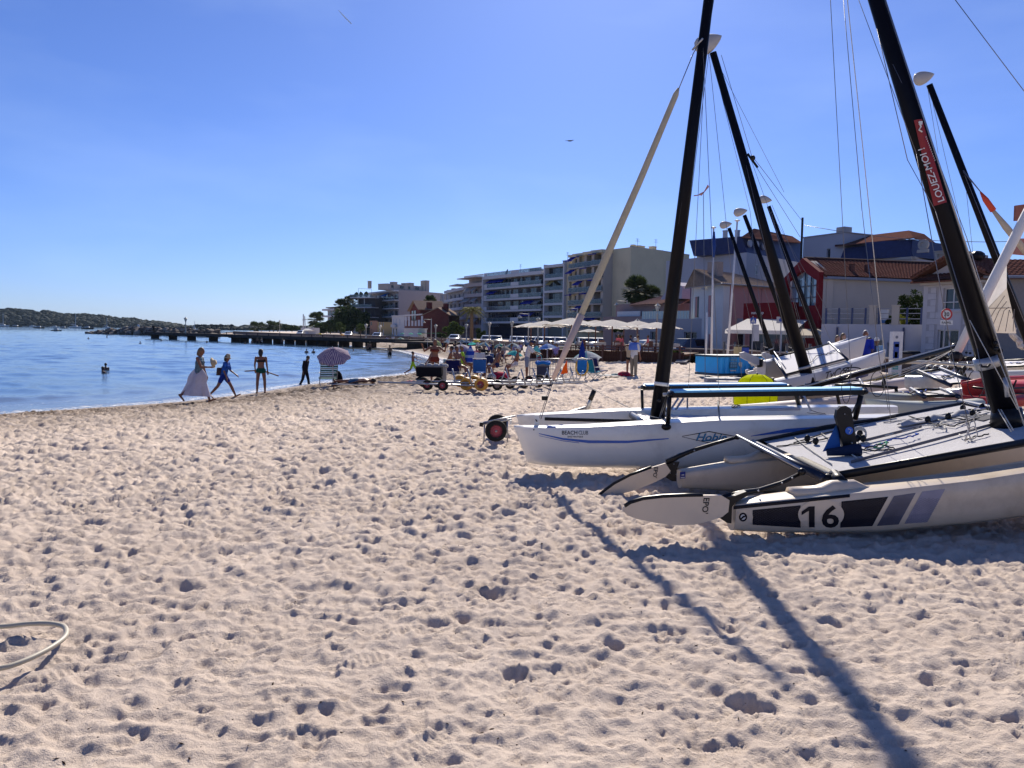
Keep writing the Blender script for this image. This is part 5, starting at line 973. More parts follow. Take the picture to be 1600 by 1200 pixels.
def tiled(par,a,b_,c,d,m,name='roof',pitch=.26,rows=None,th=.09,cov=None):
 """a roof slope with real tile channels: a-b eave, d-c ridge; corrugated and stepped row by row"""
 a,b_,c,d=map(Vector,(a,b_,c,d));L_=(b_-a).length;H_=((d-a).length+(c-b_).length)/2;nc=max(2,int(L_/pitch));nr=max(2,int(H_/.38));n_=(b_-a).cross(d-a).normalized();b=MB();vs=[];fs=[]
 for j in range(nr):
  for e in(0,1):
   v=(j+e)/nr;lift=.035*(1-e)
   for i in range(nc*2+1):
    u=i/(nc*2);p=a.lerp(b_,u).lerp(d.lerp(c,u),v)+n_*(lift+(th*.5 if i%2 else-.0));vs.append(p)
 w_=nc*2+1
 for r in range(2*nr-1):
  for i in range(nc*2):fs.append((r*w_+i,r*w_+i+1,(r+1)*w_+i+1,(r+1)*w_+i))
 b._add(vs,fs);b.prism([a-n_*.04,b_-n_*.04,c-n_*.04,d-n_*.04],-n_*.1);return b.build(name,m,par)
TIL=mat('red_brown_tiles',(.12,.06,.05),.85,spec=0.,var=.4,scale=7);TILG=mat('weathered_tiles',(.27,.21,.17),.9,spec=0.,var=.35,scale=6);TILP=mat('pinkish_tiles',(.30,.19,.15),.9,spec=0.,var=.35,scale=6)
# --- small seafront houses, red brick house
f=F(XY(590,262),XY(612,256));
t,f=block('house','small yellow seafront house with upper windows',XY(590,262),XY(612,256),topz(600,506,258),9,mat('yellow_render',(.36,.27,.14),.9,dirt=(.2,.15,.08,.3)),[(.6,1.4,4,5.3),(1.8,2.6,4,5.3),(3.,3.8,4,5.3),(.8,1.8,.7,2.8),(2.8,3.8,.7,2.8)]);
for o in[(.6,1.4,4,5.3),(1.8,2.6,4,5.3),(3.,3.8,4,5.3),(.8,1.8,.7,2.8),(2.8,3.8,.7,2.8)]:window(t,Vector((*XY(590,262),SZ)),f,o,gm=mat('curtained_glass',(.35,.33,.3),.4),bars=0)
t,f=block('house','narrow pinkish house at the left end of the seafront houses',XY(578,268),XY(589.5,264),topz(584,503,266),9,mat('salmon_render',(.30,.18,.13),.9),());part('parapet',mat('salmon_render'),t,lambda b:f.box(b,0,f.L,-.2,.1,topz(584,503,266),topz(584,503,266)+.4));part('door',FRB,t,lambda b:f.box(b,.5,1.4,0,.06,SZ,3));part('window',GLASSD,t,lambda b:f.box(b,.6,1.4,0,.05,4.2,5.6))
zz=topz(620,494,250);t,f=block('house','white two storey seafront house with dark shutters',XY(612.5,256),XY(632,246),zz,9,WHR,());
for s,z in((1.2,4.2),(3.6,4.2),(6.8,4.2),(1.2,1),(4,1)):part('window',SHUT if z>3 else GLASSD,t,lambda b:f.box(b,s,s+.9,0,.06,z,z+2.2))
part('cornice',WHR,t,lambda b:f.box(b,-.1,f.L+.1,-.2,.25,zz,zz+.3));part('balcony',SHUT,t,lambda b:f.box(b,.8,5,.1,.8,3.6,4.5))
REDB=brickmat('dark_red_brick',(.085,.024,.024),(.11,.032,.03),(.08,.04,.04),2.2);ORB=mat('orange_brown_render',(.16,.075,.065),.9)
A,B=XY(632,244),XY(662,222);z_=topz(645,500,232);t,f=block('house','red brick villa with a gabled dormer and pale shutters',A,B,z_,8,ORB,())
for s in(1.2,5.4,9.6,13.6,17.5,21):part('shutter',mat('pale_blue_shutter',(.42,.44,.5),.7),t,lambda b:f.box(b,s,s+2.1,.02,.12,SZ+3.4,SZ+6.3))
part('balcony_rail',WHR,t,lambda b:f.box(b,0,f.L,.3,.5,SZ+6.5,SZ+6.9));zg=topz(655,483,228);part('gable_wall',mat('brick_gable',(.11,.03,.03),.9),t,lambda b:b.prism([f(8,.2,z_),f(20,.2,z_),f(20.5,.2,zg),f(14.5,.2,zg+2.3),f(8,.2,zg)],-f.n*6))
for s in(10.5,13.5):part('window',GLASSD,t,lambda b:f.box(b,s,s+2,.21,.3,zg-3.4,zg-.4))
tiled(t,f(21,1,zg-.2),f(21,-8,zg-.2),f(14.5,-8,zg+2.6),f(14.5,1,zg+2.6),TILG);tiled(t,f(14.5,1,zg+2.6),f(14.5,-8,zg+2.6),f(7.5,-8,zg-.4),f(7.5,1,zg-.4),TILG);part('chimney',mat('brick_gable'),t,lambda b:f.box(b,19,20.4,-2,-3.4,zg,zg+2))
A,B=XY(661,215),XY(701,213);zr,ze=topz(684,481,214),topz(661,492,214);ze2=topz(702,492.5,214);f=F(A,B);org=Vector((*A,SZ));t=thing('house','dark red brick gable wall of a windowless house by the palm','house',org,world=True)
part('wall',REDB,t,lambda b:b.prism([f(0,0,0),f(f.L,0,0),f(f.L,0,ze2),f(f.L*.57,0,zr),f(0,0,ze)],-f.n*9));tiled(t,f(-.5,.3,ze-.1),f(f.L*.57,.3,zr+.05),f(f.L*.57,-9,zr+.05),f(-.5,-9,ze-.1),TILG);part('roof',TILG,t,lambda b:b.prism([f(f.L*.57,.3,zr+.02),f(f.L+.4,.3,ze2-.1),f(f.L+.4,-9,ze2-.1),f(f.L*.57,-9,zr+.02)],(0,0,.15)));part('chimney',mat('brick_gable'),t,lambda b:f.box(b,5.2,6.4,-2,-3.2,zr-1,zr+1.3));part('chimney',mat('brick_gable'),t,lambda b:f.box(b,f.L-2.8,f.L-1.6,-2,-3.2,ze2,ze2+2.4))
t,f=block('kiosk','plain white beach kiosk with green parasols beside it',XY(631,150),XY(653,149),topz(640,514,150),4,WHR,());part('roof_edge',SLABW,t,lambda b:f.box(b,-.2,f.L+.2,-4,.3,topz(640,514,150),topz(640,514,150)+.15));part('side_awning',mat('green_awning',(.03,.12,.07),.8),t,lambda b:f.box(b,f.L+.1,f.L+3.2,-3,0,2.1,2.2))
# --- pale two storey cottage row behind the cafe parasols
zz=topz(1040,513,76);t,f=block('house','low grey white house with a glass edged terrace behind the cafe parasols',XY(1000,80),XY(1079,74.5),topz(1030,498,77),6,mat('grey_white_render',(.34,.34,.38),.9,var=.06),[(1.5,2.5,.9,2.9),(6,7.6,.9,2.9),(9.4,10.3,.7,2.8),(4,4.8,1.4,2.6),(12,13,1,2.8)]);org=Vector((*XY(1000,80),SZ))
for o in[(1.5,2.5,.9,2.9),(6,7.6,.9,2.9),(9.4,10.3,.7,2.8),(4,4.8,1.4,2.6),(12,13,1,2.8)]:window(t,org,f,o,fm=SHUT,gm=GLASSD,bars=1 if o[1]-o[0]>1 else 0)
zz=topz(1030,498,77)
for i in range(17):
 s=.2+i*(f.L-.4)/17;part('glass_panel',mat('frosted_terrace_glass',(.42,.52,.52),.3,var=.1),t,lambda b:f.box(b,s,s+(f.L-.4)/17-.06,-.1,-.06,zz,zz+.78))
A,B=XY(962,92),XY(1040,84);t,f=block('house','pinkish house with weathered hipped roof left of the pale house',A,B,topz(1000,474,88),8,mat('dusty_pink_render',(.30,.22,.21),.9),());zz=topz(1000,474,88);q=f.L
zr=topz(1035,453,95);tiled(t,f(3.2,.5,zz-.2),f(q+3,.5,zz-.2),f(q+1,-6,zr),f(6.6,-6,zr),TILP);tiled(t,f(3.2,-10,zz-.2),f(3.2,.5,zz-.2),f(6.6,-6,zr),f(6.7,-6.1,zr),TILP)
part('terrace_parapet',mat('bright_white_panel',(.6,.6,.6),.7),t,lambda b:f.box(b,1.2,5.5,.6,.7,topz(975,494,88),topz(975,486,88)));part('lower_wall',mat('dusty_pink_render'),t,lambda b:f.box(b,-.8,6.5,.1,1.2,SZ,topz(975,494.5,88)));part('window',GLASSD,t,lambda b:f.box(b,q-2.2,q-1,0,.08,zz-2.2,zz-.7));part('dormer_wall',mat('pale_lilac_render',(.36,.34,.4),.9),t,lambda b:b.prism([f(q-.5,.4,zz+.3),f(q+3,.4,zz+.3),f(q+3,.4,zz+1.6),f(q+1.4,.4,zz+2.1)],-f.n*3))
# cream flats peeping behind, between the big block and the pale house
A,B=XY(1076,140),XY(1101,138);zz=topz(1090,405,139);t,f=block('apartment_block','slice of cream flats with dark loggias between the big flank and the grey white building',A,B,zz,9,CRM,[(.4,2.6,zz-5.2-3.4*k,zz-3.2-3.4*k)for k in range(3)])
for k in range(3):window(t,Vector((*A,SZ)),f,(.4,2.6,zz-5.2-3.4*k,zz-3.2-3.4*k),gm=GLASSD)
roofclutter(t,f,((.7,1,.7,.7,1.2),(1.7,1.4,.7,.7,.6)),zz,CRM);antenna(t,f,.3,1,zz,3)
# --- pale and pink corner house
C0=XY(1079,76);C1=XY(1129,69);C2=XY(1236,74.5);zl,ze=7.35,topz(1128,442,69)
HW=mat('cool_white_render',(.56,.57,.58),.9,var=.05,scale=.6,dirt=(.3,.3,.33,.25));HP=mat('pink_render',(.46,.24,.24),.9,var=.07,scale=.6,dirt=(.28,.17,.18,.35))
f=F(C0,C1);ops=[(.9,1.55,4.3,6.3),(3.9,4.6,4.3,6.3),(.7,1.6,.7,2.7),(4.2,5.2,.7,2.7)]
t,f=block('house','corner house, cool white on one side and dusty pink on the other, weathered hip roof',C0,C1,ze,.6,HW,ops);org=Vector((*C0,SZ))
for o in ops:window(t,org,f,o,fm=SHUT,gm=GLASSD if o[2]>3 else SHUT,bars=0)
for o in ops[:2]:part('shutter',BLK,t,lambda b:f.box(b,o[1]+.01,o[1]+.3,.01,.05,o[2],o[3]))
f2=F(C1,C2);part('pink_wall',HP,t,lambda b:b.prism([(C1[0],C1[1],0),(C2[0],C2[1],0),(C2[0]-3,C2[1]+7.5,0),(C0[0]+.1,C0[1]+.1,0)],(0,0,ze-.02)))
for s in(1.2,3.4,5.2):part('wall_joint',mat('pink_joint_line',(.3,.18,.2),.9),t,lambda b:f2.box(b,s,s+.05,.004,.03,SZ,ze-.3))  # thin vertical strips in a darker pink than the wall
part('down_pipe',mat('pipe_purple_grey',(.12,.1,.16),.5),t,lambda b:(b.tube([f2(.5,.15,ze-.2),f2(.5,.15,SZ)],.055,6),b.tube([f2(.5,.15,ze-.2),f2(1.6,.1,ze+.05)],.05,6)));part('down_pipe',mat('pipe_purple_grey'),t,lambda b:b.tube([f(.1,.12,ze-.1),f(.12,.12,SZ)],.05,6))
zr=topz(1145,425,76);rm=(f2(1.2,-4.5,0));R0=Vector((rm.x,rm.y,zr));rm=f2(6.3,-4.8,0);R1_=Vector((rm.x,rm.y,zr-.05));E0=f(-.5,.55,ze-.1);E1=Vector((*f(f.L+.3,.55,0)[:2],ze-.1))+Vector((.15,-.3,0));E2=f2(f2.L+.4,.6,ze-.1)
tiled(t,E0,E1,R0,R0+Vector((-.1,.1,0)),TILG);tiled(t,E1,E2,R1_,R0,TILG);part('chimney',mat('beige_chimney',(.34,.27,.23),.9),t,lambda b:f2.box(b,1.6,2.4,-2.2,-3.4,ze+.2,zr+.6));part('gutter',mat('zinc',(.25,.26,.3),.5),t,lambda b:b.tube([E1,E2],.06,6));part('gutter',mat('zinc'),t,lambda b:b.tube([E0,E1],.06,6))
part('wall_lamp',FRM,t,lambda b:b.lathe([(.02,.3),(.05,.2),(.28,0),(.05,-.05)],12,f(3.6,.35,6.9)))
# --- big white building with the blue mansard storeys (three wings)
MANS=mat('blue_slate_mansard',(.012,.018,.085),.55,var=.35,scale=2.5,bump=.4,bscale=6);BW=mat('bluish_white_render',(.42,.42,.46),.9,var=.05,scale=.4)
A,B=XY(1098,118),XY(1180,112);zb,zm,zt_=topz(1130,392,115),topz(1130,380,115),topz(1130,364,115)
t,f=block('hotel_building','tall white building with blue slate mansard and brown tiled roof behind the pink house',A,B,topz(1120,392,115),16,BW,[(1.2,4,SZ+8.5,SZ+9.8)]);org=Vector((*A,SZ));window(t,org,f,(1.2,4,SZ+8.5,SZ+9.8),fm=SHUT,gm=SHUT)
A2,B2=XY(1163,104),XY(1252,118);f2=F(A2,B2);zb2=topz(1200,402,110);part('front_wing',BW,t,lambda b:b.prism([(A2[0],A2[1],SZ),(B2[0],B2[1],SZ),(B2[0]-8,B2[1]+14,SZ),(A2[0]-8,A2[1]+14,SZ)],(0,0,zb2-SZ)))
part('mansard',MANS,t,lambda b:b.prism([f2(.2,-.1,zb2),f2(f2.L,-.1,zb2),f2(f2.L,-.6,topz(1245,378,118)),f2(.3,-.9,topz(1165,368,104))],-f2.n*8));part('mansard',MANS,t,lambda b:b.prism([f(1.2,.0,zb),f(f.L-.5,.0,zb),f(f.L-.6,-.3,topz(1160,375,112)),f(1.6,-.3,topz(1115,379,115))],-f.n*9))
part('roof',TIL,t,lambda b:b.prism([P(1158,372,102.6),P(1254,381,117),P(1238,370.5,121),P(1178,358.5,110)],(0,0,.15)));part('roof',mat('pale_roof_deck',(.28,.27,.27),.8),t,lambda b:b.prism([f(.8,.8,topz(1112,381,115)),f(f.L,.8,topz(1165,372,112)),f(f.L,-5,topz(1170,366,114)),f(3,-5,topz(1130,372,118))],(0,0,.15)))
for px,D in((1133,118),(1152,114)):c=P(px,370,D);part('chimney',BW,t,lambda b:(b.tube([c-Vector((0,0,1.5)),c+Vector((0,0,.8))],.38,10),b.tube([c+Vector((0,0,.8)),c+Vector((0,0,.95))],.44,10)))
for s in(2.6,5.6):window(t,org,f2,(s,s+.8,zb2-2.8,zb2-1.4),rec=-.05,gm=GLASSD)
for s in(1.2,3.3,5.6,8):part('dormer',BW,t,lambda b:b.lathe([(.001,.0),(.5,0),(.5,.25),(.3,.26),(.001,.2)],14,f2(s,-.3,zb2+1.3),f2.n))
A,B=XY(1250,106),XY(1314,100);zz=topz(1280,368,103);t,f=block('building','plain white stair tower with chimney between the two mansard roofs',A,B,zz,12,BW,[(4.0,4.6,zz-3.3,zz-1.8)]);window(t,Vector((*A,SZ)),f,(4.0,4.6,zz-3.3,zz-1.8),fm=SHUT,gm=GLASSD,bars=0)
part('coping',GRYR,t,lambda b:f.box(b,-.1,f.L+.1,-12,.1,zz,zz+.15));part('chimney',GRYR,t,lambda b:f.box(b,f.L-2.2,f.L-.9,-1,-2.4,zz,zz+1.));
A,B=XY(1308,100),XY(1420,92);C_=XY(1456,99);zb,z1=topz(1370,408,96),topz(1370,379,96);f=F(A,B);t,f=block('hotel_building','right mansard wing in dark blue slate with three round dormer windows',A,B,zb,12,BW,())
g=F(B,C_);part('side_wall',BW,t,lambda b:b.prism([(B[0],B[1],SZ),(C_[0],C_[1],SZ),(C_[0]-6,C_[1]+8,SZ),(B[0]-6,B[1]+8,SZ)],(0,0,zb-SZ)))
part('cornice',CRM2,t,lambda b:(f.box(b,-.1,f.L+.1,-.2,.3,zb-.1,zb+.2)));part('cornice',CRM2,t,lambda b:g.box(b,.1,g.L+.1,-.2,.3,zb-.1,zb+.2))
part('mansard',MANS,t,lambda b:b.prism([f(0,.1,zb+.2),f(f.L,.1,zb+.2),f(f.L-.3,-.4,z1),f(.3,-.4,z1-.3)],-f.n*8));part('mansard',MANS,t,lambda b:b.prism([g(0,.1,zb+.2),g(g.L,.1,zb+.2),g(g.L-.3,-.4,z1),g(.3,-.4,z1)],-g.n*5))
ap_=P(1420,361.5,99);rl=P(1306,375,106);c0=Vector((*f(-.6,.3,0)[:2],z1-.1));c1=Vector((*f(f.L+.25,.35,0)[:2],z1));c2=Vector((*g(g.L+.3,.3,0)[:2],z1));re=P(1444,367,103);part('roof',TIL,t,lambda b:b.prism([c0,c1,ap_,rl],(0,0,.12)));part('roof',TIL,t,lambda b:b.prism([c1+Vector((.01,0,0)),c2,re,ap_+Vector((.01,0,0))],(0,0,.12)))
def dormer(f,s,z,r=.62):
 d=part('dormer',CRM2,t,lambda b:(b.lathe([(.001,0),(r,0),(r,.3),(r*.55,.34),(r*.5,.2)],18,f(s,-.25,z),f.n),f.box(b,s-r*1.05,s+r*1.05,-.2,.12,z-r*1.5,z-r*.9)));part('pane',GLASSD,d,lambda b:b.lathe([(.001,.1),(r*.54,.1)],14,f(s,-.2,z),f.n,cap=False))
dormer(f,5.4,zb+1.3);dormer(f,10.8,zb+1.5);dormer(g,g.L*.58,zb+1.5,.75)
t,f=block('building','low concrete building with loggia behind the right mansard wing',XY(1455,88),XY(1492,86),topz(1470,392,87),8,CRM2,[(.3,1.4,topz(1470,402,87),topz(1470,396,87))]);part('roof_edge',CRM2,t,lambda b:f.box(b,-.1,f.L+.1,-6,.15,topz(1470,392,87),topz(1470,391,87)))
# --- red gabled restaurant building with the long cream wall
REDW=mat('deep_red_render',(.15,.013,.018),.8,var=.1);LCR=mat('long_cream_wall',(.42,.38,.34),.92,var=.05,scale=.5,dirt=(.26,.24,.23,.4));A,B=XY(1284,58),XY(1448,60.5);ze=topz(1284,428,58)
t,f=block('restaurant_building','long cream walled building with dark red gable end and red tiled roof',A,B,ze,.6,LCR,(),cat='building');org=Vector((*A,SZ));zr=topz(1300,405,62)
rL,rR=P(1257,404.5,61.2),P(1462,412.5,65.5);tiled(t,f(-.1,.45,ze-.15),f(f.L,.45,ze-.15),rR,rL,TIL);part('ridge',mat('dark_ridge',(.06,.03,.03),.8),t,lambda b:b.tube([rL+Vector((0,0,.08)),rR+Vector((0,0,.08))],.1,6));part('gutter',mat('bluegrey_gutter',(.16,.18,.24),.5),t,lambda b:f.box(b,0,f.L,.02,.5,ze-.38,ze-.2))
for s in(2.9,4.3):part('roof_vent',TIL,t,lambda b:f.box(b,s,s+.3,-.6,-.9,ze+.3,ze+.9))
G0=XY(1229,63.5);g=F(G0,A);zp=topz(1257,403,60.5);zg0=topz(1232,434,63.5)
def gab(b):
 L_=g.L;ap=L_*.52;w_=.62
 outl=[g(0,.0,zg0),g(ap,.0,zp),g(L_,.0,topz(1284,425,58))];inn=[g(w_*.7,0,zg0-.35),g(ap,0,zp-.95),g(L_-w_*.6,0,topz(1284,425,58)-.6)]
 for i in(0,1):b.prism([outl[i],outl[i+1],inn[i+1],inn[i]],g.n*.35)
 b.prism([g(L_-w_*.6,0,5.),g(L_,0,5.),outl[2],inn[2]],g.n*.35);b.prism([g(0,0,5.),g(w_*.7,0,5.),inn[0],outl[0]],g.n*.35);b.prism([g(0,0,SZ),g(L_,0,SZ),g(L_,0,5.0),g(0,0,5.0)],g.n*.2)
part('red_gable',REDW,t,gab);part('gable_glazing',mat('reflective_glass',(.16,.24,.3),.08,spec=.9),t,lambda b:b.poly([g(.5,-.1,5.),g(g.L-.4,-.1,5.),g(g.L-.4,-.1,topz(1284,425,58)-.5),g(g.L*.52,-.1,zp-.8),g(.5,-.1,zg0-.3)]))
part('gable_back_wall',LCR,t,lambda b:b.prism([g(0,-.3,0),g(g.L,-.3,0),g(g.L,-.3,ze),g(g.L*.52,-.3,zp-.2),g(0,-.3,zg0-.2)],-g.n*.5))
for s in(.33,.5,.67,.84):part('glazing_bar',NAVY,t,lambda b:g.box(b,g.L*s-.05,g.L*s+.05,-.06,.02,5.,zp-1-abs(s-.52)*3.3))
for z in(5.6,6.5):part('glazing_bar',NAVY,t,lambda b:g.box(b,.6,g.L-.5,-.07,.0,z,z+.09))
R0_=XY(1164,64.2);r_=F(R0_,XY(1242,60.5));part('red_fascia',REDW,t,lambda b:r_.box(b,0,r_.L,-.5,.25,topz(1200,506,62),topz(1165,474,64)));lettering('nonsoup',.34,r_(.8,.27,topz(1185,491,63.6)),r_.l,(0,0,1),DECALW,t,False,.04,name='lettering')
part('shop_interior',mat('shop_dark',(.02,.02,.03),.5),t,lambda b:r_.box(b,.3,r_.L+2.6,-1.2,-.3,SZ,topz(1200,506,62)));
for s in(1.,2.2,3.4,4.6):part('shop_door',GLASS,t,lambda b:r_.box(b,s,s+1.,-.28,-.22,SZ+.1,2.9))
aw=thing('shop_awning','wide white canvas awning below the red restaurant sign','awning',(R0_[0],R0_[1]-3,SZ),world=True);CANV=cloth('white_canvas',(.74,.72,.68));k0,k1,k2,k3=P(1133,515,58.5),P(1242,517,55.5),P(1262,500,59),P(1168,498,62)
part('canvas',CANV,aw,lambda b:b._add([k0,k1,k2,k3],[(0,1,2,3)]));part('valance',CANV,aw,lambda b:b.quad(k0,k1,k1-Vector((0,0,.28)),k0-Vector((0,0,.28))));part('awning_pole',FRM,aw,lambda b:b.tube([P(1221,518,56),Vector((P(1221,518,56).x,56,SZ))],.05,6))
aw2=thing('shop_awning','beige scalloped awning right of the white one under the red gable','awning',(P(1262,522,56).x,56,SZ),world=True);part('canvas',mat('beige_canvas',(.42,.36,.28),.9),aw2,lambda b:b._add([P(1245,524,55.5),P(1320,524,53),P(1320,514,54.5),P(1250,514,57)],[(0,1,2,3)]));b=MB();[b.quad(P(1245+k*5,524,55.5-k*.17),P(1249.5+k*5,524,55.4-k*.17),P(1249.5+k*5,528,55.4-k*.17),P(1245+k*5,528,55.5-k*.17))for k in range(15)];b.build('scalloped_edge',mat('beige_canvas'),aw2)
# --- terrace building with railings and the quoined house
TW=mat('cool_terrace_render',(.42,.42,.47),.9,var=.06,scale=.6,dirt=(.3,.3,.33,.35));A,B=XY(1284,53.5),XY(1443,50);zt_=topz(1400,507,51);f=F(A,B);ops=[(1.5,3.3,.7,2.6),(3.9,5.2,.7,2.5),(3.0+1.2*2+.6,7.,.9,2.3)]
ops=[(2.6,3.9,.7,2.5),(4.2,5.1,.8,2.3),(5.5,6.5,.9,2.0)];ops=[o for o in ops if o[1]<f.L-.1]
t,f=block('terrace','raised white terrace with railing and planters between the cream wall and the quoined house',A,B,zt_,6,TW,ops);org=Vector((*A,SZ))
for o in ops:window(t,org,f,o,fm=SHUT,gm=GLASS)
part('roller_shutter',SHUT,t,lambda b:f.box(b,5.55,6.45,-.12,-.05,1.75,2.4));zrail=topz(1400,482,51)
for s in np.linspace(.2,f.L-.2,8):part('rail_post',mat('blue_metal',(.02,.035,.11),.5),t,lambda b:f.box(b,s,s+.12,-.14,-.02,zt_,zrail+.05))
for z in(.35,.7,1.02):part('rail',mat('zinc'),t,lambda b:f.box(b,.1,f.L-.1,-.1,-.06,zt_+z,zt_+z+.05))
for s in(4.2,6.1):part('terrace_pier',CRM2,t,lambda b:(f.box(b,s*.72,s*.72+.42,-.3,.08,zt_,zrail+.15),f.box(b,s*.72-.06,s*.72+.48,-.36,.14,zrail+.15,zrail+.23)))
part('water_tank',mat('pale_tank',(.5,.54,.62),.5),t,lambda b:f.box(b,3.5,4.1,-.5,-.9,zt_+.25,zt_+1.));part('tank_label',mat('label_blue',(.04,.15,.4),.5),t,lambda b:f.box(b,3.5,4.1,-.49,-.47,zt_+.1,zt_+.3))
for s in(1.05,5.15):part('drain_pipe',MATS['blue_metal'],t,lambda b:b.tube([f(s,.08,zt_-.2),f(s,.08,SZ)],.07,6))
QW=mat('stone_white_render',(.46,.45,.48),.9,var=.05,scale=1.2);A,B=XY(1441,49),XY(1532,45.5);ze=topz(1445,432,49);f=F(A,B);ops=[(1.35,2.55,topz(1480,484,47),topz(1480,449,47)),(1.1,2.5,SZ+.3,topz(1480,515,47))]
t,f=block('house','house with block quoins, a tall window and tiled gable behind the speed sign',A,B,ze,8,QW,ops);org=Vector((*A,SZ));window(t,org,f,ops[0],fm=FRM,gm=GLASS);window(t,org,f,ops[1],fm=FRM,gm=GLASSD)
part('window_bar',FRM,t,lambda b:f.box(b,1.35,2.55,-.05,.0,ops[0][2]+.45,ops[0][2]+.5));part('window_sill',QW,t,lambda b:f.box(b,1.25,2.65,0,.12,ops[0][2]-.12,ops[0][2]))
for s0,s1 in((.3,1.28),(2.62,3.62)):part('mortar',mat('mortar_grey',(.36,.35,.37),.95),t,lambda b:f.box(b,s0,s1,0,.008,SZ+.1,ze-.5)if s0>1 else f.box(b,s0,1.05,0,.008,SZ+.1,ze-.5))
# quoin blocks
b=MB();b.box((0,0,0),(.56,.05,.36));qo=b.build('quoin_block',mat('quoin_stone',(.48,.47,.50),.9,var=.08,scale=2));qd=qo.data;bpy.data.objects.remove(qo);b=MB();b.box((0,0,0),(.36,.05,.36));qo=b.build('quoin_block',mat('quoin_stone'));qd2=qo.data;bpy.data.objects.remove(qo)
for i in range(15):
 z=SZ+.35+i*.39
 if z>ze-.4:break
 for s in(.62,1.0,2.95,3.35):
  inside=any(o[2]-.2<z<o[3]+.2 for o in ops);w_=.56 if(i%2)^(s>2)else .36
  if s in(1.0,)and inside:continue
  if s==2.95 and inside and w_>.5:continue
  if s>f.L:continue
  o=bpy.data.objects.new('quoin_block',qd if w_>.5 else qd2);COL.objects.link(o);o.parent=t;o.location=f(s+(.0 if i%2 else .1),.02,z)-org;o.rotation_euler=(0,0,f.ang)
zr=topz(1481,399,47);ap=2.05;part('pediment',QW,t,lambda b:b.prism([f(.2,-.05,ze),f(4.1,-.05,ze),f(ap,-.05,zr-.25)],-f.n*.6))
tiled(t,f(-.45,.75,ze-.1),f(ap,.75,zr),f(ap,-5,zr),f(-.45,-5,ze-.1),TIL,pitch=.3);tiled(t,f(ap,.75,zr),f(4.6,.75,ze-.1),f(4.6,-5,ze-.1),f(ap,-5,zr),TIL,pitch=.3)
tiled(t,f(-.4,.8,ze-.35),f(4.2,.8,ze-.35),f(4.2,.0,ze+.1),f(-.4,.0,ze+.1),TIL,'pent_roof')
for side_ in(0,1):
 for k in range(12):s,z=(-.35+(ap+.3)*k/12,ze-.05+(zr-ze)*k/12)if side_==0 else(ap+.2+2.3*k/12,zr-.1-(zr-ze)*k/12);part('verge_tile',TIL,t,lambda b:b.tube([f(s,.8,z+.02),f(s+.14,.8,z+.06)],.085,6))
part('eave_bracket',CRM2,t,lambda b:f.box(b,.1,4.1,0,.5,ze-.6,ze-.45));part('grey_flank',mat('grey_flank_render',(.24,.22,.21),.9,var=.07),t,lambda b:b.prism([(B[0],B[1],SZ),(60,B[1]-4,SZ),(60,B[1]+2,SZ),(B[0],B[1]+6,SZ)],(0,0,topz(1540,432,45.5)-SZ)))
q0=Vector((B[0]-.3,B[1]-.5,topz(1532,433,45.3)));q1=Vector((60,B[1]-4.6,q0.z+.2));tiled(t,q0,q1,q1+Vector((0,4,1.35)),q0+Vector((0,4,1.35)),TIL,pitch=.3);part('gutter',mat('bluegrey_gutter'),t,lambda b:b.tube([q0,q1],.09,6));part('roof_bin',BLK,t,lambda b:b.ball(P(1527,400,47),(.45,.4,.32),10,6))
t=thing('sign_panel','two brown rectangular panels on a mast at the right edge','sign',P(1600,560,30),world=True)
BRP=mat('brown_panel',(.26,.11,.09),.8);part('panel',BRP,t,lambda b:b.prism([P(1587,321,30),P(1640,314,30),P(1640,343,30),P(1586,345,30)],(0,.1,0)));part('panel',mat('pink_brown_panel',(.36,.17,.14),.8),t,lambda b:b.prism([P(1583,373,30),P(1640,371,30),P(1640,402,30),P(1582,397,30)],(0,.1,0)));part('pole',BLK,t,lambda b:b.tube([P(1625,300,30.2),P(1625,560,30.2)],.08,6))
# utility pole with cable
t=thing('utility_pole','thin dark pole with a cable, left of the stair tower','pole',(P(1253,400,66).x,66,SZ),world=True);part('pole',BLK,t,lambda b:b.tube([Vector((P(1253,400,66).x,66,SZ)),P(1254,340,66)],.1,6));wire(t,P(1257,352,66),P(1600,377,60),.025,WIRE,.5,'cable');wire(t,P(1253,345,66),P(1180,250,40),.015,WIRE,0,'cable')
# ------------------------------------------------------------------ vegetation, headland, pier, boats at anchor
def leafmat(name,c,tr=.25):
 m=mat(name,c,.65,var=.45,scale=1.3,spec=.03);t=m.node_tree;b=t.nodes['Principled BSDF'];o=[n for n in t.nodes if n.type=='OUTPUT_MATERIAL'][0]
 tl=t.nodes.new('ShaderNodeBsdfTranslucent');ms=t.nodes.new('ShaderNodeMixShader');ms.inputs[0].default_value=tr;t.links.new(b.inputs['Base Color'].links[0].from_socket,tl.inputs[0])
 t.links.new(b.outputs[0],ms.inputs[1]);t.links.new(tl.outputs[0],ms.inputs[2]);t.links.new(ms.outputs[0],o.inputs[0]);return m
LEAF=leafmat('dark_leaves',(.035,.055,.018));LEAF2=leafmat('mid_leaves',(.06,.09,.025));PALM=leafmat('palm_leaves',(.05,.07,.025));PALMY=leafmat('yellow_palm_leaves',(.13,.13,.03));DEADP=mat('dead_palm_skirt',(.12,.075,.045),.9,var=.4);BARK=mat('bark',(.12,.085,.06),.95,var=.4,scale=6,bump=.8,bscale=9)
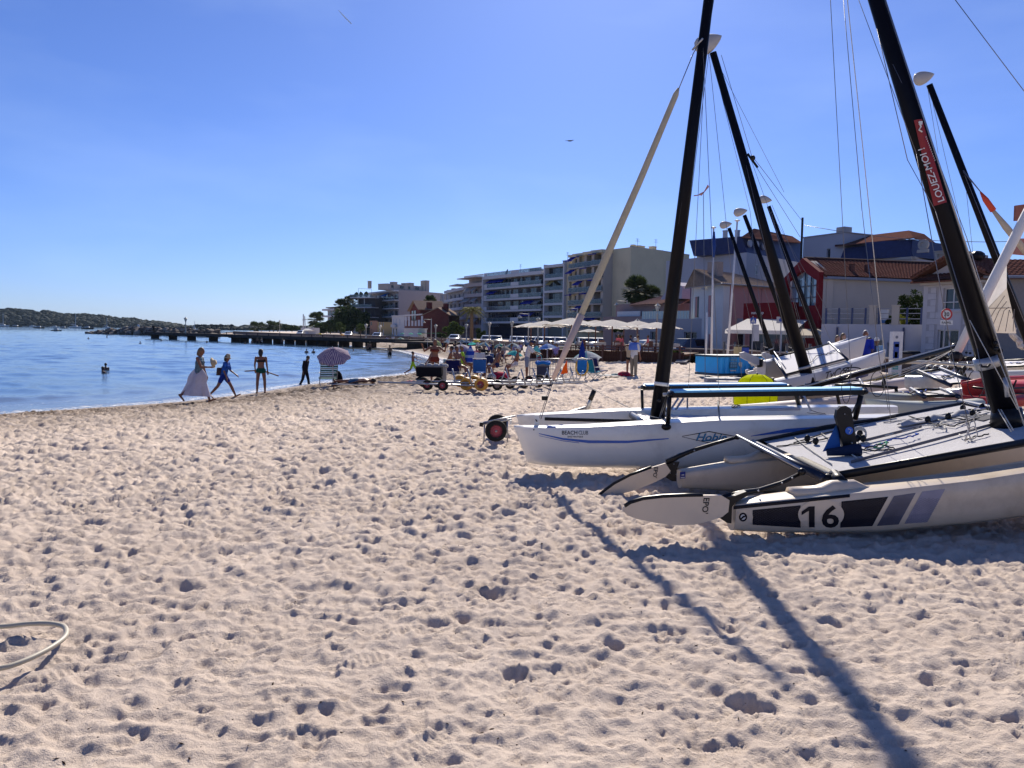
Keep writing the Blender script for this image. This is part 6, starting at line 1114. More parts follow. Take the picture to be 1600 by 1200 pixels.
def leaves(b,c,r,n,size,rs,flat=1.):
 c=Vector(c)
 cl=[(Vector((rs.gauss(0,.5),rs.gauss(0,.5),rs.gauss(0,.42))),rs.uniform(.25,.5))for _ in range(max(5,n//110))]
 for i in range(n):
  q,cr=cl[i%len(cl)];
  if q.length>.85:q=q.normalized()*.85
  d=Vector((rs.gauss(0,1),rs.gauss(0,1),rs.gauss(0,1))).normalized()*cr*rs.uniform(.5,1.05);v=q+d;p=c+Vector((v.x*r[0],v.y*r[1],v.z*r[2]))
  a=Vector((rs.gauss(0,1),rs.gauss(0,1),rs.gauss(0,.6))).normalized();e=a.cross(Vector((rs.gauss(0,1),rs.gauss(0,1),rs.gauss(0,1)))).normalized();s=size*rs.uniform(.6,1.3)
  b._add([p-a*s,p+e*s*.45,p+a*s,p-e*s*.45],[(0,1,2,3)])
def tree(label,px,D,pyt,wpx,base=None,trunk=.35,m=LEAF,n=900,name='tree',cat='tree',sz=.45,group=None,zr=None):
 x=P(px,500,D).x;zb=SZ if base is None else base;zt=P(px,pyt,D).z;r=wpx/1200*D/2;h=zt-zb;rs=random.Random(int(px*7+pyt));t=thing(name,label,cat,(x,D,zb),group=group);rz=(h*(1-trunk))/2
 part('trunk',BARK,t,lambda b:(b.tube([(0,0,0),(.1,0,h*trunk*.6),(0,.1,h*(trunk+.15))],[.035*h,.026*h,.018*h],8),[b.tube([(0,0,h*trunk*.8),(r*.5*math.cos(a),r*.5*math.sin(a),h*(trunk+.3))],[.018*h,.008*h],5)for a in(0,1.6,3.1,4.7)]),True)
 b=MB();leaves(b,(0,0,h-rz),(r,r,rz*1.05),n,sz,rs);b.build('crown',m,t);return t
def fanpalm(label,px,D,pyt,pyc=None,hr=1.6,base=None,lean=0.,group=None,skirt=True,m=PALM,n=34,name='palm_tree'):
 """tall fan palm: slim trunk, ball of stiff fans, hanging dead skirt"""
 x=P(px,500,D).x;zb=SZ if base is None else base;h=P(px,pyt,D).z-zb-hr*.9;t=thing(name,label,'palm tree',(x,D,zb),group=group);rs=random.Random(int(px*3));top=Vector((lean,0,h))
 part('trunk',BARK,t,lambda b:b.tube([(0,0,0),(lean*.3,0,h*.5),top],[.3,.2,.22],9),True);b=MB()
 for i in range(int(n*1.5)):
  az=rs.uniform(0,6.28);el=rs.uniform(-.9,1.4);d=Vector((math.cos(az)*math.cos(el),math.sin(az)*math.cos(el),math.sin(el)));st=top+d*hr*.45;sd_=d.cross(Vector((0,0,1))).normalized();up=sd_.cross(d)
  for k in range(-5,6):
   a=k*.2;tip=st+(d*math.cos(a)+sd_*math.sin(a))*hr*.62-Vector((0,0,.12*hr*abs(k)/5));w_=.055*hr;b._add([st,st.lerp(tip,.6)+sd_*w_*math.cos(a)-d*w_*math.sin(a),tip,st.lerp(tip,.6)-sd_*w_*math.cos(a)+d*w_*math.sin(a)],[(0,1,2,3)])
  b.tube([top,st],.03,3)
 b.build('crown',m,t)
 if skirt:
  b=MB()
  for i in range(170):az=rs.uniform(0,6.28);z=-rs.uniform(0,hr*1.1);r_=.25*hr+rs.uniform(0,.12)*hr;p=top+Vector((math.cos(az)*r_,math.sin(az)*r_,z));b._add([p,p+Vector((.12,0,-.3)),p+Vector((0,0,-.7*hr)),p-Vector((.12,0,.3))],[(0,1,2,3)])
  b.build('dead_leaf_skirt',DEADP,t)
 return t
def datepalm(label,px,D,pyt,hr=3.4,base=None,m=PALM,nf=30,group=None,droop=1.):
 x=P(px,500,D).x;zb=SZ if base is None else base;h=P(px,pyt,D).z-zb-hr*.25;t=thing('palm_tree',label,'palm tree',(x,D,zb),group=group);rs=random.Random(int(px));top=Vector((0,0,h));part('trunk',BARK,t,lambda b:b.tube([(0,0,0),(0,0,h*.9),(0,0,h)],[.42,.36,.5],9),True)
 for i in range(nf):
  az=2.4*i;el=1.2-1.5*(i/nf);d=Vector((math.cos(az),math.sin(az),0));pts=[top+d*hr*f*math.cos(el*.7)+Vector((0,0,hr*(math.sin(el)*f*.75-droop*.62*f**2.2)))for f in np.linspace(0,1,8)];b=MB();b.tube(pts,.035,3)
  for j in range(1,26):
   f=j/26;k=f*7;q=pts[int(k)].lerp(pts[min(int(k)+1,7)],k%1);tg=(pts[min(int(k)+1,7)]-pts[int(k)]).normalized();sd_=tg.cross(Vector((0,0,1))).normalized();ln=.5*hr*.34*math.sin(math.pi*min(f+.12,.97))+.1
   for s_ in(-1,1):tip=q+sd_*s_*ln+tg*ln*.7-Vector((0,0,ln*.35));b._add([q,q.lerp(tip,.5)+tg*.045,tip,q.lerp(tip,.5)-tg*.045],[(0,1,2,3)])
  b.build('frond',m,t)
 return t
random.seed(1)
t=fanpalm('fat fan palm with a long brown skirt against the cream blank wall',993,150,431,hr=3.1,n=60);
fanpalm('shorter bushy palm right beside the fat skirted palm',1017,152,446,hr=2.3,n=44)
fanpalm('lone fan palm against the pinkish grey blank wall above the red villa',672,262,461,hr=2.7,n=44)
datepalm('broad date palm with yellowish top in front of the striped grey apartment block',737,175,478,hr=3.6,m=PALMY)
for px,pyt,D,hr,lab in((532,467,300,3.0,'leftmost of the three tall palms beside the planted tower'),(543,463,305,2.4,'middle one of the three tall palms beside the planted tower'),(551,461,300,3.1,'rightmost and fullest of the three tall palms beside the planted tower'),(492,488,330,3.6,'thick palm at the left end of the seafront trees'),(500,487,335,2.4,'slender palm just right of the thick leftmost seafront palm')):fanpalm(lab,px,D,pyt,hr=hr,skirt=False,n=46)
for px,pyt,D,hr in((397,502,420,3.4),(408,503,425,2.6),(421,501,420,3.3),(427,502,420,3.0),(434,503,425,2.6)):fanpalm({397:'low full palm at the left end of the distant palm group',408:'small palm second from the left in the distant group',421:'palm in the middle of the distant group behind the pier',427:'palm right of the middle in the distant group',434:'rightmost palm of the distant group, by the thin pole'}[px],px,D,pyt,hr=hr,skirt=False,n=26)
tree('large dark rounded tree mass under the three tall palms',548,290,483,52,trunk=.08,n=5200,sz=.75);tree('dark bushy tree at the foot of the distant pale block',510,320,503,36,trunk=.1,n=2200,sz=.8);tree('small round tree in front of the dark planted tower',563,250,505,20,trunk=.3,m=LEAF2,n=900,sz=.5)
tree('light leaved small tree between the palm trunks',533,262,503,16,trunk=.3,m=LEAF2,n=600,sz=.5);tree('dark clump right of the leftmost seafront palms',516,300,500,16,trunk=.2,n=500,sz=.6)
tree('dark leafy tree between the red gable house and the date palm',708,180,506,30,trunk=.25,n=1300,sz=.45,m=LEAF2);tree('low hedge like tree below the date palm',690,190,517,26,trunk=.1,n=700,sz=.4,name='hedge',cat='hedge')
tree('dark low bush in front of the apartment block entrance',752,150,514,16,trunk=.1,n=500,sz=.35,name='bush',cat='bush');tree('small green bush beneath the cafe parasols',966,76,500,18,trunk=.3,n=500,sz=.22,name='bush',cat='bush',m=LEAF2)
tree('dark shrub growing on the terrace against the cream wall',1426,53,455,42,base=3.4,trunk=.05,n=1500,sz=.14,name='shrub',cat='shrub');tree('yellow green spiky plant on the terrace by the railing',1408,51.8,492,24,base=3.4,trunk=.05,n=420,sz=.13,m=leafmat('yellow_leaves',(.22,.24,.03)),name='shrub',cat='shrub');tree('small dark shrub in the terrace planter',1386,51.8,489,14,base=3.4,trunk=.05,n=300,sz=.1,name='shrub',cat='shrub')
tree('green hedge box at the right end of the cafe deck',1062,60.5,538,28,base=.9,trunk=.02,n=700,sz=.14,name='hedge',cat='hedge',m=LEAF2)
tree('dark pine behind the white kiosk roofs far left',456,380,507,22,trunk=.2,n=700,sz=.8);tree('dark pine clump left of the signal mast',447,500,507,20,trunk=.1,n=500,sz=1.)
# far wooded headland
HILLM=leafmat('hazy_far_forest',(.007,.016,.018),.0);HILLG=mat('far_forest_floor',(.03,.035,.03),.95)  # bluish cast of the distant haze is put into the leaf colour
def headland(name,label_kind,x0p,x1p,D,prof,seed,dens,rmin,rmax,depth=160):
 rs=random.Random(seed);b=MB();n=60;top=lambda px:P(px,np.interp(px,[q[0]for q in prof],[q[1]for q in prof]),D).z
 rows=[]
 for j,(dd,k)in enumerate(((-depth*.5,0),(-depth*.3,.35),(0,.82),(depth*.6,.5))):rows.append([(P(x0p+(x1p-x0p)*i/n,500,D).x,D+dd,max(.2,(top(x0p+(x1p-x0p)*i/n)-rmax*.6)*k)-(1.2 if k==0 else 0))for i in range(n+1)])
 b.rings(rows,cap=False,closed=False);o=b.build(name,HILLG);o['kind']='structure'
 ico=[];bm=bmesh.new();bmesh.ops.create_icosphere(bm,subdivisions=2,radius=1);iv=[v.co.copy()for v in bm.verts];fi=[tuple(v.index for v in f.verts)for f in bm.faces];bm.free();b=MB()
 for i in range(dens):
  px=x0p+(x1p-x0p)*rs.random();v=rs.random()**.8;dd=-depth*.48+depth*.55*v;k=np.interp(v,[0,.3,.9,1],[.02,.4,.86,.84]);z=max(.5,(top(px)-rmax*.6)*k);r=rs.uniform(rmin,rmax);x=P(px,500,D).x+rs.uniform(-3,3);c=Vector((x,D+dd,z+r*.3));q=[rs.uniform(.75,1.2)for _ in range(12)];fx=rs.uniform(.9,1.5)
  b._add([c+Vector((v_.x*fx,v_.y,v_.z*.75))*r*(1+.22*math.sin(v_.x*5+q[0]*9)*math.sin(v_.z*6+q[1]*7)+rs.uniform(-.04,.04))for v_ in iv],fi)
 o=b.build(name+'_wood',HILLM,smooth=True);o['kind']='stuff'
headland('headland','',-420,298,1450,[(-420,478),(0,480),(12,478),(60,484),(67,482),(94,488),(131,488),(165,492),(188,496),(200,495),(225,500),(240,501),(262,504),(280,507),(291,510),(298,513)],5,3400,2.6,6.)
headland('far_shore','',298,400,1000,[(298,511),(305,509),(320,507),(360,508),(375,511),(400,511)],6,230,1.6,3.)
headland('far_hills','',395,520,1200,[(395,508),(440,506),(452,509),(470,511),(500,510),(520,512)],7,300,3,6.)
# umbrella pines on the far spit
for i,(px,w_)in enumerate(((309,10),(320,13),(333,12),(345,10),(362,9))):
 x=P(px,500,850).x;t=thing('umbrella_pine',('flat topped pine at the left end of the far spit','widest flat topped pine on the far spit','flat topped pine in the middle of the far spit','flat topped pine right of the middle of the far spit','small dark pine at the right end of the far spit')[i],'tree',(x,850,0));zt=P(px,507.5,850).z;part('trunk',BARK,t,lambda b:b.tube([(0,0,0),(0,0,zt-1)],[.5,.3],5));b=MB();leaves(b,(0,0,zt-.9),(w_/1200*850/2,3,1.5),260,1.1,random.Random(i));b.build('crown',HILLM,t)
 # breakwater of boulders
RK=[mat('rock_%s'%n,c,.9,var=.3,scale=.6,bump=.7,bscale=2)for n,c in(('brown',(.12,.095,.08)),('grey',(.17,.15,.13)),('pale',(.25,.22,.19)))]
t=thing('breakwater','low breakwater of brown boulders at the seaward end of the pier','breakwater',(P(220,500,250).x,250,0));rs=random.Random(9);rmesh=[]
for k in range(6):
 b=MB();b.ball((0,0,0),1,8,5);b.v=[tuple(Vector(v)*(1+.25*math.sin(v[0]*4+k*2)*math.cos(v[1]*3+k)+.12*math.sin(v[2]*7+k*3)))for v in b.v];o=b.build('boulder',RK[k%3]);rmesh.append(o.data);bpy.data.objects.remove(o)
for i in range(285):
 f=i/285;px=145+195*f;zt=.3+1.7*min(1,f*4)*(1-.35*max(0,f-.5));D=250-30*f;lay=rs.random();o=bpy.data.objects.new('boulder',rmesh[rs.randrange(6)]);COL.objects.link(o);o.parent=t
 o.location=Vector((P(px,500,D).x,D+rs.uniform(-3.5,2.5)*(1.2-lay),-.1+zt*lay))-t.location;s_=rs.uniform(.55,1.15);o.scale=(s_*rs.uniform(1,1.5),s_,s_*rs.uniform(.5,.8));o.rotation_euler=(rs.uniform(-.4,.4),rs.uniform(-.4,.4),rs.uniform(0,6))
b=MB();b.rings([[(P(147,500,250).x,247,-1),(P(147,500,250).x,250,.1),(P(147,500,250).x,253,-1)],[(P(190,500,242).x,238,-1),(P(190,500,242).x,243,1.1),(P(190,500,242).x,248,-1)],[(P(420,500,215).x,210,-1),(P(420,500,215).x,215,1.1),(P(420,500,215).x,220,-1)]]);b.build('rubble_core',RK[0],t)
# pier
PIERM=mat('dark_pier_timber',(.05,.042,.04),.85,var=.3,scale=2);PX=[P(238,500,172),P(590,500,108)];a,c=Vector((PX[0].x,172,0)),Vector((PX[1].x+6,106,0));l=(c-a).normalized();nr=Vector((-l.y,l.x,0));LN=(c-a).length
t=thing('pier','long dark bathing pier on stubby piles reaching from the beach out to the boulders','pier',a,world=True);part('deck',PIERM,t,lambda b:b.box((a+c)/2+Vector((0,0,1.22)),(LN,3.2,.28),ex=l,ey=nr));part('edge_beam',PIERM,t,lambda b:b.box((a+c)/2-nr*1.65+Vector((0,0,1.12)),(LN,.1,.55),ex=l,ey=nr));part('handrail',PIERM,t,lambda b:(b.tube([a-nr*1.5+Vector((0,0,1.75)),c-nr*1.5+Vector((0,0,1.75))],.05,5)))
for px in(240,268,297,331,366,379,398,415,432,450,467,484,500,517,535,556,577):
 d=ray(px,520);
 o_=Vector((0,0));k=(a.x*l.y-a.y*l.x)/(d.x*l.y-d.y*l.x);q=Vector((d.x*k,d.y*k,0));part('pile',PIERM,t,lambda b:(b.box(q+nr*.3+Vector((0,0,.2)),(.62,1.6,1.7),ex=l,ey=nr),b.box(q+nr*.3+Vector((0,0,.85)),(1.05,2.4,.3),ex=l,ey=nr)))
 part('rail_post',PIERM,t,lambda b:b.box(q-nr*1.5+Vector((0,0,1.5)),(.1,.1,.6),ex=l,ey=nr))
part('landing_stage',PIERM,t,lambda b:(b.box(c+l*3+Vector((0,0,1.)),(9,6,.3),ex=l,ey=nr),b.box(c+l*2+Vector((0,0,.2)),(4,4,1.3),ex=l,ey=nr)))
def lamppost(label,px,D,pyt,base,kind='pole',group=None,head=.35):
 x=P(px,500,D).x;zt=P(px,pyt,D).z;t=thing('street_lamp',label,'street lamp',(x,D,base),group=group);h=zt-base;m=mat('cream_lamp_paint',(.42,.4,.34),.6)
 if kind=='lantern':
  part('post',m,t,lambda b:b.lathe([(.17,0),(.17,.5),(.1,.6),(.08,h*.75),(.13,h*.78),(.05,h*.8),(.05,h-head*1.9)],10),True);part('lantern_frame',m,t,lambda b:([b.tube([(.08*math.cos(a),.08*math.sin(a),h-head*2),(head*.62*math.cos(a),head*.62*math.sin(a),h-head*.75)],.025,4)for a in(0,1.57,3.14,4.71)],b.lathe([(.02,h),(.06,h-.1),(head*.75,h-head*.7),(head*.7,h-head*.82),(.02,h-head*.8)],12)))
  part('lantern_glass',mat('lantern_glass',(.5,.52,.5),.2,alpha=.8),t,lambda b:b.lathe([(.07,h-head*1.95),(head*.55,h-head*.85)],8,cap=False))
 else:
  part('post',m,t,lambda b:b.tube([(0,0,0),(0,0,h)],[.09,.06],8),True);s_=-1 if kind=='left' else 1;part('arm',m,t,lambda b:b.tube([(0,0,h-.15),(s_*1.2,0,h-.1)],.045,6),True);part('lamp_head',m,t,lambda b:b.lathe([(.04,.35),(.1,.25),(.34,0),(.02,-.06)],12,(s_*1.2,0,h-.62)))
 return t
for px,pyt,D,kd,lab in((681,506,115,'lantern','cream lantern post left of the date palm'),(729,505,106,'lantern','cream lantern post right of the date palm'),(765,502,98,'lantern','cream lantern post before the long apartment block'),(800,500,90,'lantern','cream lantern post left of the cafe parasols'),(841,495,86,'lantern','cream lantern post rising behind the left cafe parasols'),(1027,473,66,'lantern','large white lantern post left of the big tilted mast'),(996,497,67,'lantern','lantern post top just above the cafe parasols'),(594,507,160,'lantern','cream lantern post before the yellow house'),(572,505,150,'lantern','cream lantern post by the dark tower'),(674,498,118,'left','tall swan neck lamp beside the red brick gable'),(826,489,100,'left','swan neck lamp in front of the yellow awning loggias'),(979,469,92,'left','tall swan neck lamp by the fat palm'),(290,495,155,'lantern','lone lamp post on the far end of the pier'),(437,500,300,'lantern','thin lamp post among the distant palms'),(902,481,105,'left','swan neck lamp before the blue awning block')):lamppost(lab,px,D,pyt,1.3 if px==290 else SZ+.1,kd,'street lamps of the promenade',.36 if D<120 else .5)
for i,(px,pyt,D,pyb,bl)in enumerate(((1115,356,46,552,1),(1152,345,44,552,0),(1105,488,50,570,0))):
 x0=P(px-(3 if i==0 else 16 if i==1 else 2.5),pyb,D);x1=P(px,pyt,D);t=thing('flag_pole',('white flagpole with a furled blue flag before the pale house','leaning white flagpole in front of the pink wall','short white pole at the corner of the stone wall')[i],'pole',(x0.x,D,ground(x0.x,D)),world=True);part('pole',FRM,t,lambda b:b.tube([Vector((x0.x,D,ground(x0.x,D))),x1],[.075,.05]if i<2 else[.07,.06],8),True)
 if i<2:part('finial',FRM,t,lambda b:b.lathe([(.04,-.05),(.17,0),(.14,.04),(.02,.07)],10,x1))
 if bl:part('furled_flag',mat('navy_flag',(.02,.05,.2),.9),t,lambda b:b.tube([P(1115.5,362,45.8),P(1115.5,385,45.8),P(1114.5,402,45.8)],[.06,.13,.08],7),True)
 # thin mast with windsock pole at far left harbour
t=thing('signal_mast','thin white lattice signal mast beyond the pier','mast',(P(474,500,330).x,330,.5),world=True);part('mast_pole',FRM,t,lambda b:(b.tube([P(474,517,330),P(474,491,330)],.25,5),b.tube([P(477,517,330),P(476,494,330)],.2,5),b.tube([P(472,500,330),P(479,499,330)],.15,4)))
t,f=block('kiosk','small white beach hut with pale flat canopy far behind the pier',XY(470,262),XY(482,260),P(475,512,261).z,5,WHR,());part('canopy',mat('pale_canopy',(.5,.5,.48),.8),t,lambda b:b.prism([P(472,516.5,255),P(489,516,254),P(482,513.5,258),P(477,513.5,258)],(0,2,-.2)))
# boats at anchor
def yacht(label,px,D,mastpy,L_=10,h=1.1,sail=True,col=WHT):
 x=P(px,500,D).x;t=thing('moored_boat' if not sail else 'sailing_boat',label,'boat',(x,D,0),world=True,group='boats at anchor off the headland');part('hull',col,t,lambda b:simple_hull(b,(x-L_/2,D,h),(x+L_/2,D,h*1.2),h*1.3,L_*.13,n=8),True)
 part('cabin',WHT,t,lambda b:b.box((x-L_*.05,D,h+.5),(L_*.4,L_*.16,1.),taper=.8));part('cabin_window',GLASSD,t,lambda b:b.box((x-L_*.05,D-L_*.075,h+.55),(L_*.3,.1,.35)))
 if sail:zt=P(px,mastpy,D).z;part('mast',FRM,t,lambda b:b.tube([(x,D,h),(x,D,zt)],[.22,.16],5));part('boom',FRM,t,lambda b:b.tube([(x,D,h+2),(x-L_*.4,D,h+2)],.2,5));wire(t,(x,D,zt),(x+L_/2,D,h),.06)
for a in(('ketch at the far left edge below the woods',5,800,490,13,1.5),('white sailing boat with the tallest mast under the wooded hill',118,700,491,11,1.4),('sailing boat anchored right of the tallest masted one',167,800,496,8,1.2),('small sailing boat by the far spit of pines',304,750,502,7,.9)):yacht(*a)
for a in(('long dark motorboat at the left below the hill',61,560,0,8,.7,False,BLK),('white motorboat near the left shore',51,900,0,8,1.1,False),('low grey motorboat left of the wooded middle',25,800,0,13,.8,False,BLK),('motor yacht with white cabin and dark hull',137,560,0,9,1.,False,BLK),('small grey dinghy drifting nearest on the left',88,330,0,4.5,.35,False,BLK),('pale motorboat below the grey roofed shore house',86,800,0,9,.9,False),('tiny dark boat far right of the grey dinghy',100,620,0,6,.6,False,BLK),('tiny white boat between the mast and the breakwater tip',194,900,0,5,.9,False)):yacht(*a)
t=thing('beacon','small white beacon column before the wooded headland','beacon',(P(216,500,650).x,650,0));part('column',WHR,t,lambda b:b.lathe([(1.1,0),(.9,3.8),(.6,4.),(.02,4.6)],10));part('lantern',BLK,t,lambda b:b.lathe([(.4,4.5),(.4,5.1),(.02,5.5)],8))
# ------------------------------------------------------------------ people
def skin(n,c):return mat('skin_'+n,c,.5,var=.06,scale=14)
SK={'tan':skin('tan',(.21,.085,.045)),'fair':skin('fair',(.42,.24,.17)),'dark':skin('brown',(.14,.065,.04))}
def fab(n,c):return mat('cloth_'+n,c,.85,var=.12,scale=22,bump=.25,bscale=60)
HAIR={'dark':mat('dark_hair',(.02,.014,.01),.6,var=.3,scale=60),'blonde':mat('fair_hair',(.15,.09,.045),.6,var=.3,scale=60),'grey':mat('white_hair',(.42,.41,.40),.6,var=.25,scale=60),'brown':mat('brown_hair',(.07,.035,.02),.6,var=.3,scale=60)}
def pose(H,torso=0.,thL=0.,thR=0.,knL=0.,knR=0.,aL=0.,aR=0.,eL=.2,eR=.2,abL=.12,abR=.12,head=0.,hipab=.04,sit=False):
 J={};d=lambda a,ab=0.,s=1:Vector((s*math.sin(ab),math.cos(ab)*math.sin(a),-math.cos(ab)*math.cos(a)))
 J['pel']=Vector((0,0,0));t=Vector((0,math.sin(torso),math.cos(torso)));J['t']=t;J['chest']=t*.19*H;J['neck']=t*.30*H;hd=Vector((0,math.sin(torso*.6+head),math.cos(torso*.6+head)));J['hd']=hd;J['head']=J['neck']+hd*.095*H
 for s,n,th,kn,a,e,ab in((-1,'L',thL,knL,aL,eL,abL),(1,'R',thR,knR,aR,eR,abR)):
  J['hip'+n]=Vector((s*.052*H,0,-.01*H));J['knee'+n]=J['hip'+n]+d(th,hipab,s)*.245*H;J['ank'+n]=J['knee'+n]+d(th-kn,hipab*.3,s)*.235*H;ft=d(th-kn);fy=Vector((0,-ft.z,ft.y))if not sit else Vector((0,1,.2));J['toe'+n]=J['ank'+n]+fy.normalized()*.11*H+ft*.025*H;J['heel'+n]=J['ank'+n]+ft*.025*H-fy.normalized()*.02*H
  J['sh'+n]=t*.275*H+Vector((s*.108*H,0,0));J['elb'+n]=J['sh'+n]+d(a+torso*.3,ab,s)*.17*H;J['wri'+n]=J['elb'+n]+d(a+e+torso*.3,ab*(.3 if ab<1.2 else 1),s)*.145*H;fd=(J['wri'+n]-J['elb'+n]).normalized();J['hand'+n]=J['wri'+n]+fd*.05*H
 return J
def lowest(J):return min(min(J[k].z for k in('ankL','ankR','toeL','toeR','heelL','heelR')),J['pel'].z-.065)
def body_mesh(b,J,H,fem,near,bulk=1.):
 n=10 if near else 7;cap=lambda p,q,r0,r1,fx=1.:b.capsule(p,q,r0*H*bulk,r1*H*bulk,fx,n)
 cap(J['pel'],J['t']*.09*H,.062 if fem else .056,.050 if fem else .054,1.45 if fem else 1.35);cap(J['t']*.09*H,J['chest']+J['t']*.02*H,.050,.060,1.35 if fem else 1.5);cap(J['chest'],J['t']*.25*H,.060,.048,1.5 if fem else 1.7);cap(J['t']*.265*H+Vector((-.06*H,0,0)),J['t']*.265*H+Vector((.06*H,0,0)),.036,.036)
 cap(J['t']*.26*H,J['neck']+J['hd']*.035*H,.033,.029)
 h=J['head'];q=Vector((0,0,1)).rotation_difference(J['hd']);b.ball(h+q@Vector((0,.002,.006))*H,(.044*H,.053*H,.062*H),12,9,q);b.capsule(h+q@Vector((0,.02,-.03))*H,h+q@Vector((0,.028,-.045))*H,.026*H,.02*H,1.1,8)
 b.capsule(h+q@Vector((0,.048,.006))*H,h+q@Vector((0,.058,-.012))*H,.007*H,.009*H,1,6)
 for s in(-1,1):b.ball(h+q@Vector((s*.045,-.002,-.004))*H,(.006*H,.010*H,.016*H),7,5,q)
 if fem:
  for s in(-1,1):b.ball(J['chest']+Vector((s*.036*H,.048*H,.01*H)),.033*H,8,6)
 for N in 'LR':
  cap(J['hip'+N],J['knee'+N],.052 if fem else .048,.033);cap(J['knee'+N],J['knee'+N].lerp(J['ank'+N],.35),.033,.034);cap(J['knee'+N].lerp(J['ank'+N],.35),J['ank'+N],.033,.020);cap(J['heel'+N],J['toe'+N],.020,.014,1.35)
  cap(J['sh'+N],J['elb'+N],.029,.021);cap(J['elb'+N],J['wri'+N],.022,.014);d=(J['hand'+N]-J['wri'+N]).normalized();b.capsule(J['wri'+N],J['hand'+N],.015*H,.018*H,1.25,n)
  sd_=Vector((1,0,0))-d*d.x;sd_.normalize();up=d.cross(sd_);
  for k in range(4):p=J['hand'+N]+sd_*(k-1.5)*.0105*H;L_=(.034,.042,.039,.03)[k]*H;m=p+d*L_*.6+up*.004*H;b.capsule(p,m,.0058*H,.0054*H,1,6);b.capsule(m,m+(d*.8+up*.5).normalized()*L_*.55,.0054*H,.0048*H,1,6)
  s=1 if N=='L' else-1;p=J['wri'+N]+d*.02*H+sd_*s*.016*H;b.capsule(p,p+(d+sd_*s*.7).normalized()*.034*H,.0068*H,.0055*H,1,6)
def fused(name,mt,par,fn,vox,rot=None,smooth=6):
 b=MB();b.M=rot;fn(b);o=b.build(name,mt,par,smooth=True);m=o.modifiers.new('remesh','REMESH');m.mode='VOXEL';m.voxel_size=vox;m.use_smooth_shade=True;s=o.modifiers.new('smooth','SMOOTH');s.factor=.6;s.iterations=smooth;return o
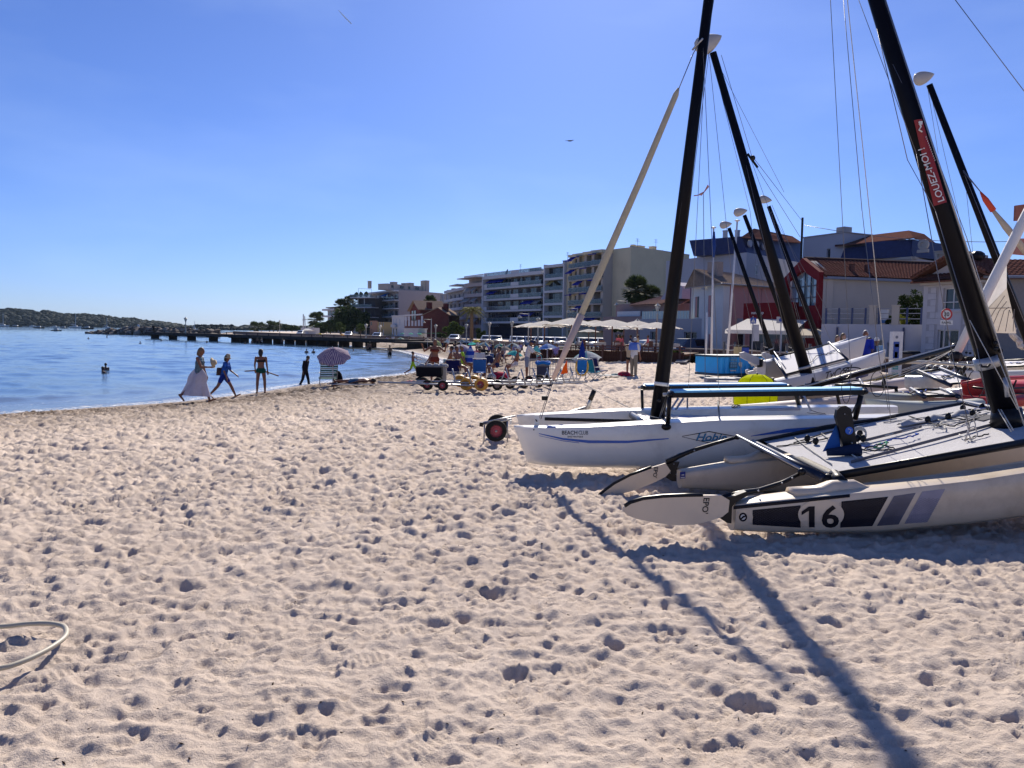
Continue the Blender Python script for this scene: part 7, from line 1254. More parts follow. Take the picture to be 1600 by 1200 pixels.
def person(label,px,py,H=1.7,rz=0.,sk='tan',clothes=(),fem=False,loc=None,near=False,z=None,lie=None,group=None,face=True,bulk=1.,lift=0.,D=None,**pk):
 if loc is None:g=G(px,py)if D is None else P(px,py,D);loc=Vector((g.x,g.y,g.z if z is None else z))
 root=thing('person',label,'person',loc,rz,group);J=pose(H,**pk);lz=-lowest(J)+lift;M=Matrix.Translation((0,0,lz))
 if lie is not None:M=Matrix.Translation((0,0,.1*H*.9+lift))@Matrix.Rotation(rad(lie),4,'X')@Matrix.Translation((0,0,-.0))
 vox=.0105 if near else .02;bd=fused('body',SK[sk],root,lambda b:body_mesh(b,J,H,fem,near,bulk),vox,M,3 if near else 2);h=J['head'];q=Vector((0,0,1)).rotation_difference(J['hd'])
 if face:
  for s in(-1,1):b=MB();b.M=M;b.ball(h+q@Vector((s*.017,.0485,.008))*H,(.0065*H,.004*H,.0045*H),6,4);b.build('eye',BLK,bd)
  b=MB();b.M=M;b.ball(h+q@Vector((0,.0515,-.03))*H,(.013*H,.004*H,.003*H),6,4);b.build('mouth',mat('lips',(.2,.06,.05),.5),bd)
 cap=lambda b,p,q_,r0,r1,fx=1.:b.capsule(p,q_,r0*H*bulk,r1*H*bulk,fx,10)
 for c in clothes:
  k,m=c[0],c[1]
  if k=='hair':
   st=c[2]if len(c)>2 else 'short'
   def fh(b):
    b.ball(h+q@Vector((0,-.010,.016))*H,(.050*H,.056*H,.060*H),12,8,q)
    if st=='long':b.capsule(h+q@Vector((0,-.032,0))*H,h+q@Vector((0,-.045,-.11))*H,.038*H,.028*H,1.2,10)
    if st=='bob':b.capsule(h+q@Vector((0,-.026,0))*H,h+q@Vector((0,-.032,-.055))*H,.044*H,.036*H,1.25,10)
    if st=='bun':b.ball(h+q@Vector((0,-.055,.055))*H,.024*H,8,6)
   b=MB();b.M=M;fh(b);b.build('hair',m,root,smooth=True)
  elif k=='hat':
   st=c[2]
   def fh(b):
    pr={'bucket':[(.001,.085),(.035,.083),(.046,.06),(.050,.02),(.075,-.002),(.073,-.006),(.047,.015)],'straw':[(.001,.082),(.038,.078),(.048,.05),(.052,.03),(.09,.012),(.088,.008),(.048,.022)],'cap':[(.001,.078),(.03,.074),(.05,.045),(.053,.015),(.050,.012)]}[st]
    b.lathe([(r*H,z_*H)for r,z_ in pr],16,h,J['hd'])
    if st=='cap':b.box(h+q@Vector((0,.075,.018))*H,(.07*H,.06*H,.006*H))
   b=MB();b.M=M;fh(b);b.build('hat',m,root,smooth=True)
  elif k=='shirt':
   sl=c[2]if len(c)>2 else .5;ln=c[3]if len(c)>3 else 0
   def fs(b):
    cap(b,J['t']*(-.02+ln)*H,J['chest'],.066,.066,1.5);cap(b,J['chest'],J['t']*.255*H,.068,.052,1.62);cap(b,J['t']*.268*H+Vector((-.075*H,0,0)),J['t']*.268*H+Vector((.075*H,0,0)),.04,.04)
    if fem:[b.ball(J['chest']+Vector((s*.036*H,.05*H,.01*H)),.036*H,8,6)for s in(-1,1)]
    if sl>0:
     for N in 'LR':
      cap(b,J['sh'+N],J['sh'+N].lerp(J['elb'+N],min(sl*1.6,1)),.037,.034)
      if sl>.7:cap(b,J['elb'+N],J['elb'+N].lerp(J['wri'+N],(sl-.6)*2),.029,.026)
   fused('shirt',m,root,fs,vox*1.1,M)
  elif k=='dress':
   def fs(b):
    cap(b,J['t']*.02*H,J['chest'],.068,.066,1.45);cap(b,J['chest'],J['t']*.25*H,.067,.05,1.55);mid=(J['kneeL']+J['kneeR'])/2;cap(b,J['pel'],J['pel'].lerp(mid,c[2]),.075,.085,1.5)
    for N in 'LR':cap(b,J['sh'+N],J['sh'+N].lerp(J['elb'+N],.7),.038,.036)
   fused('dress',m,root,fs,vox*1.1,M)
  elif k in('shorts','briefs','trousers'):
   fr={'shorts':c[2]if len(c)>2 else .55,'briefs':.12,'trousers':1.}[k]
   def fs(b):
    if k!='briefs':cap(b,J['pel']-J['t']*.01*H,J['t']*.045*H,.066,.058,1.45)
    else:cap(b,J['pel']-J['t']*.018*H,J['pel']+J['t']*.018*H,.0655,.062,1.46)
    for N in 'LR':
     cap(b,J['hip'+N],J['hip'+N].lerp(J['knee'+N],fr),.057,.057-.014*fr)
     if k=='trousers':cap(b,J['knee'+N],J['ank'+N],.041,.033)
   fused(k,m,root,fs,vox*1.1,M)
  elif k=='bra':
   def fs(b):
    b.rings([[J['chest']+J['t']*dz*H+Vector((math.cos(a)*.104*H*bulk,math.sin(a)*(.072+(.012 if fem and math.sin(a)>0 else 0))*H*bulk,0))for a in np.linspace(0,2*math.pi,25)[:-1]]for dz in((-.012,.028)if len(c)<3 else(-.02,.04))])
   b=MB();b.M=M;fs(b);b.build('bikini_top',m,root,smooth=True)
  elif k=='skirt':
   def fs(b):
    rg=[];z0,z1=.075*H,-c[2]*H
    for i in range(9):
     f=i/8;z_=z0+(z1-z0)*f;r=(.062+.012*math.sin(math.pi*min(1,f*3))+c[3]*f**1.3);ring=[]
     for j in range(36):a=j/36*2*math.pi;w_=1+.10*f*math.sin(a*7+f)+.06*f*math.sin(a*3+1);ring.append(Vector((math.cos(a)*r*1.15*H*w_,math.sin(a)*r*H*w_-.03*f*H,z_+.015*H*f*math.sin(a*4))))
     rg.append(ring)
    b.rings(rg,cap=False)
   b=MB();b.M=M;fs(b);b.build('skirt',m,root,smooth=True)
 root['_']=0;del root['_'];return root,J,M
def held(root,M,name,m,fn,smooth=True):b=MB();b.M=M;fn(b);return b.build(name,m,root,smooth=smooth)
WALK=dict(thL=.42,thR=-.32,knL=.1,knR=.45,aL=-.35,aR=.35,eL=.3,eR=.35)
NAV=fab('navy',(.02,.03,.09));WHC=fab('white',(.62,.6,.58));BLK_C=fab('black',(.015,.015,.02));TURQ=fab('turquoise',(.10,.42,.45));RUST=fab('rust_bikini',(.16,.03,.02));LIME=fab('lime',(.32,.55,.03));PINK=fab('pink',(.55,.12,.16));GRN=fab('dark_green',(.01,.07,.05));KHK=fab('khaki',(.22,.19,.15));BLUS=fab('cobalt',(.02,.04,.35));REDC=fab('red',(.45,.03,.05));BEIG=fab('beige',(.46,.36,.24));GREYC=fab('grey_denim',(.22,.26,.33));SKYC=fab('pale_blue',(.25,.42,.6))
RIGHT=-math.pi/2;LEFT=math.pi/2;BACK=0.;FRONT=math.pi
# the three walkers at the waterline
r_,J,M=person('woman in a long billowing white skirt walking right along the waterline holding a straw hat',311,627,1.68,RIGHT,'tan',(('hair',HAIR['blonde'],'bob'),('shirt',mat('cloth_teal_print',(.10,.16,.20),.85,var=.6,scale=30),0,.03)),True,near=True,thL=.38,thR=-.42,knL=.08,knR=.5,aL=.05,aR=.45,eL=.25,eR=1.1,torso=.08,head=.25)
def skirtfn(b):
 H=1.68;rg=[]
 for i in range(11):
  f=i/10;z_=.085*H-(.085+.40)*H*f;r=.06+.03*math.sin(math.pi*min(1,f*2))+.15*f**.95;ring=[]
  for j in range(48):a=j/48*2*math.pi;w_=1+.11*f*math.sin(a*9+2*f)+.07*f*math.sin(a*4+1);ring.append(Vector((math.cos(a)*r*H*.85*w_,math.sin(a)*r*H*1.15*w_-.055*f*H,z_+.02*H*f*math.sin(a+2))))
  rg.append(ring)
 b.rings(rg,cap=False)
held(r_,M,'skirt',cloth('sheer_white_cotton',(.62,.60,.68)),skirtfn)
def held_thing(name,label,cat,r_,M,mt,fn,group=None):
 b=MB();b.M=Matrix.Translation(r_.location)@Matrix.Rotation(r_.rotation_euler.z,4,'Z')@M;fn(b);c=np.mean(np.array(b.v),0);o=b.build(name,mt,None,smooth=True,org=Vector(c));return tag(o,label,cat,group)
held_thing('straw_hat','straw hat carried in front of the woman in the long white skirt','hat',r_,M,mat('straw',(.42,.34,.22),.9,var=.2,scale=40,bump=.5,bscale=60),lambda b:b.lathe([(.001,.1),(.07,.095),(.085,.03),(.16,.0),(.155,-.01),(.08,.02)],16,J['handR']+Vector((0,.02,.13)),(0,1,.25)))
r_,J,M=person('woman in blue tunic and woven bucket hat striding right behind the white skirted one',350,622,1.56,RIGHT,'tan',(('hair',HAIR['dark'],'bob'),('hat',mat('straw'),'bucket'),('shirt',mat('cloth_blue_print',(.02,.09,.36),.85,var=.9,scale=9),.5,-.02),('shorts',fab('deep_blue',(.01,.03,.22)),.55)),True,near=True,thL=.55,thR=-.45,knL=.12,knR=.3,aL=.15,aR=-.1,eL=.7,eR=.4,torso=.22,head=.1)
held_thing('shoulder_bag','dark shoulder bag hanging behind the woman in the blue tunic','bag',r_,M,mat('dark_brown_leather',(.05,.02,.015),.6),lambda b:(b.box(J['chest']+Vector((-.02,-.2,-.16)),(.16,.2,.26),taper=.8),b.tube([J['shL']+Vector((.02,0,.05)),J['chest']+Vector((-.05,-.16,-.02))],.014,5)))
r_,J,M=person('person in dark green bikini briefs and pale cap standing at the water with a pole',408,614,1.68,BACK+.1,'tan',(('hair',HAIR['dark'],'bob'),('hat',fab('pale_cap',(.5,.48,.42)),'cap'),('bra',BLK_C),('briefs',GRN)),True,near=True,thL=-.08,thR=.1,knR=.1,abL=.2,abR=.1,aL=.15,aR=.1,eL=.5,eR=.3,hipab=.09,face=False)
held_thing('driftwood_pole','long brown pole held level behind the person in green briefs','stick',r_,M,mat('brown_pole',(.16,.06,.03),.7),lambda b:b.tube([J['handL']+Vector((-.42,.1,.0)),Vector((0,.16,-.02)),J['handR']+Vector((.38,.1,-.12))],.024,7))
# at the parasol
person('dark silhouetted person wading knee deep left of the striped parasol',477,600,1.6,RIGHT-.3,'dark',(('hair',HAIR['dark']),('shirt',BLK_C,.9),('trousers',BLK_C)),z=-.22,near=True,thL=.25,thR=-.2,knL=.1,knR=.3,aL=-.3,aR=-.2,torso=.12,head=.55)
person('dark swimmer stooping low in the water beside the striped deck chair',500,589,1.6,RIGHT,'dark',(('hair',HAIR['dark']),('shirt',BLK_C,.9)),z=-.35,torso=1.25,thL=1.4,thR=1.4,knL=2.2,knR=2.2,aL=.3,aR=.3,sit=True,D=32.)
person('sunbather lying flat on the sand right of the striped parasol',556,601,1.7,RIGHT,'tan',(('hair',HAIR['dark']),('shorts',fab('blue_swim',(.05,.12,.2)),.5)),lie=-88,thL=.0,thR=.25,knR=.2,abL=.3,head=.1)
person('child in lime green shorts running right along the wet sand',645,587,1.25,RIGHT,'tan',(('hair',HAIR['dark']),('shorts',LIME,.75)),near=True,thL=.5,thR=-.35,knL=.3,knR=.7,aL=.9,aR=.3,eL=.5,eR=.9)
person('woman in rust brown bikini facing the camera with both hands raised to her head',679,594,1.68,FRONT,'tan',(('hair',HAIR['blonde'],'bob'),('bra',RUST,1),('briefs',RUST)),True,near=True,aL=.5,aR=.5,abL=.9,abR=.9,eL=2.1,eR=2.1,hipab=.07,bulk=1.12)
person('bather in dark swimwear walking on the bright wet sand by the surf',711,562,1.7,0.6,'tan',(('hair',HAIR['dark'],'long'),('bra',BLK_C,1),('briefs',BLK_C)),True,thL=.2,thR=-.2,face=False)
person('small distant figure standing under the tilted pale green parasol',690,550,1.7,.3,'tan',(('hair',HAIR['dark']),('shorts',NAV)),thL=.25,thR=-.2,face=False)
person('small distant figure walking on the far sand near the blue parasol',614,540,1.7,.3,'tan',(('hair',HAIR['dark']),('shirt',WHC),('shorts',NAV)),thL=.2,thR=-.2,face=False)
for px,py,D,H,lab,z in((574,544,98,1.6,'left one of two bathers standing waist deep off the far beach',-.75),(578,545,97,1.75,'right one of two bathers standing waist deep off the far beach',-.6),(609,553,78,1.75,'lone bather wading thigh deep in the middle of the bay',-.6)):person(lab,px,py,H,.4,'dark',(('hair',HAIR['dark']),('shorts',BLK_C)),D=D,z=z,aL=.1,aR=.3,face=False)
for px,py,D,lab,z in((161,574,42.5,'lower swimmer of the pair at the left, head and shoulders out',-1.12),(165,570,44.5,'upper swimmer of the pair at the left, facing left',-1.02),(138,527,150,'tiny swimmer head far out by the breakwater, left',-1.1),(167,524,170,'swimmer with raised arm near the breakwater',-.8),(219,533,118,'swimmer stretched out below the pier end',-1.12),(252,529,140,'swimmer head just below the pier left end',-1.12),(479,548,84,'left of two swimmer heads in the middle of the bay',-1.02),(490,548,84,'right of two swimmer heads in the middle of the bay',-1.02),(535,544,98,'swimmer beneath the last pier pile',-.95),(552,545,95,'faint swimmer head right of the parasol top',-1.15),(383,532,125,'swimmer head just left of the pier middle',-1.1),(323,530,130,'swimmer head below the third pier pile',-1.1)):person(lab,px,py,1.5,random.uniform(-1,1),'dark',(('hair',HAIR['dark']),),D=D,z=z,face=False,aL=.6,aR=.6 if 'raised' not in lab else 2.8,eR=.4,group='swimmers in the bay')
for px,D,lab in((402,128,'figure standing in the shallows under the pier middle'),(408,126,'figure beside the one under the pier middle'),(441,124,'figure bending under the right half of the pier'),(394,130,'figure sitting low under the left half of the pier')):person(lab,px,530,1.6,.4,'dark',(('hair',HAIR['dark']),('shorts',BLK_C)),D=D,z=-.5 if px!=394 else-.9,face=False)
person('angler standing on the seaward end of the pier',240,515,1.7,.5,'dark',(('hair',HAIR['dark']),('shirt',BLK_C),('trousers',BLK_C)),D=171,z=1.37,face=False)
# couple on the open sand
person('white haired person in white shirt and khaki trousers with a blue towel over the shoulders',990,587,1.76,-.9,'tan',(('hair',HAIR['grey']),('shirt',WHC,.55),('trousers',KHK)),near=True,aL=.25,aR=.1,head=.15,torso=.05,bulk=1.08)
person('shorter person in black swimwear and khaki top standing close to the white haired one',983,586,1.6,-.6,'tan',(('hair',HAIR['grey']),('shirt',BEIG,.3,.03),('briefs',BLK_C)),True,near=True,aL=.6,aR=.3,eL=1.3,head=.2)
b=MB();g=G(990,587);b.rings([[g+Vector((.02+.27*math.cos(a)*k,.2*math.sin(a)*k,z))for a in np.linspace(0,2*math.pi,17)[:-1]]for k,z in((.45,1.5),(.85,1.47),(1,1.34),(1.02,1.16))],cap=False);o=b.build('towel',mat('cornflower_towel',(.10,.18,.5),.95,bump=.4),None,smooth=True,org=Vector((g.x,g.y,g.z)));tag(o,'cornflower blue towel draped over the shoulders of the white haired person','towel')
# men at the barrier
person('man in white t-shirt and navy cap leaning on the barrier rail',823,590,1.75,RIGHT-.1,'tan',(('hair',HAIR['dark']),('hat',NAV,'cap'),('shirt',WHC,.6,-.04),('shorts',GREYC,.85)),near=True,torso=.18,aL=.7,aR=.55,eL=.5,eR=.6,head=.45)
person('man in turquoise t-shirt and maroon shorts facing the one in white across the rail',842,588,1.75,LEFT,'dark',(('hair',HAIR['dark']),('shirt',TURQ,.6,-.03),('shorts',fab('maroon',(.14,.03,.05)),.9)),near=True,torso=.3,aL=.6,aR=.7,eL=.6,eR=.6,head=.4)
person('person in navy shorts bending far forward beside the blue folding chair',764,590,1.7,BACK+.25,'tan',(('hair',HAIR['dark']),('shorts',NAV,.45),('shirt',NAV,.3)),near=True,torso=1.55,aL=1.1,aR=1.1,face=False,hipab=.14)
def sitter(lab,px,py,sk='tan',rz=FRONT,clothes=(),H=1.7,fem=False,**k):
 k.setdefault('torso',-.15);k.setdefault('aL',.5);k.setdefault('aR',.4);return person(lab,px,py,H,rz,sk,clothes,fem,thL=k.pop('thL',1.25),thR=k.pop('thR',1.45),knL=k.pop('knL',1.5),knR=k.pop('knR',1.1),sit=True,group='people sitting on the crowded beach',face=False,**k)
for a in(('bare backed person sitting beside the navy folded chair',716,592,'tan',RIGHT-.6,(('hair',HAIR['brown']),('briefs',NAV))),('person with yellow trimmed towel sitting behind the navy chair',724,586,'tan',RIGHT,(('hair',HAIR['blonde']),('shirt',LIME,.3))),('person sitting by the foot of the white umbrella in a striped shirt',724,581,'tan',FRONT,(('hair',HAIR['dark']),('shirt',mat('cloth_dark_stripe',(.12,.16,.2),.9),.5))),('person lying back behind the black cart with a knee up',672,590,'tan',LEFT,(('hair',HAIR['brown']),('briefs',BLK_C))),('person reclining beside the cream chair',702,588,'tan',LEFT,(('hair',HAIR['dark']),('briefs',REDC))),('tanned person sitting alone right of the pale parasols',785,569,'tan',LEFT+.4,(('hair',HAIR['dark']),('briefs',NAV))),('person lying low beside the turquoise parasol',797,567,'tan',LEFT,(('hair',HAIR['brown']),('briefs',REDC))),('dark haired sitter left of the tanned one',772,570,'dark',RIGHT,(('hair',HAIR['dark']),('briefs',BLK_C))),('person reading with pale cap left of the man in white',806,589,'tan',LEFT,(('hair',HAIR['grey']),('hat',WHC,'cap'),('shorts',WHC,.5))),('person in straw hat sitting low in the big blue chair',749,590,'tan',BACK,(('hair',HAIR['dark']),('hat',mat('straw'),'straw'),('shirt',WHC,.4))),('person with dark top sitting between the pale blue chairs',757,574,'dark',FRONT,(('hair',HAIR['dark']),('shirt',BLK_C,.4))),('person in pink sitting in front of the left pale blue chair',744,575,'tan',FRONT,(('hair',HAIR['brown']),('shirt',PINK,.4))),('person with outstretched arm right of the bending one',776,591,'tan',LEFT+.3,(('hair',HAIR['dark']),('briefs',NAV)))):sitter(*a)
rnd=random.Random(21)
for i,(px,py,lab)in enumerate(((770,563,'purple clad sitter below the white and yellow parasol'),(778,560,'sitter in lilac behind the tanned one'),(787,562,'dark sitter in front of the big beige parasol'),(764,558,'sitter in the shade of the blue and yellow parasol'),(755,556,'sitter far back under the yellow parasol'),(747,553,'small sitter behind the striped closed umbrella'),(801,559,'sitter behind the turquoise parasol'),(811,560,'orange haired sitter behind the turquoise parasol'),(733,548,'small sitter below the small blue parasol'),(700,543,'far sitter left of the tilted parasol'),(680,542,'far sitter between the red and blue chairs'),(663,541,'far sitter near the sea wall, leftmost'),(868,566,'sitter in the shade beside the blue parasol'),(640,540,'far sitter under the blue green parasol'))):
 sitter(lab,px,py,rnd.choice(('tan','tan','dark')),rnd.uniform(-2,3),(('hair',rnd.choice(list(HAIR.values()))),rnd.choice((('shirt',fab('lilac',(.3,.22,.42)),.4),('briefs',NAV),('shirt',NAV,.4),('shirt',WHC,.4)))))
 # people on the cafe deck and by the boats
for px,py,D,lab,c in((972,545,60.5,'diner in pink seated second from the left on the deck',PINK),(985,546,60.2,'diner with dark hair at the deck rail',NAV),(996,545,60.6,'diner in pale shirt under the middle parasol',BEIG),(1012,544,60.4,'diner in rose shirt seated alone right of the middle parasol',PINK),(966,546,61.2,'diner in pink seated leftmost on the deck',PINK)):person(lab,px,py,1.7,rnd.uniform(1,2.4),'tan',(('hair',HAIR['dark']),('shirt',c,.5)),D=D,z=1.15+.1,thL=1.5,thR=1.5,knL=1.5,knR=1.5,sit=True,face=False,group='diners on the cafe deck')
person('white haired man in cobalt blue polo sitting on the stowed catamarans',1351,556,1.78,FRONT-.5,'tan',(('hair',HAIR['grey']),('shirt',BLUS,.6),('shorts',BLK_C)),D=25,z=P(1351,557,25).z-.62,near=True,thL=1.3,thR=1.2,knL=1.0,knR=1.3,aL=.5,aR=.6,eL=.6,eR=.5,sit=True)
person('dark haired person just behind the man in cobalt blue',1358,557,1.6,FRONT,'dark',(('hair',HAIR['dark']),('shirt',NAV,.6)),D=26,z=P(1358,558,26).z-.62,thL=1.3,thR=1.3,knL=1.4,knR=1.4,sit=True)
person('person in pale shirt and black cap sitting right of the cobalt blue man',1371,557,1.65,FRONT-.8,'dark',(('hair',HAIR['dark']),('hat',WHC,'cap'),('shirt',SKYC,.6),('shorts',NAV)),D=26.5,z=P(1371,558,26.5).z-.65,thL=1.3,thR=1.3,knL=1.4,knR=1.4,sit=True,torso=.2)
person('person in white top leaning back by the stowed boats',1317,553,1.7,FRONT+.5,'fair',(('hair',HAIR['blonde'],'long'),('shirt',WHC,.2),('shorts',WHC)),True,D=27.5,z=P(1316,556,27.5).z-.6,thL=1.2,thR=1.3,knL=1.2,knR=1.2,aL=-.5,aR=.9,sit=True)
person('person with bare raised arm left of the one in white top',1308,553,1.65,FRONT+.2,'fair',(('hair',HAIR['blonde'],'long'),('bra',REDC,1),('shorts',GREYC)),True,D=28,z=P(1308,557,28).z-.6,thL=1.2,thR=1.3,knL=1.2,knR=1.2,aL=.4,aR=1.2,sit=True)
# ------------------------------------------------------------------ parasols
def parasol(label,px,py,D,wpx,m,apex=None,tilt=(0,0),h=None,group=None,n=8,sag=.32,base_z=None,polem=FRM,name='beach_parasol',prof=1.55,pole_r=.02,rib=True,valance=0.):
 """px,py = canopy centre top in the photo"""
 top=P(px,py,D);r=wpx/1200*D/2;zb=ground(top.x,D)if base_z is None else base_z;h=top.z-zb;t=thing(name,label,'parasol',(top.x,D,zb),group=group);R=Matrix.Translation((0,0,h))@Matrix.Rotation(tilt[0],4,'X')@Matrix.Rotation(tilt[1],4,'Y')
 part('pole',polem,t,lambda b:b.tube([(-.1*tilt[1]*2,0,0),(0,0,h*.98)],pole_r,7),True);b=MB();b.M=R;vs=[(0,0,0)];fs=[];band=[.5];K=5;sub=4
 for k in range(1,K+1):
  f=k/K
  for j in range(n*sub):
   a=2*math.pi*j/(n*sub);u=(j%sub)/sub;sc=1-.10*f*4*u*(1-u);vs.append((math.cos(a)*r*f*sc,math.sin(a)*r*f*sc,-sag*r*2*(f**prof)*.62+.04*r*4*u*(1-u)*f));band.append(u*f+(1-f)*.5+(j//sub))
 m_=n*sub
 for j in range(m_):fs.append((0,1+j,1+(j+1)%m_))
 for k in range(K-1):
  for j in range(m_):fs.append((1+k*m_+j,1+(k+1)*m_+j,1+(k+1)*m_+(j+1)%m_,1+k*m_+(j+1)%m_))
 if valance:
  o_=len(vs);vs+=[(vs[1+(K-1)*m_+j][0]*1.01,vs[1+(K-1)*m_+j][1]*1.01,vs[1+(K-1)*m_+j][2]-valance*(1+.5*(j%2)))for j in range(m_)];fs+=[(1+(K-1)*m_+j,o_+j,o_+(j+1)%m_,1+(K-1)*m_+(j+1)%m_)for j in range(m_)];band+=[0]*m_
 b._add(vs,fs);c=b.build('canopy',m,t,smooth=False)
 uv=c.data.attributes.new('ang','FLOAT','POINT');uv.data.foreach_set('value',[math.atan2(v[1],v[0])for v in vs]);at=c.data.attributes.new('band','FLOAT','POINT')
 bb=[]
 for v in vs:
  a=math.atan2(v[1],v[0]);k=round((a-math.pi/n)/(2*math.pi/n));ca=k*2*math.pi/n+math.pi/n;bb.append(.5+(-v[0]*math.sin(ca)+v[1]*math.cos(ca))/r)
 at.data.foreach_set('value',bb)
 if rib:
  for j in range(n):a=2*math.pi*j/n;b=MB();b.M=R;b.tube([(0,0,-.03),(math.cos(a)*r*.55,math.sin(a)*r*.55,-sag*r*2*(.55**prof)*.62-.02),(math.cos(a)*r*.99,math.sin(a)*r*.99,-sag*r*2*.62-.015)],.012 if r<1.3 else .02,4);b.build('rib',polem,t)
 b=MB();b.M=R;b.lathe([(.03,-.05),(.03,.05),(.01,.12)],7);b.build('finial',polem,t);return t
def sector_mat(name,cols,n=8,tr=True):
 """gores in alternating colours, by their place round the pole"""
 if name in MATS:return MATS[name]
 m=(cloth if tr else mat)(name,cols[0]);t=m.node_tree;bs=t.nodes['Principled BSDF'];at=t.nodes.new('ShaderNodeAttribute');at.attribute_name='ang';mr=t.nodes.new('ShaderNodeMapRange');mr.inputs[1].default_value=-math.pi;mr.inputs[2].default_value=math.pi;cr=t.nodes.new('ShaderNodeValToRGB');cr.color_ramp.interpolation='CONSTANT';t.links.new(at.outputs['Fac'],mr.inputs[0]);t.links.new(mr.outputs[0],cr.inputs[0])
 e=cr.color_ramp.elements
 for k in range(n):
  q=e[0]if k==0 else(e[1]if k==1 else e.new(k/n));q.position=k/n;q.color=(*cols[k%len(cols)],1)
 t.links.new(cr.outputs[0],bs.inputs['Base Color']);tl=[x for x in t.nodes if x.type=='BSDF_TRANSLUCENT']
 if tl:t.links.new(cr.outputs[0],tl[0].inputs[0])
 return m
STR=translucent_stripes('violet_white_stripes',(.66,.54,.58),(.10,.06,.2),9.5,'U')
parasol('striped violet and white parasol with scalloped blue edge tilted over the deck chair',520,545,31.2,53,STR,tilt=(.5,.0),h=2,sag=.42,n=8,valance=.06)
for a in(('white parasol with a grey violet gore beside the closed striped umbrella',720,538,40,47,sector_mat('white_violet_gores',[(.55,.53,.55),(.55,.53,.55),(.2,.19,.36),(.55,.5,.52)])),('yellow parasol behind the crowd',744,531,66,15,cloth('yellow_canvas',(.55,.46,.08))),('cream parasol under the promenade lamp',764,530.5,70,17,cloth('cream_canvas',(.5,.44,.34))),('blue and cream parasol in front of the cream one',758,535,60,20,sector_mat('blue_cream_gores',[(.1,.32,.5),(.5,.45,.3)])),('turquoise parasol behind the yellow one',737,534.5,62,14,cloth('turquoise_canvas',(.05,.42,.42))),('pale blue parasol second from the left at the wall',729,532,74,13,cloth('dull_blue_canvas',(.16,.25,.36))),('grey blue parasol beside the turquoise one',722,531,78,13,cloth('slate_canvas',(.12,.2,.28))),('green and white parasol in the middle of the crowd',781,537,56,20,sector_mat('green_white_gores',[(.04,.3,.22),(.5,.52,.48)])),('big beige parasol seen from behind in the crowd',788,541,50,24,cloth('sand_canvas',(.34,.31,.26))),('white and teal parasol right of the big beige one',801,536,56,21,sector_mat('white_teal_gores',[(.46,.52,.52),(.05,.25,.28),(.46,.52,.52)])),('low turquoise parasol behind the man in white',805,548,44,27,MATS['turquoise_canvas']),('blue parasol with green underside right of the turquoise shirted man',855,537,47,32,sector_mat('royal_blue_gores',[(.04,.12,.42),(.05,.16,.5),(.3,.4,.6)])),('white and aqua parasol behind the closed navy umbrella',916,549,43,48,sector_mat('white_aqua_gores',[(.5,.54,.56),(.15,.38,.45),(.5,.54,.56)])),('lone cream parasol near the promenade wall',668,529,95,11,MATS['cream_canvas']),('small blue grey parasol left of the crowd',699,532,88,10,MATS['dull_blue_canvas']),('blue topped parasol by the far wall',604,528,118,10,cloth('deep_blue_canvas',(.02,.05,.25))),('white and green parasol at the far wall',625,527.5,112,16,MATS['green_white_gores']),('green parasol left of the white kiosk',628,520,140,8,cloth('mint_canvas',(.12,.42,.3))),('mint parasol right of the kiosk',642,520,140,9,MATS['mint_canvas']),('mint parasol furthest right of the kiosk',656,520,140,9,MATS['mint_canvas']),('orange yellow parasol on the pier landing',535,522,135,9,cloth('amber_canvas',(.6,.3,.03))),('pale orange parasol right of the amber one',550,523,132,8,cloth('peach_canvas',(.55,.35,.22))),('small cream parasol far left on the pier side beach',493,521,150,7,MATS['cream_canvas']),('small yellow parasol beside the far cream one',500,520.5,150,7,MATS['yellow_canvas'])):
 parasol(a[0],a[1],a[2],a[3],a[4],a[5],sag=.4,group='beach parasols',tilt=(rnd.uniform(-.15,.2),rnd.uniform(-.15,.15)),base_z=(SZ+.1 if a[3]in(140,)else(1.3 if 130<a[3]<151 else None)),rib=a[3]<60)
parasol('pale green parasol tilted steeply on the far sand',687,535,84,15,cloth('pale_green_canvas',(.4,.45,.2)),tilt=(.35,.75),sag=.3,rib=False,group='beach parasols')
def closed(label,px,pyt,pyb,D,m,w=.25):
 a=P(px,pyt,D);z=ground(a.x,D);t=thing('closed_parasol',label,'parasol',(a.x,D,z));h=a.z-z;zb=P(px,pyb,D).z-z;part('pole',FRM,t,lambda b:b.tube([(0,0,0),(0,0,h)],.02,6),True)
 part('folded_canopy',m,t,lambda b:b.rings([[(math.cos(q)*r*(1+.18*(k%2)),math.sin(q)*r*(1+.18*(k%2)),z_)for k,q in enumerate(np.linspace(0,2*math.pi,17)[:-1])]for r,z_ in((w,zb),(w*.95,zb+.12*(h-zb)),(w*.6,zb+(h-zb)*.6),(w*.16,zb+(h-zb)*.93),(.02,h))]));return t
closed('closed blue and white striped umbrella shaped like a cone',735,540,566,36,stripes('blue_white_bands',(.02,.06,.38),(.35,.42,.6),3.2,2,duty=.6),.28);closed('closed navy umbrella standing behind the barrier',910,532,560,40.5,mat('navy_canvas',(.01,.03,.20),.9),.17)
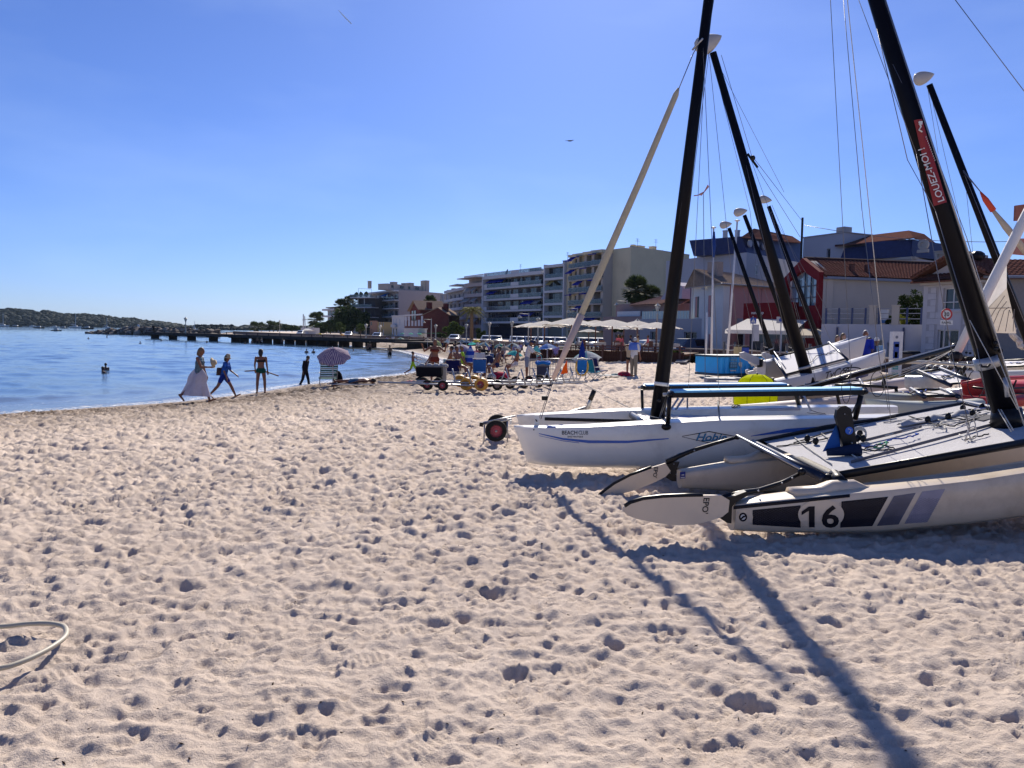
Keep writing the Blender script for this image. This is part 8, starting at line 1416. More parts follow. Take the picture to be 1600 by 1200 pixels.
# cafe parasols
CAFE=cloth('ivory_canvas',(.88,.85,.78),tr=.5);WOODP=mat('reddish_wood_pole',(.13,.05,.035),.7)
for px,py,D,w_,lab in((830,504,66,62,'leftmost ivory cafe parasol'),(851,501,63,78,'second ivory cafe parasol from the left'),(893,496.5,61,92,'broad ivory cafe parasol left of the cream sail sock'),(931,500,66,66,'ivory cafe parasol right behind the cream sail sock'),(957,499,60,94,'broad ivory cafe parasol in the middle of the deck'),(996,501,64,66,'ivory cafe parasol between the middle and the rightmost one'),(1026,503,59.5,84,'rightmost ivory cafe parasol next to the dark mast'),(920,514,76,38,'small ivory parasol low behind the cafe row'),(975,507,72,60,'ivory parasol in the back row behind the middle one')):parasol(lab,px,py,D,w_,CAFE,n=8,sag=.21,prof=1.08,base_z=1.15 if D<70 else SZ,polem=WOODP,name='cafe_parasol',group='ivory parasols over the cafe deck',pole_r=.055)
# ------------------------------------------------------------------ the cafe deck
DECKW=mat('brown_red_planks',(.085,.035,.022),.8,var=.35,scale=5,bump=.4);DECKD=mat('dark_understructure',(.02,.015,.012),.9);A,B=XY(828,62.5),XY(1073,57.6);f=F(A,B);org=Vector((*A,.5));t=thing('cafe_deck','raised brown timber cafe deck with plank parapet and wooden railing','deck',org,world=True)
part('deck_floor',DECKW,t,lambda b:f.box(b,0,f.L,-7,0,1.0,1.15));part('understructure',DECKD,t,lambda b:f.box(b,.2,f.L-.2,-6.5,-.5,-.2,.99))
b=MB();b.box((0,0,0),(.19,.05,.78));o=b.build('plank',DECKW);pd=o.data;bpy.data.objects.remove(o);n=int((f.L)/.205)
for i in range(n):o=bpy.data.objects.new('plank',pd);COL.objects.link(o);o.parent=t;o.location=f(.1+i*.205,.03+.006*(i%3),.88+.012*math.sin(i*7))-org;o.rotation_euler=(0,0,f.ang)
part('floor_beam',DECKD,t,lambda b:f.box(b,0,f.L,0,.06,.3,.48))
for s in np.arange(.1,f.L,1.5):part('deck_post',WOODP,t,lambda b:f.box(b,s,s+.13,-.05,.1,-.1,2.0 if int(s/1.5)%2 else 1.75))
for z in(1.42,1.62):part('deck_rail',WOODP,t,lambda b:f.box(b,0,f.L,.0,.06,z,z+.07))
b=MB()
def chair_(b):b.bb(-.22,.22,-.22,.22,.42,.46);[b.bb(x-.02,x+.02,y-.02,y+.02,0,.42)for x in(-.2,.2)for y in(-.2,.2)];b.bb(-.22,.22,.2,.24,.46,.9)
ct=thing('cafe_table','cafe table with white cloth at the left end of the deck','table',f(1.2,-1.3,1.15),0,'tables on the cafe deck');part('table_top',mat('white_tablecloth',(.5,.48,.45),.8),ct,lambda b:b.bb(-.4,.4,-.4,.4,.72,.76));part('table_leg',WOODP,ct,lambda b:b.bb(-.04,.04,-.04,.04,0,.72));part('cloth_drop',MATS['white_tablecloth'],ct,lambda b:b.bb(-.41,.41,-.41,.41,.52,.719))
for i,lab in enumerate(('cafe table second from the left end of the deck','cafe table below the broad parasol by the sail sock','cafe table right of the sail sock','cafe table in front of the middle parasol pole','cafe table beside the leftmost diner','cafe table between the diners','cafe table next to the tilted mast')):dup(ct,f(1.2+(i+1)*1.45,-1.2-.3*(i%2),1.15),.1*i,lab)
cc_=thing('cafe_chair','wooden cafe chair at the left end of the deck','chair',f(.5,-1.,1.15),1.4,'chairs on the cafe deck');part('seat',WOODP,cc_,lambda b:b.bb(-.22,.22,-.22,.22,.42,.46));part('backrest',WOODP,cc_,lambda b:b.bb(-.22,.22,.2,.24,.5,.92));[part('leg',WOODP,cc_,lambda b:b.bb(x-.02,x+.02,y-.02,y+.02,0,.42))for x in(-.2,.2)for y in(-.2,.2)]
for i,lab in enumerate(('second chair from the left on the deck','chair between the two leftmost cafe tables','chair under the broad cafe parasol','chair behind the sail sock on the deck','empty chair left of the pink diners','chair beside the middle parasol pole','chair right of the diner in pale shirt','chair between the mast and the rightmost diner')):dup(cc_,f(1.9+i*1.28,-.9-.5*(i%2),1.15),1.4-.4*i,lab)
t=thing('beach_mat','pale slab lying on the sand at the foot of the deck','slab',(P(1066,565,51).x,51,.5),world=True);part('slab',mat('grey_slab',(.2,.2,.22),.8),t,lambda b:b.prism([G(1055,568)+Vector((0,0,.05)),G(1072,568)+Vector((0,0,.05)),G(1080,563)+Vector((0,0,.2)),G(1062,562)+Vector((0,0,.2))],(0,0,.08)))
# ------------------------------------------------------------------ chairs, carts, barrier, towels
def deckchair(label,px,py,rz,m,h=.95,w=.6,group='folding chairs on the beach',slats=False):
 if not slats:h*=.78;w*=.74
 g=G(px,py);t=thing('folding_chair',label,'chair',g,rz,group)
 if slats:
  for k in range(8):part('strap',m if k%2 else mat('pale_strap',(.3,.36,.36),.8),t,lambda b:b.box((0,-.12-.05*k,.36+.085*k),(w,.015,.075),ez=Vector((0,-.5,.86)),ey=Vector((0,.86,.5))))
 else:part('backrest',m,t,lambda b:b.box((0,-.28,.32+h*.3),(w,.025,h*.66),ez=Vector((0,-.38,.92)).normalized(),ey=Vector((0,.92,.38)).normalized()))
 part('seat',m,t,lambda b:b.box((0,.12,.3),(w,.45,.025),ez=Vector((0,-.15,1)).normalized(),ey=Vector((0,1,.15)).normalized()))
 for s in(-1,1):part('side_frame',ALU,t,lambda b:(b.tube([(s*w/2,-.1,.27),(s*w/2,-.1-.38*h*.75,.27+h*.72)],.014,6),b.tube([(s*w/2,.34,.32),(s*w/2,-.2,.02),(s*w/2,-.32,.02)],.014,6),b.tube([(s*w/2,-.15,.3),(s*w/2,.3,.02),(s*w/2,.4,.02)],.014,6)));part('armrest',FRM,t,lambda b:b.box((s*w/2,.08,.52),(.05,.4,.025)))
 part('top_rail',ALU,t,lambda b:b.tube([(-w/2,-.1-.38*h*.75,.27+h*.72),(w/2,-.1-.38*h*.75,.27+h*.72)],.016,6));return t
deckchair('green and white strap deck chair under the striped parasol',513,602,.35,mat('dark_green_strap',(.02,.09,.09),.8),.95,.68,slats=True)
CB=mat('royal_blue_canvas',(.02,.10,.34),.85,var=.15,scale=12);CN=mat('navy_chair_canvas',(.008,.012,.08),.85);CS=mat('steel_blue_canvas',(.09,.16,.32),.85)
for a in(('big royal blue folding chair seen from behind, straw hat above it',749,592,0.05,CB,1.05,.72),('steel blue chair behind the crowd, left of two',746,574,3.0,CS,1.05,.68),('steel blue chair behind the bending person, right of two',765,573,3.2,CS,1.,.66),('navy folding chair back beside the black cart',707,592,.1,CN,.95,.75),('cream folding chair behind the navy one',708,583,.2,mat('cream_chair_canvas',(.42,.33,.16),.85),.95,.6),('pale low beach chair at the waterline',696,580,.4,mat('pale_blue_canvas',(.25,.4,.5),.85),.8,.6),('blue folding chair with yellow hoop propped upright at the barrier',908,594,.0,mat('strong_blue_canvas',(.01,.12,.42),.8),1.15,.52),('teal folding chair leaning right of the yellow hoop',926,592,-.7,mat('teal_canvas',(.01,.16,.24),.8),1.1,.55),('navy folding chair standing behind the teal one',936,590,-.9,CN,1.2,.55),('far blue chair by the wall, left of the red one',649,541,2.8,CB,1.,.8),('far teal chair right of the red one',661,541,2.8,mat('teal_canvas'),1.,.8),('far red chair between the blue and teal ones',655,541,3.,REDC,1.,.8)):deckchair(*a)
g=G(908,594);t=thing('hoop','yellow swim ring hanging round the upright blue chair','swim ring',g,world=True);part('ring',mat('yellow_ring',(.6,.36,.03),.5),t,lambda b:b.tube([g+Vector((.25*math.cos(q),-.25,.58+.36*math.sin(q)))for q in np.linspace(0,6.283,20)],.035,7),True)
# metal barrier
BAR=mat('galvanised_barrier',(.32,.32,.33),.45,metal=.6);t=thing('crowd_barrier','long grey metal crowd barrier the two men lean on','barrier',G(820,592),world=True);p0,p1=P(828,561,33.5),P(915,560,34.5);gz=ground(p0.x,33.5)+.12;ht=p0.z-gz
for z in(0,.12-ht,-ht):part('rail',BAR,t,lambda b:b.tube([p0+Vector((0,0,z if z!=.12-ht else-.42)),p1+Vector((0,0,z if z!=.12-ht else-.42))],.02 if z==0 else .014,6),True)
for i in range(23):q=p0.lerp(p1,i/22);part('bar',BAR,t,lambda b:b.tube([q,q+Vector((0,0,-ht))],.009 if i%11 else .02,5))
for i in(0,.5,1):q=p0.lerp(p1,i);part('foot',BAR,t,lambda b:b.tube([q+Vector((0,-.3,-ht-.1)),q+Vector((0,0,-ht+.05)),q+Vector((0,.3,-ht-.1))],.018,5))
# carts and bags
def cart(label,px,py,w,d,h,m,wheels=True,name='beach_cart'):
 g=G(px,py);t=thing(name,label,'cart' if wheels else 'bag',g);z0=.22 if wheels else .02;part('body',m,t,lambda b:(b.box((0,0,z0+h/2),(w,d,h),taper=1.04)));part('rim',mat('dark_canvas'),t,lambda b:[b.box((0,s*d/2,z0+h),(w*1.06,.03,.04))for s in(-1,1)])
 part('load',mat('grey_clutter',(.35,.34,.34),.8),t,lambda b:[b.ball((x*w*.3,0,z0+h+.03),(.14,.16,.09),8,5)for x in(-1,0,.9)])
 if wheels:[wheel_parts(t,Vector((x*w*.38,y*d*.45,.11)),.11,.05,BLK)for x in(-1,1)for y in(-1,1)];part('handle',ALU,t,lambda b:b.tube([(-w/2,0,z0+h),(-w/2-.02,0,z0+h+.45)],.015,5))
 return t
ORG=Vector((0,0,0));BLKC=mat('black_canvas',(.008,.008,.012),.85)
cart('loaded black folding beach cart behind the red hubbed trolleys',671,597,.95,.5,.38,BLKC);cart('navy cool box on a stand beside the barrier',848,594,.5,.35,.38,mat('dark_navy_box',(.01,.015,.05),.7));
t=thing('swim_ring','blue inflatable ring piled on the navy cool box','swim ring',G(848,594)+Vector((0,0,.62)));part('ring',mat('strong_blue_canvas'),t,lambda b:b.tube([(.26*math.cos(q),.18*math.sin(q),.1+.03*math.sin(3*q))for q in np.linspace(0,6.283,18)],.07,8),True)
cart('pale plastic bag standing right of the black cart',693,596,.22,.2,.55,mat('pale_plastic',(.4,.38,.34),.4),False,'plastic_bag')
def heap(label,px,py,r,m,name,cat,z=.0):g=G(px,py);t=thing(name,label,cat,g+Vector((0,0,z)));rs=random.Random(int(px));part('bundle',m,t,lambda b:(b.ball((0,0,r[2]*.55),r,12,7),b.ball((r[0]*.5,-.04,r[2]*.45),(r[0]*.6,r[1]*.8,r[2]*.7),10,6)),True);part('strap',ROPE_K,t,lambda b:b.tube([(-r[0]*.4,-r[1]*.9,r[2]*.5),(0,-r[1],r[2]*1.2),(r[0]*.4,-r[1]*.9,r[2]*.5)],.012,5));return t
REDP=mat('raspberry_canvas',(.40,.01,.05),.85);heap('red beach bag lying in front of the bending person',779,592,(.42,.3,.2),REDP,'beach_bag','bag');heap('crimson bundle lying beside the shorter person of the couple',975,587,(.3,.22,.13),mat('crimson_canvas',(.3,.02,.06),.85),'bundle','bag');heap('turquoise bundle on the pale towel left of the couple',961,587,(.2,.15,.07),mat('teal_canvas'),'bundle','bag');heap('dark rucksack leaning at the foot of the striped parasol',528,600,(.2,.16,.36),BLKC,'rucksack','bag');heap('grey white bag right of the royal blue chair',768,593,(.18,.16,.18),mat('pale_plastic'),'bag','bag');heap('small red towel heap left of the trolleys',643,599,(.25,.18,.07),REDP,'towel_heap','towel')
def towel(label,px,py,w,d,m,rz=0):g=G(px,py);t=thing('towel',label,'towel',g+Vector((0,0,.03)),rz);n=8;part('cloth',m,t,lambda b:b._add([(w*(i/n-.5),d*(j/n-.5),.025*math.sin(i*1.7+j)+.02)for i in range(n+1)for j in range(n+1)],[(i*(n+1)+j,(i+1)*(n+1)+j,(i+1)*(n+1)+j+1,i*(n+1)+j+1)for i in range(n)for j in range(n)]),True);part('hem',WHC,t,lambda b:b.box((0,-d/2,.02),(w,.03,.02)))
towel('pale towel spread left of the couple',950,588,1.1,.8,mat('pale_towel',(.55,.58,.55),.95));towel('dark mat under the sunbather by the parasol',553,602,2.0,.7,mat('dark_mat',(.05,.05,.08),.95),.05);towel('blue towel near the far steel blue chairs',752,570,1.4,.8,CB)
t=thing('small_table','low black folding stool between the trolleys and the barrier','stool',G(877,596));part('seat',BLKC,t,lambda b:b.bb(-.25,.25,-.18,.18,.4,.45));[part('leg',ALU,t,lambda b:b.tube([(x*.22,y*.15,0),(-x*.2,y*.15,.4)],.014,5))for x in(-1,1)for y in(-1,1)]
# hose in the lower left
pts=[(-60,985),(0,986),(40,982),(75,981),(98,985),(104,993),(100,1004),(80,1019),(50,1035),(20,1047),(0,1052),(-60,1062)];hp=[]
for x,y in pts:g=G(x,y);hp.append(g+Vector((0,0,.022)))
cp=[]
for i in range(len(hp)-1):
 p0_,p1_,p2_,p3_=hp[max(i-1,0)],hp[i],hp[i+1],hp[min(i+2,len(hp)-1)]
 for k in range(6):u=k/6;cp.append(.5*((2*p1_)+(-p0_+p2_)*u+(2*p0_-5*p1_+4*p2_-p3_)*u*u+(-p0_+3*p1_-3*p2_+p3_)*u**3))
b=MB();b.tube(cp,.012,10);o=b.build('hose',mat('cream_rubber_hose',(.42,.38,.29),.5,var=.08,scale=12),None,smooth=True,org=hp[4]);tag(o,'cream rubber hose looping in from the lower left corner over the sand','hose')
# ------------------------------------------------------------------ cars
def car(label,px,D,rz,m,kind='hatch',group='cars parked along the promenade'):
 x=P(px,500,D).x;t=thing('parked_car',label,'car',(x,D,SZ+.01),rz,group);L_,W_,Hh=(4.1,1.74,1.48)if kind=='hatch' else(4.6,1.85,1.68)
 prof=[(-L_/2,.35),(-L_/2+.03,.72),(-L_/2+.25,.86),(-L_/2+.95,.95),(-L_/2+1.55,Hh-.06),(-L_/2+2.1,Hh),(L_/2-.75,Hh-.03),(L_/2-.2,1.05),(L_/2,.85),(L_/2,.35)]
 def body(b):
  rg=[]
  for y,k in((-W_/2,.0),(-W_/2+.06,1),(W_/2-.06,1),(W_/2,0)):rg.append([(x_*(1 if k else .985),(y if z_<.97 else y*.86),z_ if k or z_<.5 else z_-.03)for x_,z_ in prof])
  b.rings(rg)
 bd=part('body',m,t,body,True,auto=30)
 for s in(-1,1):part('side_window',GLASSD,t,lambda b:b.poly([(-L_/2+1.12,s*(W_/2*.93),.98),(L_/2-.4,s*(W_/2*.93),1.0),(L_/2-.85,s*(W_/2*.862),Hh-.12),(-L_/2+1.65,s*(W_/2*.862),Hh-.12)]))
 part('windscreen',GLASS,t,lambda b:b.poly([(-L_/2+.93,-W_/2*.84,.965),(-L_/2+.93,W_/2*.84,.965),(-L_/2+1.50,W_/2*.74,Hh-.1),(-L_/2+1.50,-W_/2*.74,Hh-.1)]));part('rear_window',GLASSD,t,lambda b:b.poly([(L_/2-.17,-W_/2*.8,1.08),(L_/2-.17,W_/2*.8,1.08),(L_/2-.66,W_/2*.74,Hh-.12),(L_/2-.66,-W_/2*.74,Hh-.12)]))
 for s in(-1,1):part('headlight',FRM,t,lambda b:b.ball((-L_/2+.06,s*W_*.36,.72),(.08,.18,.09),8,5));part('tail_light',RED,t,lambda b:b.ball((L_/2-.05,s*W_*.42,.88),(.06,.1,.12),8,5))
 for sx in(-.32,.31):
  for s in(-1,1):wheel_parts(t,Vector((sx*L_,s*(W_/2-.08),.32)),.32,.2,ALU,(0,1,0),nsp=5)
 return t
ORG=Vector((0,0,0));CP=[mat(n,c,.25,coat=.6,var=.05)for n,c in(('white_car_paint',(.42,.43,.45)),('grey_car_paint',(.2,.21,.23)),('blue_car_paint',(.03,.06,.14)),('silver_car_paint',(.36,.38,.4)),('black_car_paint',(.02,.02,.025)))]
car('dark blue people carrier parked before the pale house',1076,72,.5,CP[2],'suv');car('white car parked behind the rightmost diners',1013,73,.4,CP[0])
cl=[(711,128,3,'silver car by the hedge left of the lantern post',.3),(762,112,3,'silver car behind the cream parasol'),(776,111,4,'black car right of the silver one behind the cream parasol'),(806,104,0,'white car left of the cafe parasols'),(816,103,3,'silver car half hidden under the leftmost cafe parasol'),(829,102,2,'dark blue car under the second cafe parasol'),(846,101,0,'white car between the cafe parasol poles'),(858,100,0,'bright bonneted white car behind the sail sock'),(876,99,3,'silver car just left of the sail sock'),(913,98,0,'white car under the ivory parasols right of the sail sock'),(930,97,3,'silver car second right of the sail sock'),(944,96,0,'white car third right of the sail sock'),(590,160,0,'pale car before the yellow house'),(470,230,3,'silver car far left near the beach hut'),(545,190,0,'white car below the dark tree mass')]
base_car=None
for i,c in enumerate(cl):
 if i==0:base={k:None for k in range(5)}
 k=c[2]
 if base[k]is None:base[k]=car(c[3],c[0],c[1],1.5+.04*i,CP[k])
 else:dup(base[k],Vector((P(c[0],500,c[1]).x,c[1],SZ+.01)),1.45+.05*(i%5),c[3])
 # ------------------------------------------------------------------ street furniture and clutter on the right
t=thing('speed_sign','round red rimmed speed limit sign reading 30 with a plate below','sign',(P(1478,500,41).x,41,SZ),world=True);c=P(1479,491,41);SR=mat('sign_red',(.45,.02,.02),.4);SWH=mat('sign_white',(.62,.62,.6),.4)
part('post',mat('zinc'),t,lambda b:b.tube([Vector((c.x-.07,41.06,SZ)),Vector((c.x,41.06,c.z+.3))],.04,8),True);part('sign_face',SWH,t,lambda b:b.lathe([(.001,-.012),(.31,-.012),(.31,.012),(.001,.012)],30,c,(0,-1,0)));part('red_ring',SR,t,lambda b:b.rings([[c+Vector((r*math.cos(a),-.016,r*math.sin(a)))for a in np.linspace(0,2*math.pi,33)[:-1]]for r in(.31,.215)],cap=False));lettering('30',.29,c+Vector((.0,-.014,-.1)),(1,0,0),(0,0,1),DECALK,t,True,.05)
part('plate',SWH,t,lambda b:b.box(c+Vector((.02,0,-.44)),(.66,.02,.24)));lettering('RAPPEL',.16,c+Vector((.02,-.012,-.5)),(1,0,0),(0,0,1),DECALK,t,True,.03)
t=thing('crossing_sign','square blue pedestrian crossing sign before the white awning','sign',(P(1177,500,52).x,52,SZ),world=True);c=P(1177,501,52);SB=mat('sign_blue',(.01,.05,.28),.4);part('post',mat('zinc'),t,lambda b:b.tube([Vector((c.x,52.06,SZ)),Vector((c.x,52.06,c.z+.3))],.04,6));part('sign_face',SB,t,lambda b:b.box(c,(.4,.02,.4)));part('white_triangle',SWH,t,lambda b:b.poly([c+Vector((-.15,-.013,-.12)),c+Vector((.15,-.013,-.12)),c+Vector((0,-.013,.15))]))
part('walker_mark',DECALK,t,lambda b:(b.tube([c+Vector((-.04,-.016,-.1)),c+Vector((0,-.016,-.0)),c+Vector((.05,-.016,-.1))],.01,4),b.tube([c+Vector((0,-.016,0)),c+Vector((.005,-.016,.06))],.013,4),b.ball(c+Vector((.005,-.016,.085)),.018,6,4)));part('panel',mat('pale_notice',(.4,.41,.45),.5),t,lambda b:b.prism([P(1176,507,52.2),P(1186,507,52.2),P(1186,533,52.2),P(1176,533,52.2)],(0,.04,0)))
t=thing('road_sign','grey backed road sign on a pole right of the crossing sign','sign',(P(1220,500,52).x,52,SZ),world=True);c=P(1221,500,52);part('post',mat('zinc'),t,lambda b:b.tube([Vector((c.x,52.06,SZ)),Vector((c.x,52.06,c.z+.3))],.04,6));part('sign_face',mat('sign_grey',(.35,.35,.37),.5),t,lambda b:b.box(c,(.66,.02,.44)));part('blue_disc',SB,t,lambda b:b.lathe([(.001,0),(.12,0)],16,c+Vector((-.05,-.014,0)),(0,-1,0),cap=False))
t=thing('info_totem','tall white information totem with coloured panels beside the bins','totem',(P(1398,560,36).x,36,.75),world=True);a=P(1391,560,36);zt=P(1398,518,36).z;w_=.48;x0=a.x;zb=.75;hh=zt-zb;part('pillar',mat('totem_white',(.55,.56,.58),.4),t,lambda b:b.box((x0+w_/2,36,zb+hh/2),(w_,.3,hh)));q=lambda x_,z_,ww,h_,m,nm:part(nm,m,t,lambda b:b.box((x0+w_*x_,35.84,zb+hh*z_),(w_*ww,.008,hh*h_)))
part('plinth',mat('grey_slab'),t,lambda b:b.box((x0+w_/2,36,zb-.1),(w_*1.2,.4,.25)));q(.38,.60,.56,.36,SB,'blue_panel');q(.30,.70,.16,.07,SWH,'flag_white');q(.5,.70,.24,.07,SR,'flag_red');q(.38,.50,.3,.13,SWH,'map_print');q(.38,.22,.56,.08,mat('sign_teal',(.06,.3,.28),.4),'teal_panel');q(.38,.08,.56,.1,MATS['sign_teal'],'teal_panel');part('crest',mat('crest_grey',(.15,.17,.22),.5),t,lambda b:b.lathe([(.001,0),(.07,0)],12,(x0+w_*.38,35.838,zb+hh*.88),(0,-1,0),cap=False))
for k in range(3):part('lettering',SWH,t,lambda b:b.box((x0+w_*.38,35.83,zb+hh*(.22-.14*(k>0)+.02*k)),(w_*.4,.006,.02)))
def bin_(label,px,py,D,m,w=.55,h=1.0,lid=None):x=P(px,py,D).x;z=ground(x,D)if D<42 else SZ;t=thing('waste_bin',label,'bin',(x,D,z));part('tub',m,t,lambda b:b.box((0,0,h/2+.05),(w*.9,w*.85,h*.92),taper=1.1));part('lid',lid or m,t,lambda b:b.box((0,0,h+.04),(w*1.04,w,.1),taper=.85));[wheel_parts(t,Vector((s*w*.4,.2,.1)),.1,.05,BLK)for s in(-1,1)];part('handle',BLK,t,lambda b:b.tube([(-w*.4,.3,h),(w*.4,.3,h)],.02,5));return t
ORG=Vector((0,0,0));bin_('pale yellow bin with black lid behind the blue container',1152,560,50,mat('pale_yellow_bin',(.42,.34,.16),.6),.42,1.3,BLK);bin_('blue bin beside the pale yellow one',1163,560,50.2,mat('blue_bin',(.01,.05,.32),.5),.45,1.25,BLK);bin_('brown slatted bin right of the information totem',1411,565,37.5,mat('brown_bin',(.06,.045,.04),.7),.6,1.05,BLK);bin_('big dark bin next to the brown slatted one',1422,563,38.5,BLK,.7,1.1)
# covered boat / grey cover
t=thing('covered_scooter','parked scooter under a grey blue tarpaulin left of the bike racks','scooter',(P(1436,560,38).x,38,.72));part('tarpaulin',mat('grey_blue_tarp',(.22,.27,.28),.7,bump=.5,bscale=6),t,lambda b:b.rings([[(x,y*(1-.25*(z>.6)),z*(1-.12*abs(x)))for x in np.linspace(-.75,.75,9)]for y,z in((-.4,0),(-.42,.5),(-.3,.95),(0,1.1),(.3,.95),(.42,.5),(.4,0))],cap=False,closed=False),True);[wheel_parts(t,Vector((s*.55,0,.22)),.22,.1,BLK)for s in(-1,1)]
def bike(label,x,D,rz,m):
 t=thing('parked_bicycle',label,'bicycle',(x,D,ground(x,D)),rz,'bicycles parked in the rack');tb=lambda nm,pts,r,mm=m:part(nm,mm,t,lambda b:b.tube(pts,r,5),True)
 for s in(-.52,.52):
  w_=part('wheel',RUB,t,lambda b:b.tube([(s+.33*math.cos(q),0,.34+.33*math.sin(q))for q in np.linspace(0,6.283,22)],.02,5),True);part('spokes',ALU,w_,lambda b:[b.tube([(s,0,.34),(s+.32*math.cos(q),0,.34+.32*math.sin(q))],.003,3)for q in np.linspace(0,6.283,11)[:-1]]);part('mudguard',ALU,t,lambda b:b.tube([(s+.37*math.cos(q),0,.34+.37*math.sin(q))for q in np.linspace(.4,2.9,12)],.024,5),True)
 tb('frame',[(-.52,0,.34),(-.12,0,.3),(.36,0,.75),(-.18,0,.72),(-.12,0,.3)],.016);tb('frame',[(-.52,0,.34),(-.18,0,.72)],.012);tb('fork',[(.52,0,.34),(.38,0,.82)],.014);tb('handlebar',[(.3,-.28,.95),(.4,0,.93),(.3,.28,.95)],.012,BLK);part('saddle',BLK,t,lambda b:b.ball((-.2,0,.9),(.13,.07,.03),8,4));tb('seat_post',[(-.18,0,.72),(-.2,0,.9)],.012);part('basket',BLK,t,lambda b:b.box((.55,0,.85),(.25,.3,.2),taper=1.15));return t
names=('bicycle at the left end of the rack beside the tarpaulin','second bicycle from the left in the rack','third bicycle from the left in the rack','bicycle below the speed limit sign','bicycle just right of the speed limit sign','bicycle crossed by the thick white sail mast','bicycle left of the big black mast','bicycle nearest to the big black mast')
bk=None
for i,nm in enumerate(names):
 D=37.2-.25*i;x=P(1452+14*i,560,D).x
 if bk is None:bk=bike(nm,x,D,1.15,mat('dark_red_frame',(.12,.01,.01),.4))
 else:dup(bk,Vector((x,D,ground(x,D))),1.15+.05*(i%3),nm)
t=thing('bike_rack','low steel hoop rack holding the bicycles','bike rack',(P(1500,560,36.4).x,36.2,.8),world=True)
for i in range(10):c=P(1456+11*i,560,36.2-.15*i);z=ground(c.x,c.y);part('hoop',ALU,t,lambda b:b.tube([Vector((c.x-.5,c.y,z)),Vector((c.x-.2,c.y,z+.5)),Vector((c.x+.25,c.y,z+.62)),Vector((c.x+.55,c.y,z+.1))],.022,6),True)
part('base_rail',ALU,t,lambda b:(b.tube([P(1450,572,36.2),P(1560,572,34.8)],.025,6),b.tube([P(1450,566,36.6),P(1560,566,35.2)],.025,6)))
for i,(px,D)in enumerate(((1478,38.6),(1500,39),(1532,37.5))):
 x=P(px,545,D).x;t=thing('scooter',('black scooter with pale seat below the speed sign','black scooter behind the bike rack middle','black motorbike with tall handlebar left of the big black mast')[i],'scooter',(x,D,SZ+.1),1.2);[wheel_parts(t,Vector((s*.6,0,.26)),.26,.12,ALU)for s in(-1,1)]
 part('body',BLK,t,lambda b:(b.rings([[(x_,w_,z_)for w_ in(-.16,.16)]for x_,z_ in((-.7,.5),(-.3,.62),(0,.35),(.35,.38),(.5,.95))],cap=False,closed=False),b.ball((-.35,0,.6),(.42,.17,.2),10,6),b.ball((.5,0,.65),(.14,.2,.35),9,6)),True);part('seat',(WHC if i==0 else BLKC),t,lambda b:b.ball((-.35,0,.82),(.42,.16,.1),10,6),True);part('handlebar',BLK,t,lambda b:b.tube([(.4,-.32,1.05),(.5,0,1.05),(.4,.32,1.05)],.02,5));part('mirror',BLK,t,lambda b:(b.ball((.42,-.36,1.22),(.03,.08,.06),6,4),b.ball((.42,.36,1.22),(.03,.08,.06),6,4)));part('windshield',GLASSD,t,lambda b:b.box((.56,0,1.15),(.03,.35,.35)))
 # rope fence posts before the restaurant
for i,(px,lab)in enumerate(((1140,'leftmost rope fence panel on the stone wall'),(1199,'rope fence panel before the dark shop front'),(1238,'rope fence panel behind the stowed catamarans'),(1274,'rope fence panel at the foot of the red gable'))):
 D=50 if i else 57;a=P(px-9,558,D);c=P(px+8,558,D);t=thing('rope_fence',lab,'fence',Vector((a.x,D,SZ)),world=True,group='rope fence panels by the restaurant')
 for q in(a,c):part('post',mat('grey_wood_post',(.14,.13,.12),.9),t,lambda b:b.tube([Vector((q.x,D,SZ)),Vector((q.x,D,2.15))],.09,7),True)
 for k in range(4):part('rope',ROPE_W,t,lambda b:b.tube([Vector((a.x+(c.x-a.x)*u,D-.03,2.0-k*.38-.14*math.sin(math.pi*u)))for u in np.linspace(0,1,7)],.022,5),True)
 # lifeguard blue container
BC=mat('sky_blue_container',(.01,.36,.80),.5,var=.12,scale=2,dirt=(.05,.2,.32,.5));a,c=P(1122,594,30),P(1225,592,31.5);zt=P(1122,558,30).z;gz=ground(a.x,30);f=F((a.x,30),(c.x,31.5));t=thing('beach_container','long sky blue corrugated beach container with a pictogram panel','container',Vector((a.x,30,gz)),world=True)
def bcb(b):
 n=26;rg=[]
 for z in(gz+.15,zt):rg.append([f(f.L*i/(n*2),.05*(1 if(i//2)%2 else 0),z)for i in range(n*2+1)])
 b.rings(rg,cap=False,closed=False);f.box(b,.0,f.L,-1.4,-.02,gz+.15,zt-.01)
part('corrugated_side',BC,t,bcb);part('top_rail',mat('dark_teal_trim',(.01,.05,.09),.5),t,lambda b:f.box(b,-.03,f.L+.03,-1.42,.08,zt,zt+.07));part('bottom_rail',MATS['dark_teal_trim'],t,lambda b:f.box(b,-.02,f.L+.02,-1.4,.07,gz+.05,gz+.14));part('notice_panel',mat('container_panel',(.04,.14,.24),.5),t,lambda b:f.box(b,.5,.88,.06,.075,gz+.35,zt-.2))
for r in range(4):
 for k in range(3):part('pictogram',mat('faint_blue_print',(.12,.3,.45),.5),t,lambda b:f.box(b,.535+.11*k,.62+.11*k,.076,.08,gz+.4+.12*r,gz+.49+.12*r))
part('lettering',DECALW,t,lambda b:f.box(b,.55,.83,.06,.066,gz+.24,gz+.29));part('logo_mark',DECALW,t,lambda b:b.lathe([(.001,0),(.09,0)],8,f(1.65,.07,gz+.5),f.n,cap=False));lettering('plage',.12,f(1.5,.06,gz+.3),f.l,(0,0,1),MATS['faint_blue_print'],t,False)
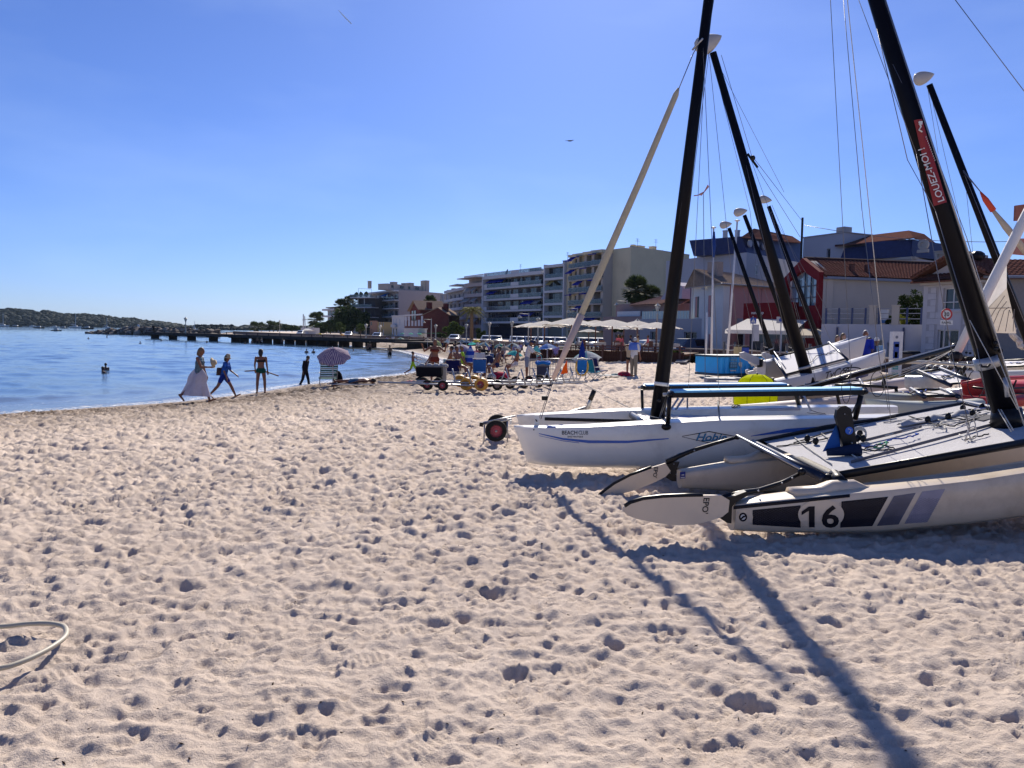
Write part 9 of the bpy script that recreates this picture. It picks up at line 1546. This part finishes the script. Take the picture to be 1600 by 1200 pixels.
t=thing('groyne_boards','grey boards and a folded tarp lying in front of the blue container','boards',G(1130,600));g=t.location.copy();ORG=g;part('board',mat('grey_board',(.2,.22,.27),.6),t,lambda b:b.box(P(1125,594,24),(.9,.4,.14)));part('board',mat('pale_plastic'),t,lambda b:b.box(P(1141,597,23.5),(.8,.35,.06)));part('board',mat('grey_board'),t,lambda b:b.box(P(1150,595,24.5),(.5,.3,.2)))
# yellow inflatable
g=P(1180,632,15.2);g.z=ground(g.x,15.2);t=thing('inflatable_dome','bright yellow green inflatable buoy standing on the sand','inflatable',g);YG=cloth('fluorescent_yellow',(.78,.82,.01),tr=.55);r=32/1200*15.2
part('cover',YG,t,lambda b:b.rings([[(math.cos(a)*rr*(1+.05*math.cos(a*6)),math.sin(a)*rr*.8*(1+.05*math.cos(a*6)),z)for a in np.linspace(0,6.2832,37)[:-1]]for rr,z in((r*.85,0),(r,.2),(r*1.02,.42),(r*.93,.6),(r*.72,.74),(r*.4,.82),(.01,.84))]),True);part('seam',mat('olive_seam',(.3,.33,.02),.8),t,lambda b:[b.tube([(math.cos(a)*rr,math.sin(a)*rr*.8,z)for rr,z in((r*1.06,.25),(r*1.07,.42),(r*.97,.61),(r*.74,.75),(r*.4,.83))],.006,4)for a in np.linspace(-.1,5.14,6)]);part('valve',BLK,t,lambda b:b.ball((0,-.05,.845),.02,6,4));part('apron',cloth('clear_yellow_plastic',(.42,.45,.22)),t,lambda b:b.prism([(-r*.9,-.2,.02),(-r*1.1,-.3,.03),(-r*.3,-.4,.0),(r*.2,-.36,.03),(0,-.2,.16)],(0,0,.05)))
# grass strip and debris behind the boats
DRY=mat('dry_grass',(.16,.14,.055),.95,var=.5,scale=3);rs=random.Random(3);b=MB()
for i in range(9000):
 px=rs.uniform(1270,1560);D=rs.uniform(28,36.5);x=P(px,590,D).x+rs.uniform(-.2,.2);z=ground(x,D);h=rs.uniform(.04,.13);a=rs.uniform(0,6.28);b._add([(x,D,z-.02),(x+.03*math.cos(a),D+.03*math.sin(a),z-.02),(x+rs.uniform(-.06,.06),D+rs.uniform(-.06,.06),z+h)],[(0,1,2)])
o=b.build('dry_grass',DRY);o['kind']='stuff'
# seaweed shreds and crumbs on the sand
WEED=mat('dry_seaweed',(.05,.028,.018),.9,var=.4,scale=30);b=MB();rs=random.Random(5);rows=[]
def sandz(x,y):xa,ya=np.array([x]),np.array([y]);sd=shore(xa,ya);return float((base_h(xa,ya,sd)+rel(xa,ya,sd))[0])
pts=[]
for i in range(2600):
 if rs.random()<.72:s_=rs.uniform(0,1);k=rs.uniform(0,5.999);j=int(2+k);ax,ay=SHORE[j];cx,cy=SHORE[j+1];u=k%1;x=ax+(cx-ax)*u;y=ay+(cy-ay)*u;o_=abs(rs.gauss(0,2.2))+1.;d=Vector((cx-ax,cy-ay,0)).normalized();x+=d.y*o_;y-=d.x*o_
 else:y=2.2+14*rs.random()**1.6;x=rs.uniform(-.75,.75)*y
 pts.append((x,y))
xa=np.array([p[0]for p in pts]);ya=np.array([p[1]for p in pts]);sda=shore(xa,ya);za=base_h(xa,ya,sda)+rel(xa,ya,sda)
for(x,y),z in zip(pts,za):
 s_=rs.uniform(.0015,.0045)*(1+max(y-8,0)*(.16 if i%3 else .75));a=rs.uniform(0,6.28);e=rs.uniform(1,4.5);c=Vector((x,y,z+s_*.3));u=Vector((math.cos(a),math.sin(a),rs.uniform(-.2,.3)))*s_*e;v=Vector((-math.sin(a),math.cos(a),rs.uniform(-.3,.3)))*s_;w_=Vector((0,0,s_*.8))
 b._add([c-u,c+v,c+u,c-v,c+w_],[(0,1,4),(1,2,4),(2,3,4),(3,0,4)])
o=b.build('seaweed_scraps',WEED);o['kind']='stuff'
# gull, aeroplane trail
c=P(890,220,60);t=thing('gull','gull gliding high above the apartment blocks','bird',c);part('body',mat('gull_grey',(.12,.12,.14),.8),t,lambda b:b.rings([[(x,r*math.cos(a),r*math.sin(a))for a in np.linspace(0,6.283,9)[:-1]]for x,r in((-.2,.01),(-.1,.05),(.05,.06),(.16,.035),(.22,.01))]),True)
for s in(-1,1):part('wing',MATS['gull_grey'],t,lambda b:b.prism([(.06+.02*s,0,.02),(s*.2,0,.03+.03*s),(s*.34,0,.03+.03*s),(s*.32,.05,.025+.03*s),(s*.1,.1,.02)],(0,0,.015)))
part('tail',MATS['gull_grey'],t,lambda b:b.prism([(-.16,-.03,0),(-.27,-.05,0),(-.27,.05,0),(-.16,.03,0)],(0,0,.01)))
c=P(1098,302,30);t=thing('wind_vane','small arrow wind indicator on a wire beside the tilted mast','wind vane',c,world=True);part('arrow',mat('vane_pink',(.4,.2,.18),.6),t,lambda b:(b.tube([P(1084,306,30),P(1096,304,30)],.02,4),b.prism([P(1096,306,30),P(1108,292,30),P(1106,288,30),P(1100,299,30),P(1092,303,30)],(0,.02,0))));part('stem',WIRE,t,lambda b:b.tube([P(1099,300,30),Vector((P(1102,590,30).x,30,.9))],.012,4))
CT=bpy.data.materials.new('vapour');CT.use_nodes=True;n_=CT.node_tree;bs=n_.nodes['Principled BSDF'];bs.inputs['Base Color'].default_value=(.9,.9,.9,1);bs.inputs['Alpha'].default_value=.6;bs.inputs['Roughness'].default_value=1
b=MB();b.tube([P(529,16,6000),P(538,26,6000),P(549,37,6000)],[2,5,4],8);o=b.build('vapour_trail',CT,None,smooth=True,org=P(538,26,6000));tag(o,'short thin white aeroplane trail high in the upper left sky','vapour trail')
# ------------------------------------------------------------------ the haze of the sea air
b=MB();b.bb(-4600,4600,-600,4700,-4.2,60);o=b.build('haze',mat('haze_air',(1,1,1)));o['kind']='stuff'
hm=bpy.data.materials.new('sea_haze');hm.use_nodes=True;n_=hm.node_tree;n_.nodes.clear();pv=n_.nodes.new('ShaderNodeVolumePrincipled');pv.inputs['Color'].default_value=(.6,.8,1,1);pv.inputs['Density'].default_value=.00004;pv.inputs['Anisotropy'].default_value=.1;mo=n_.nodes.new('ShaderNodeOutputMaterial');n_.links.new(pv.outputs[0],mo.inputs['Volume']);o.data.materials[0]=hm
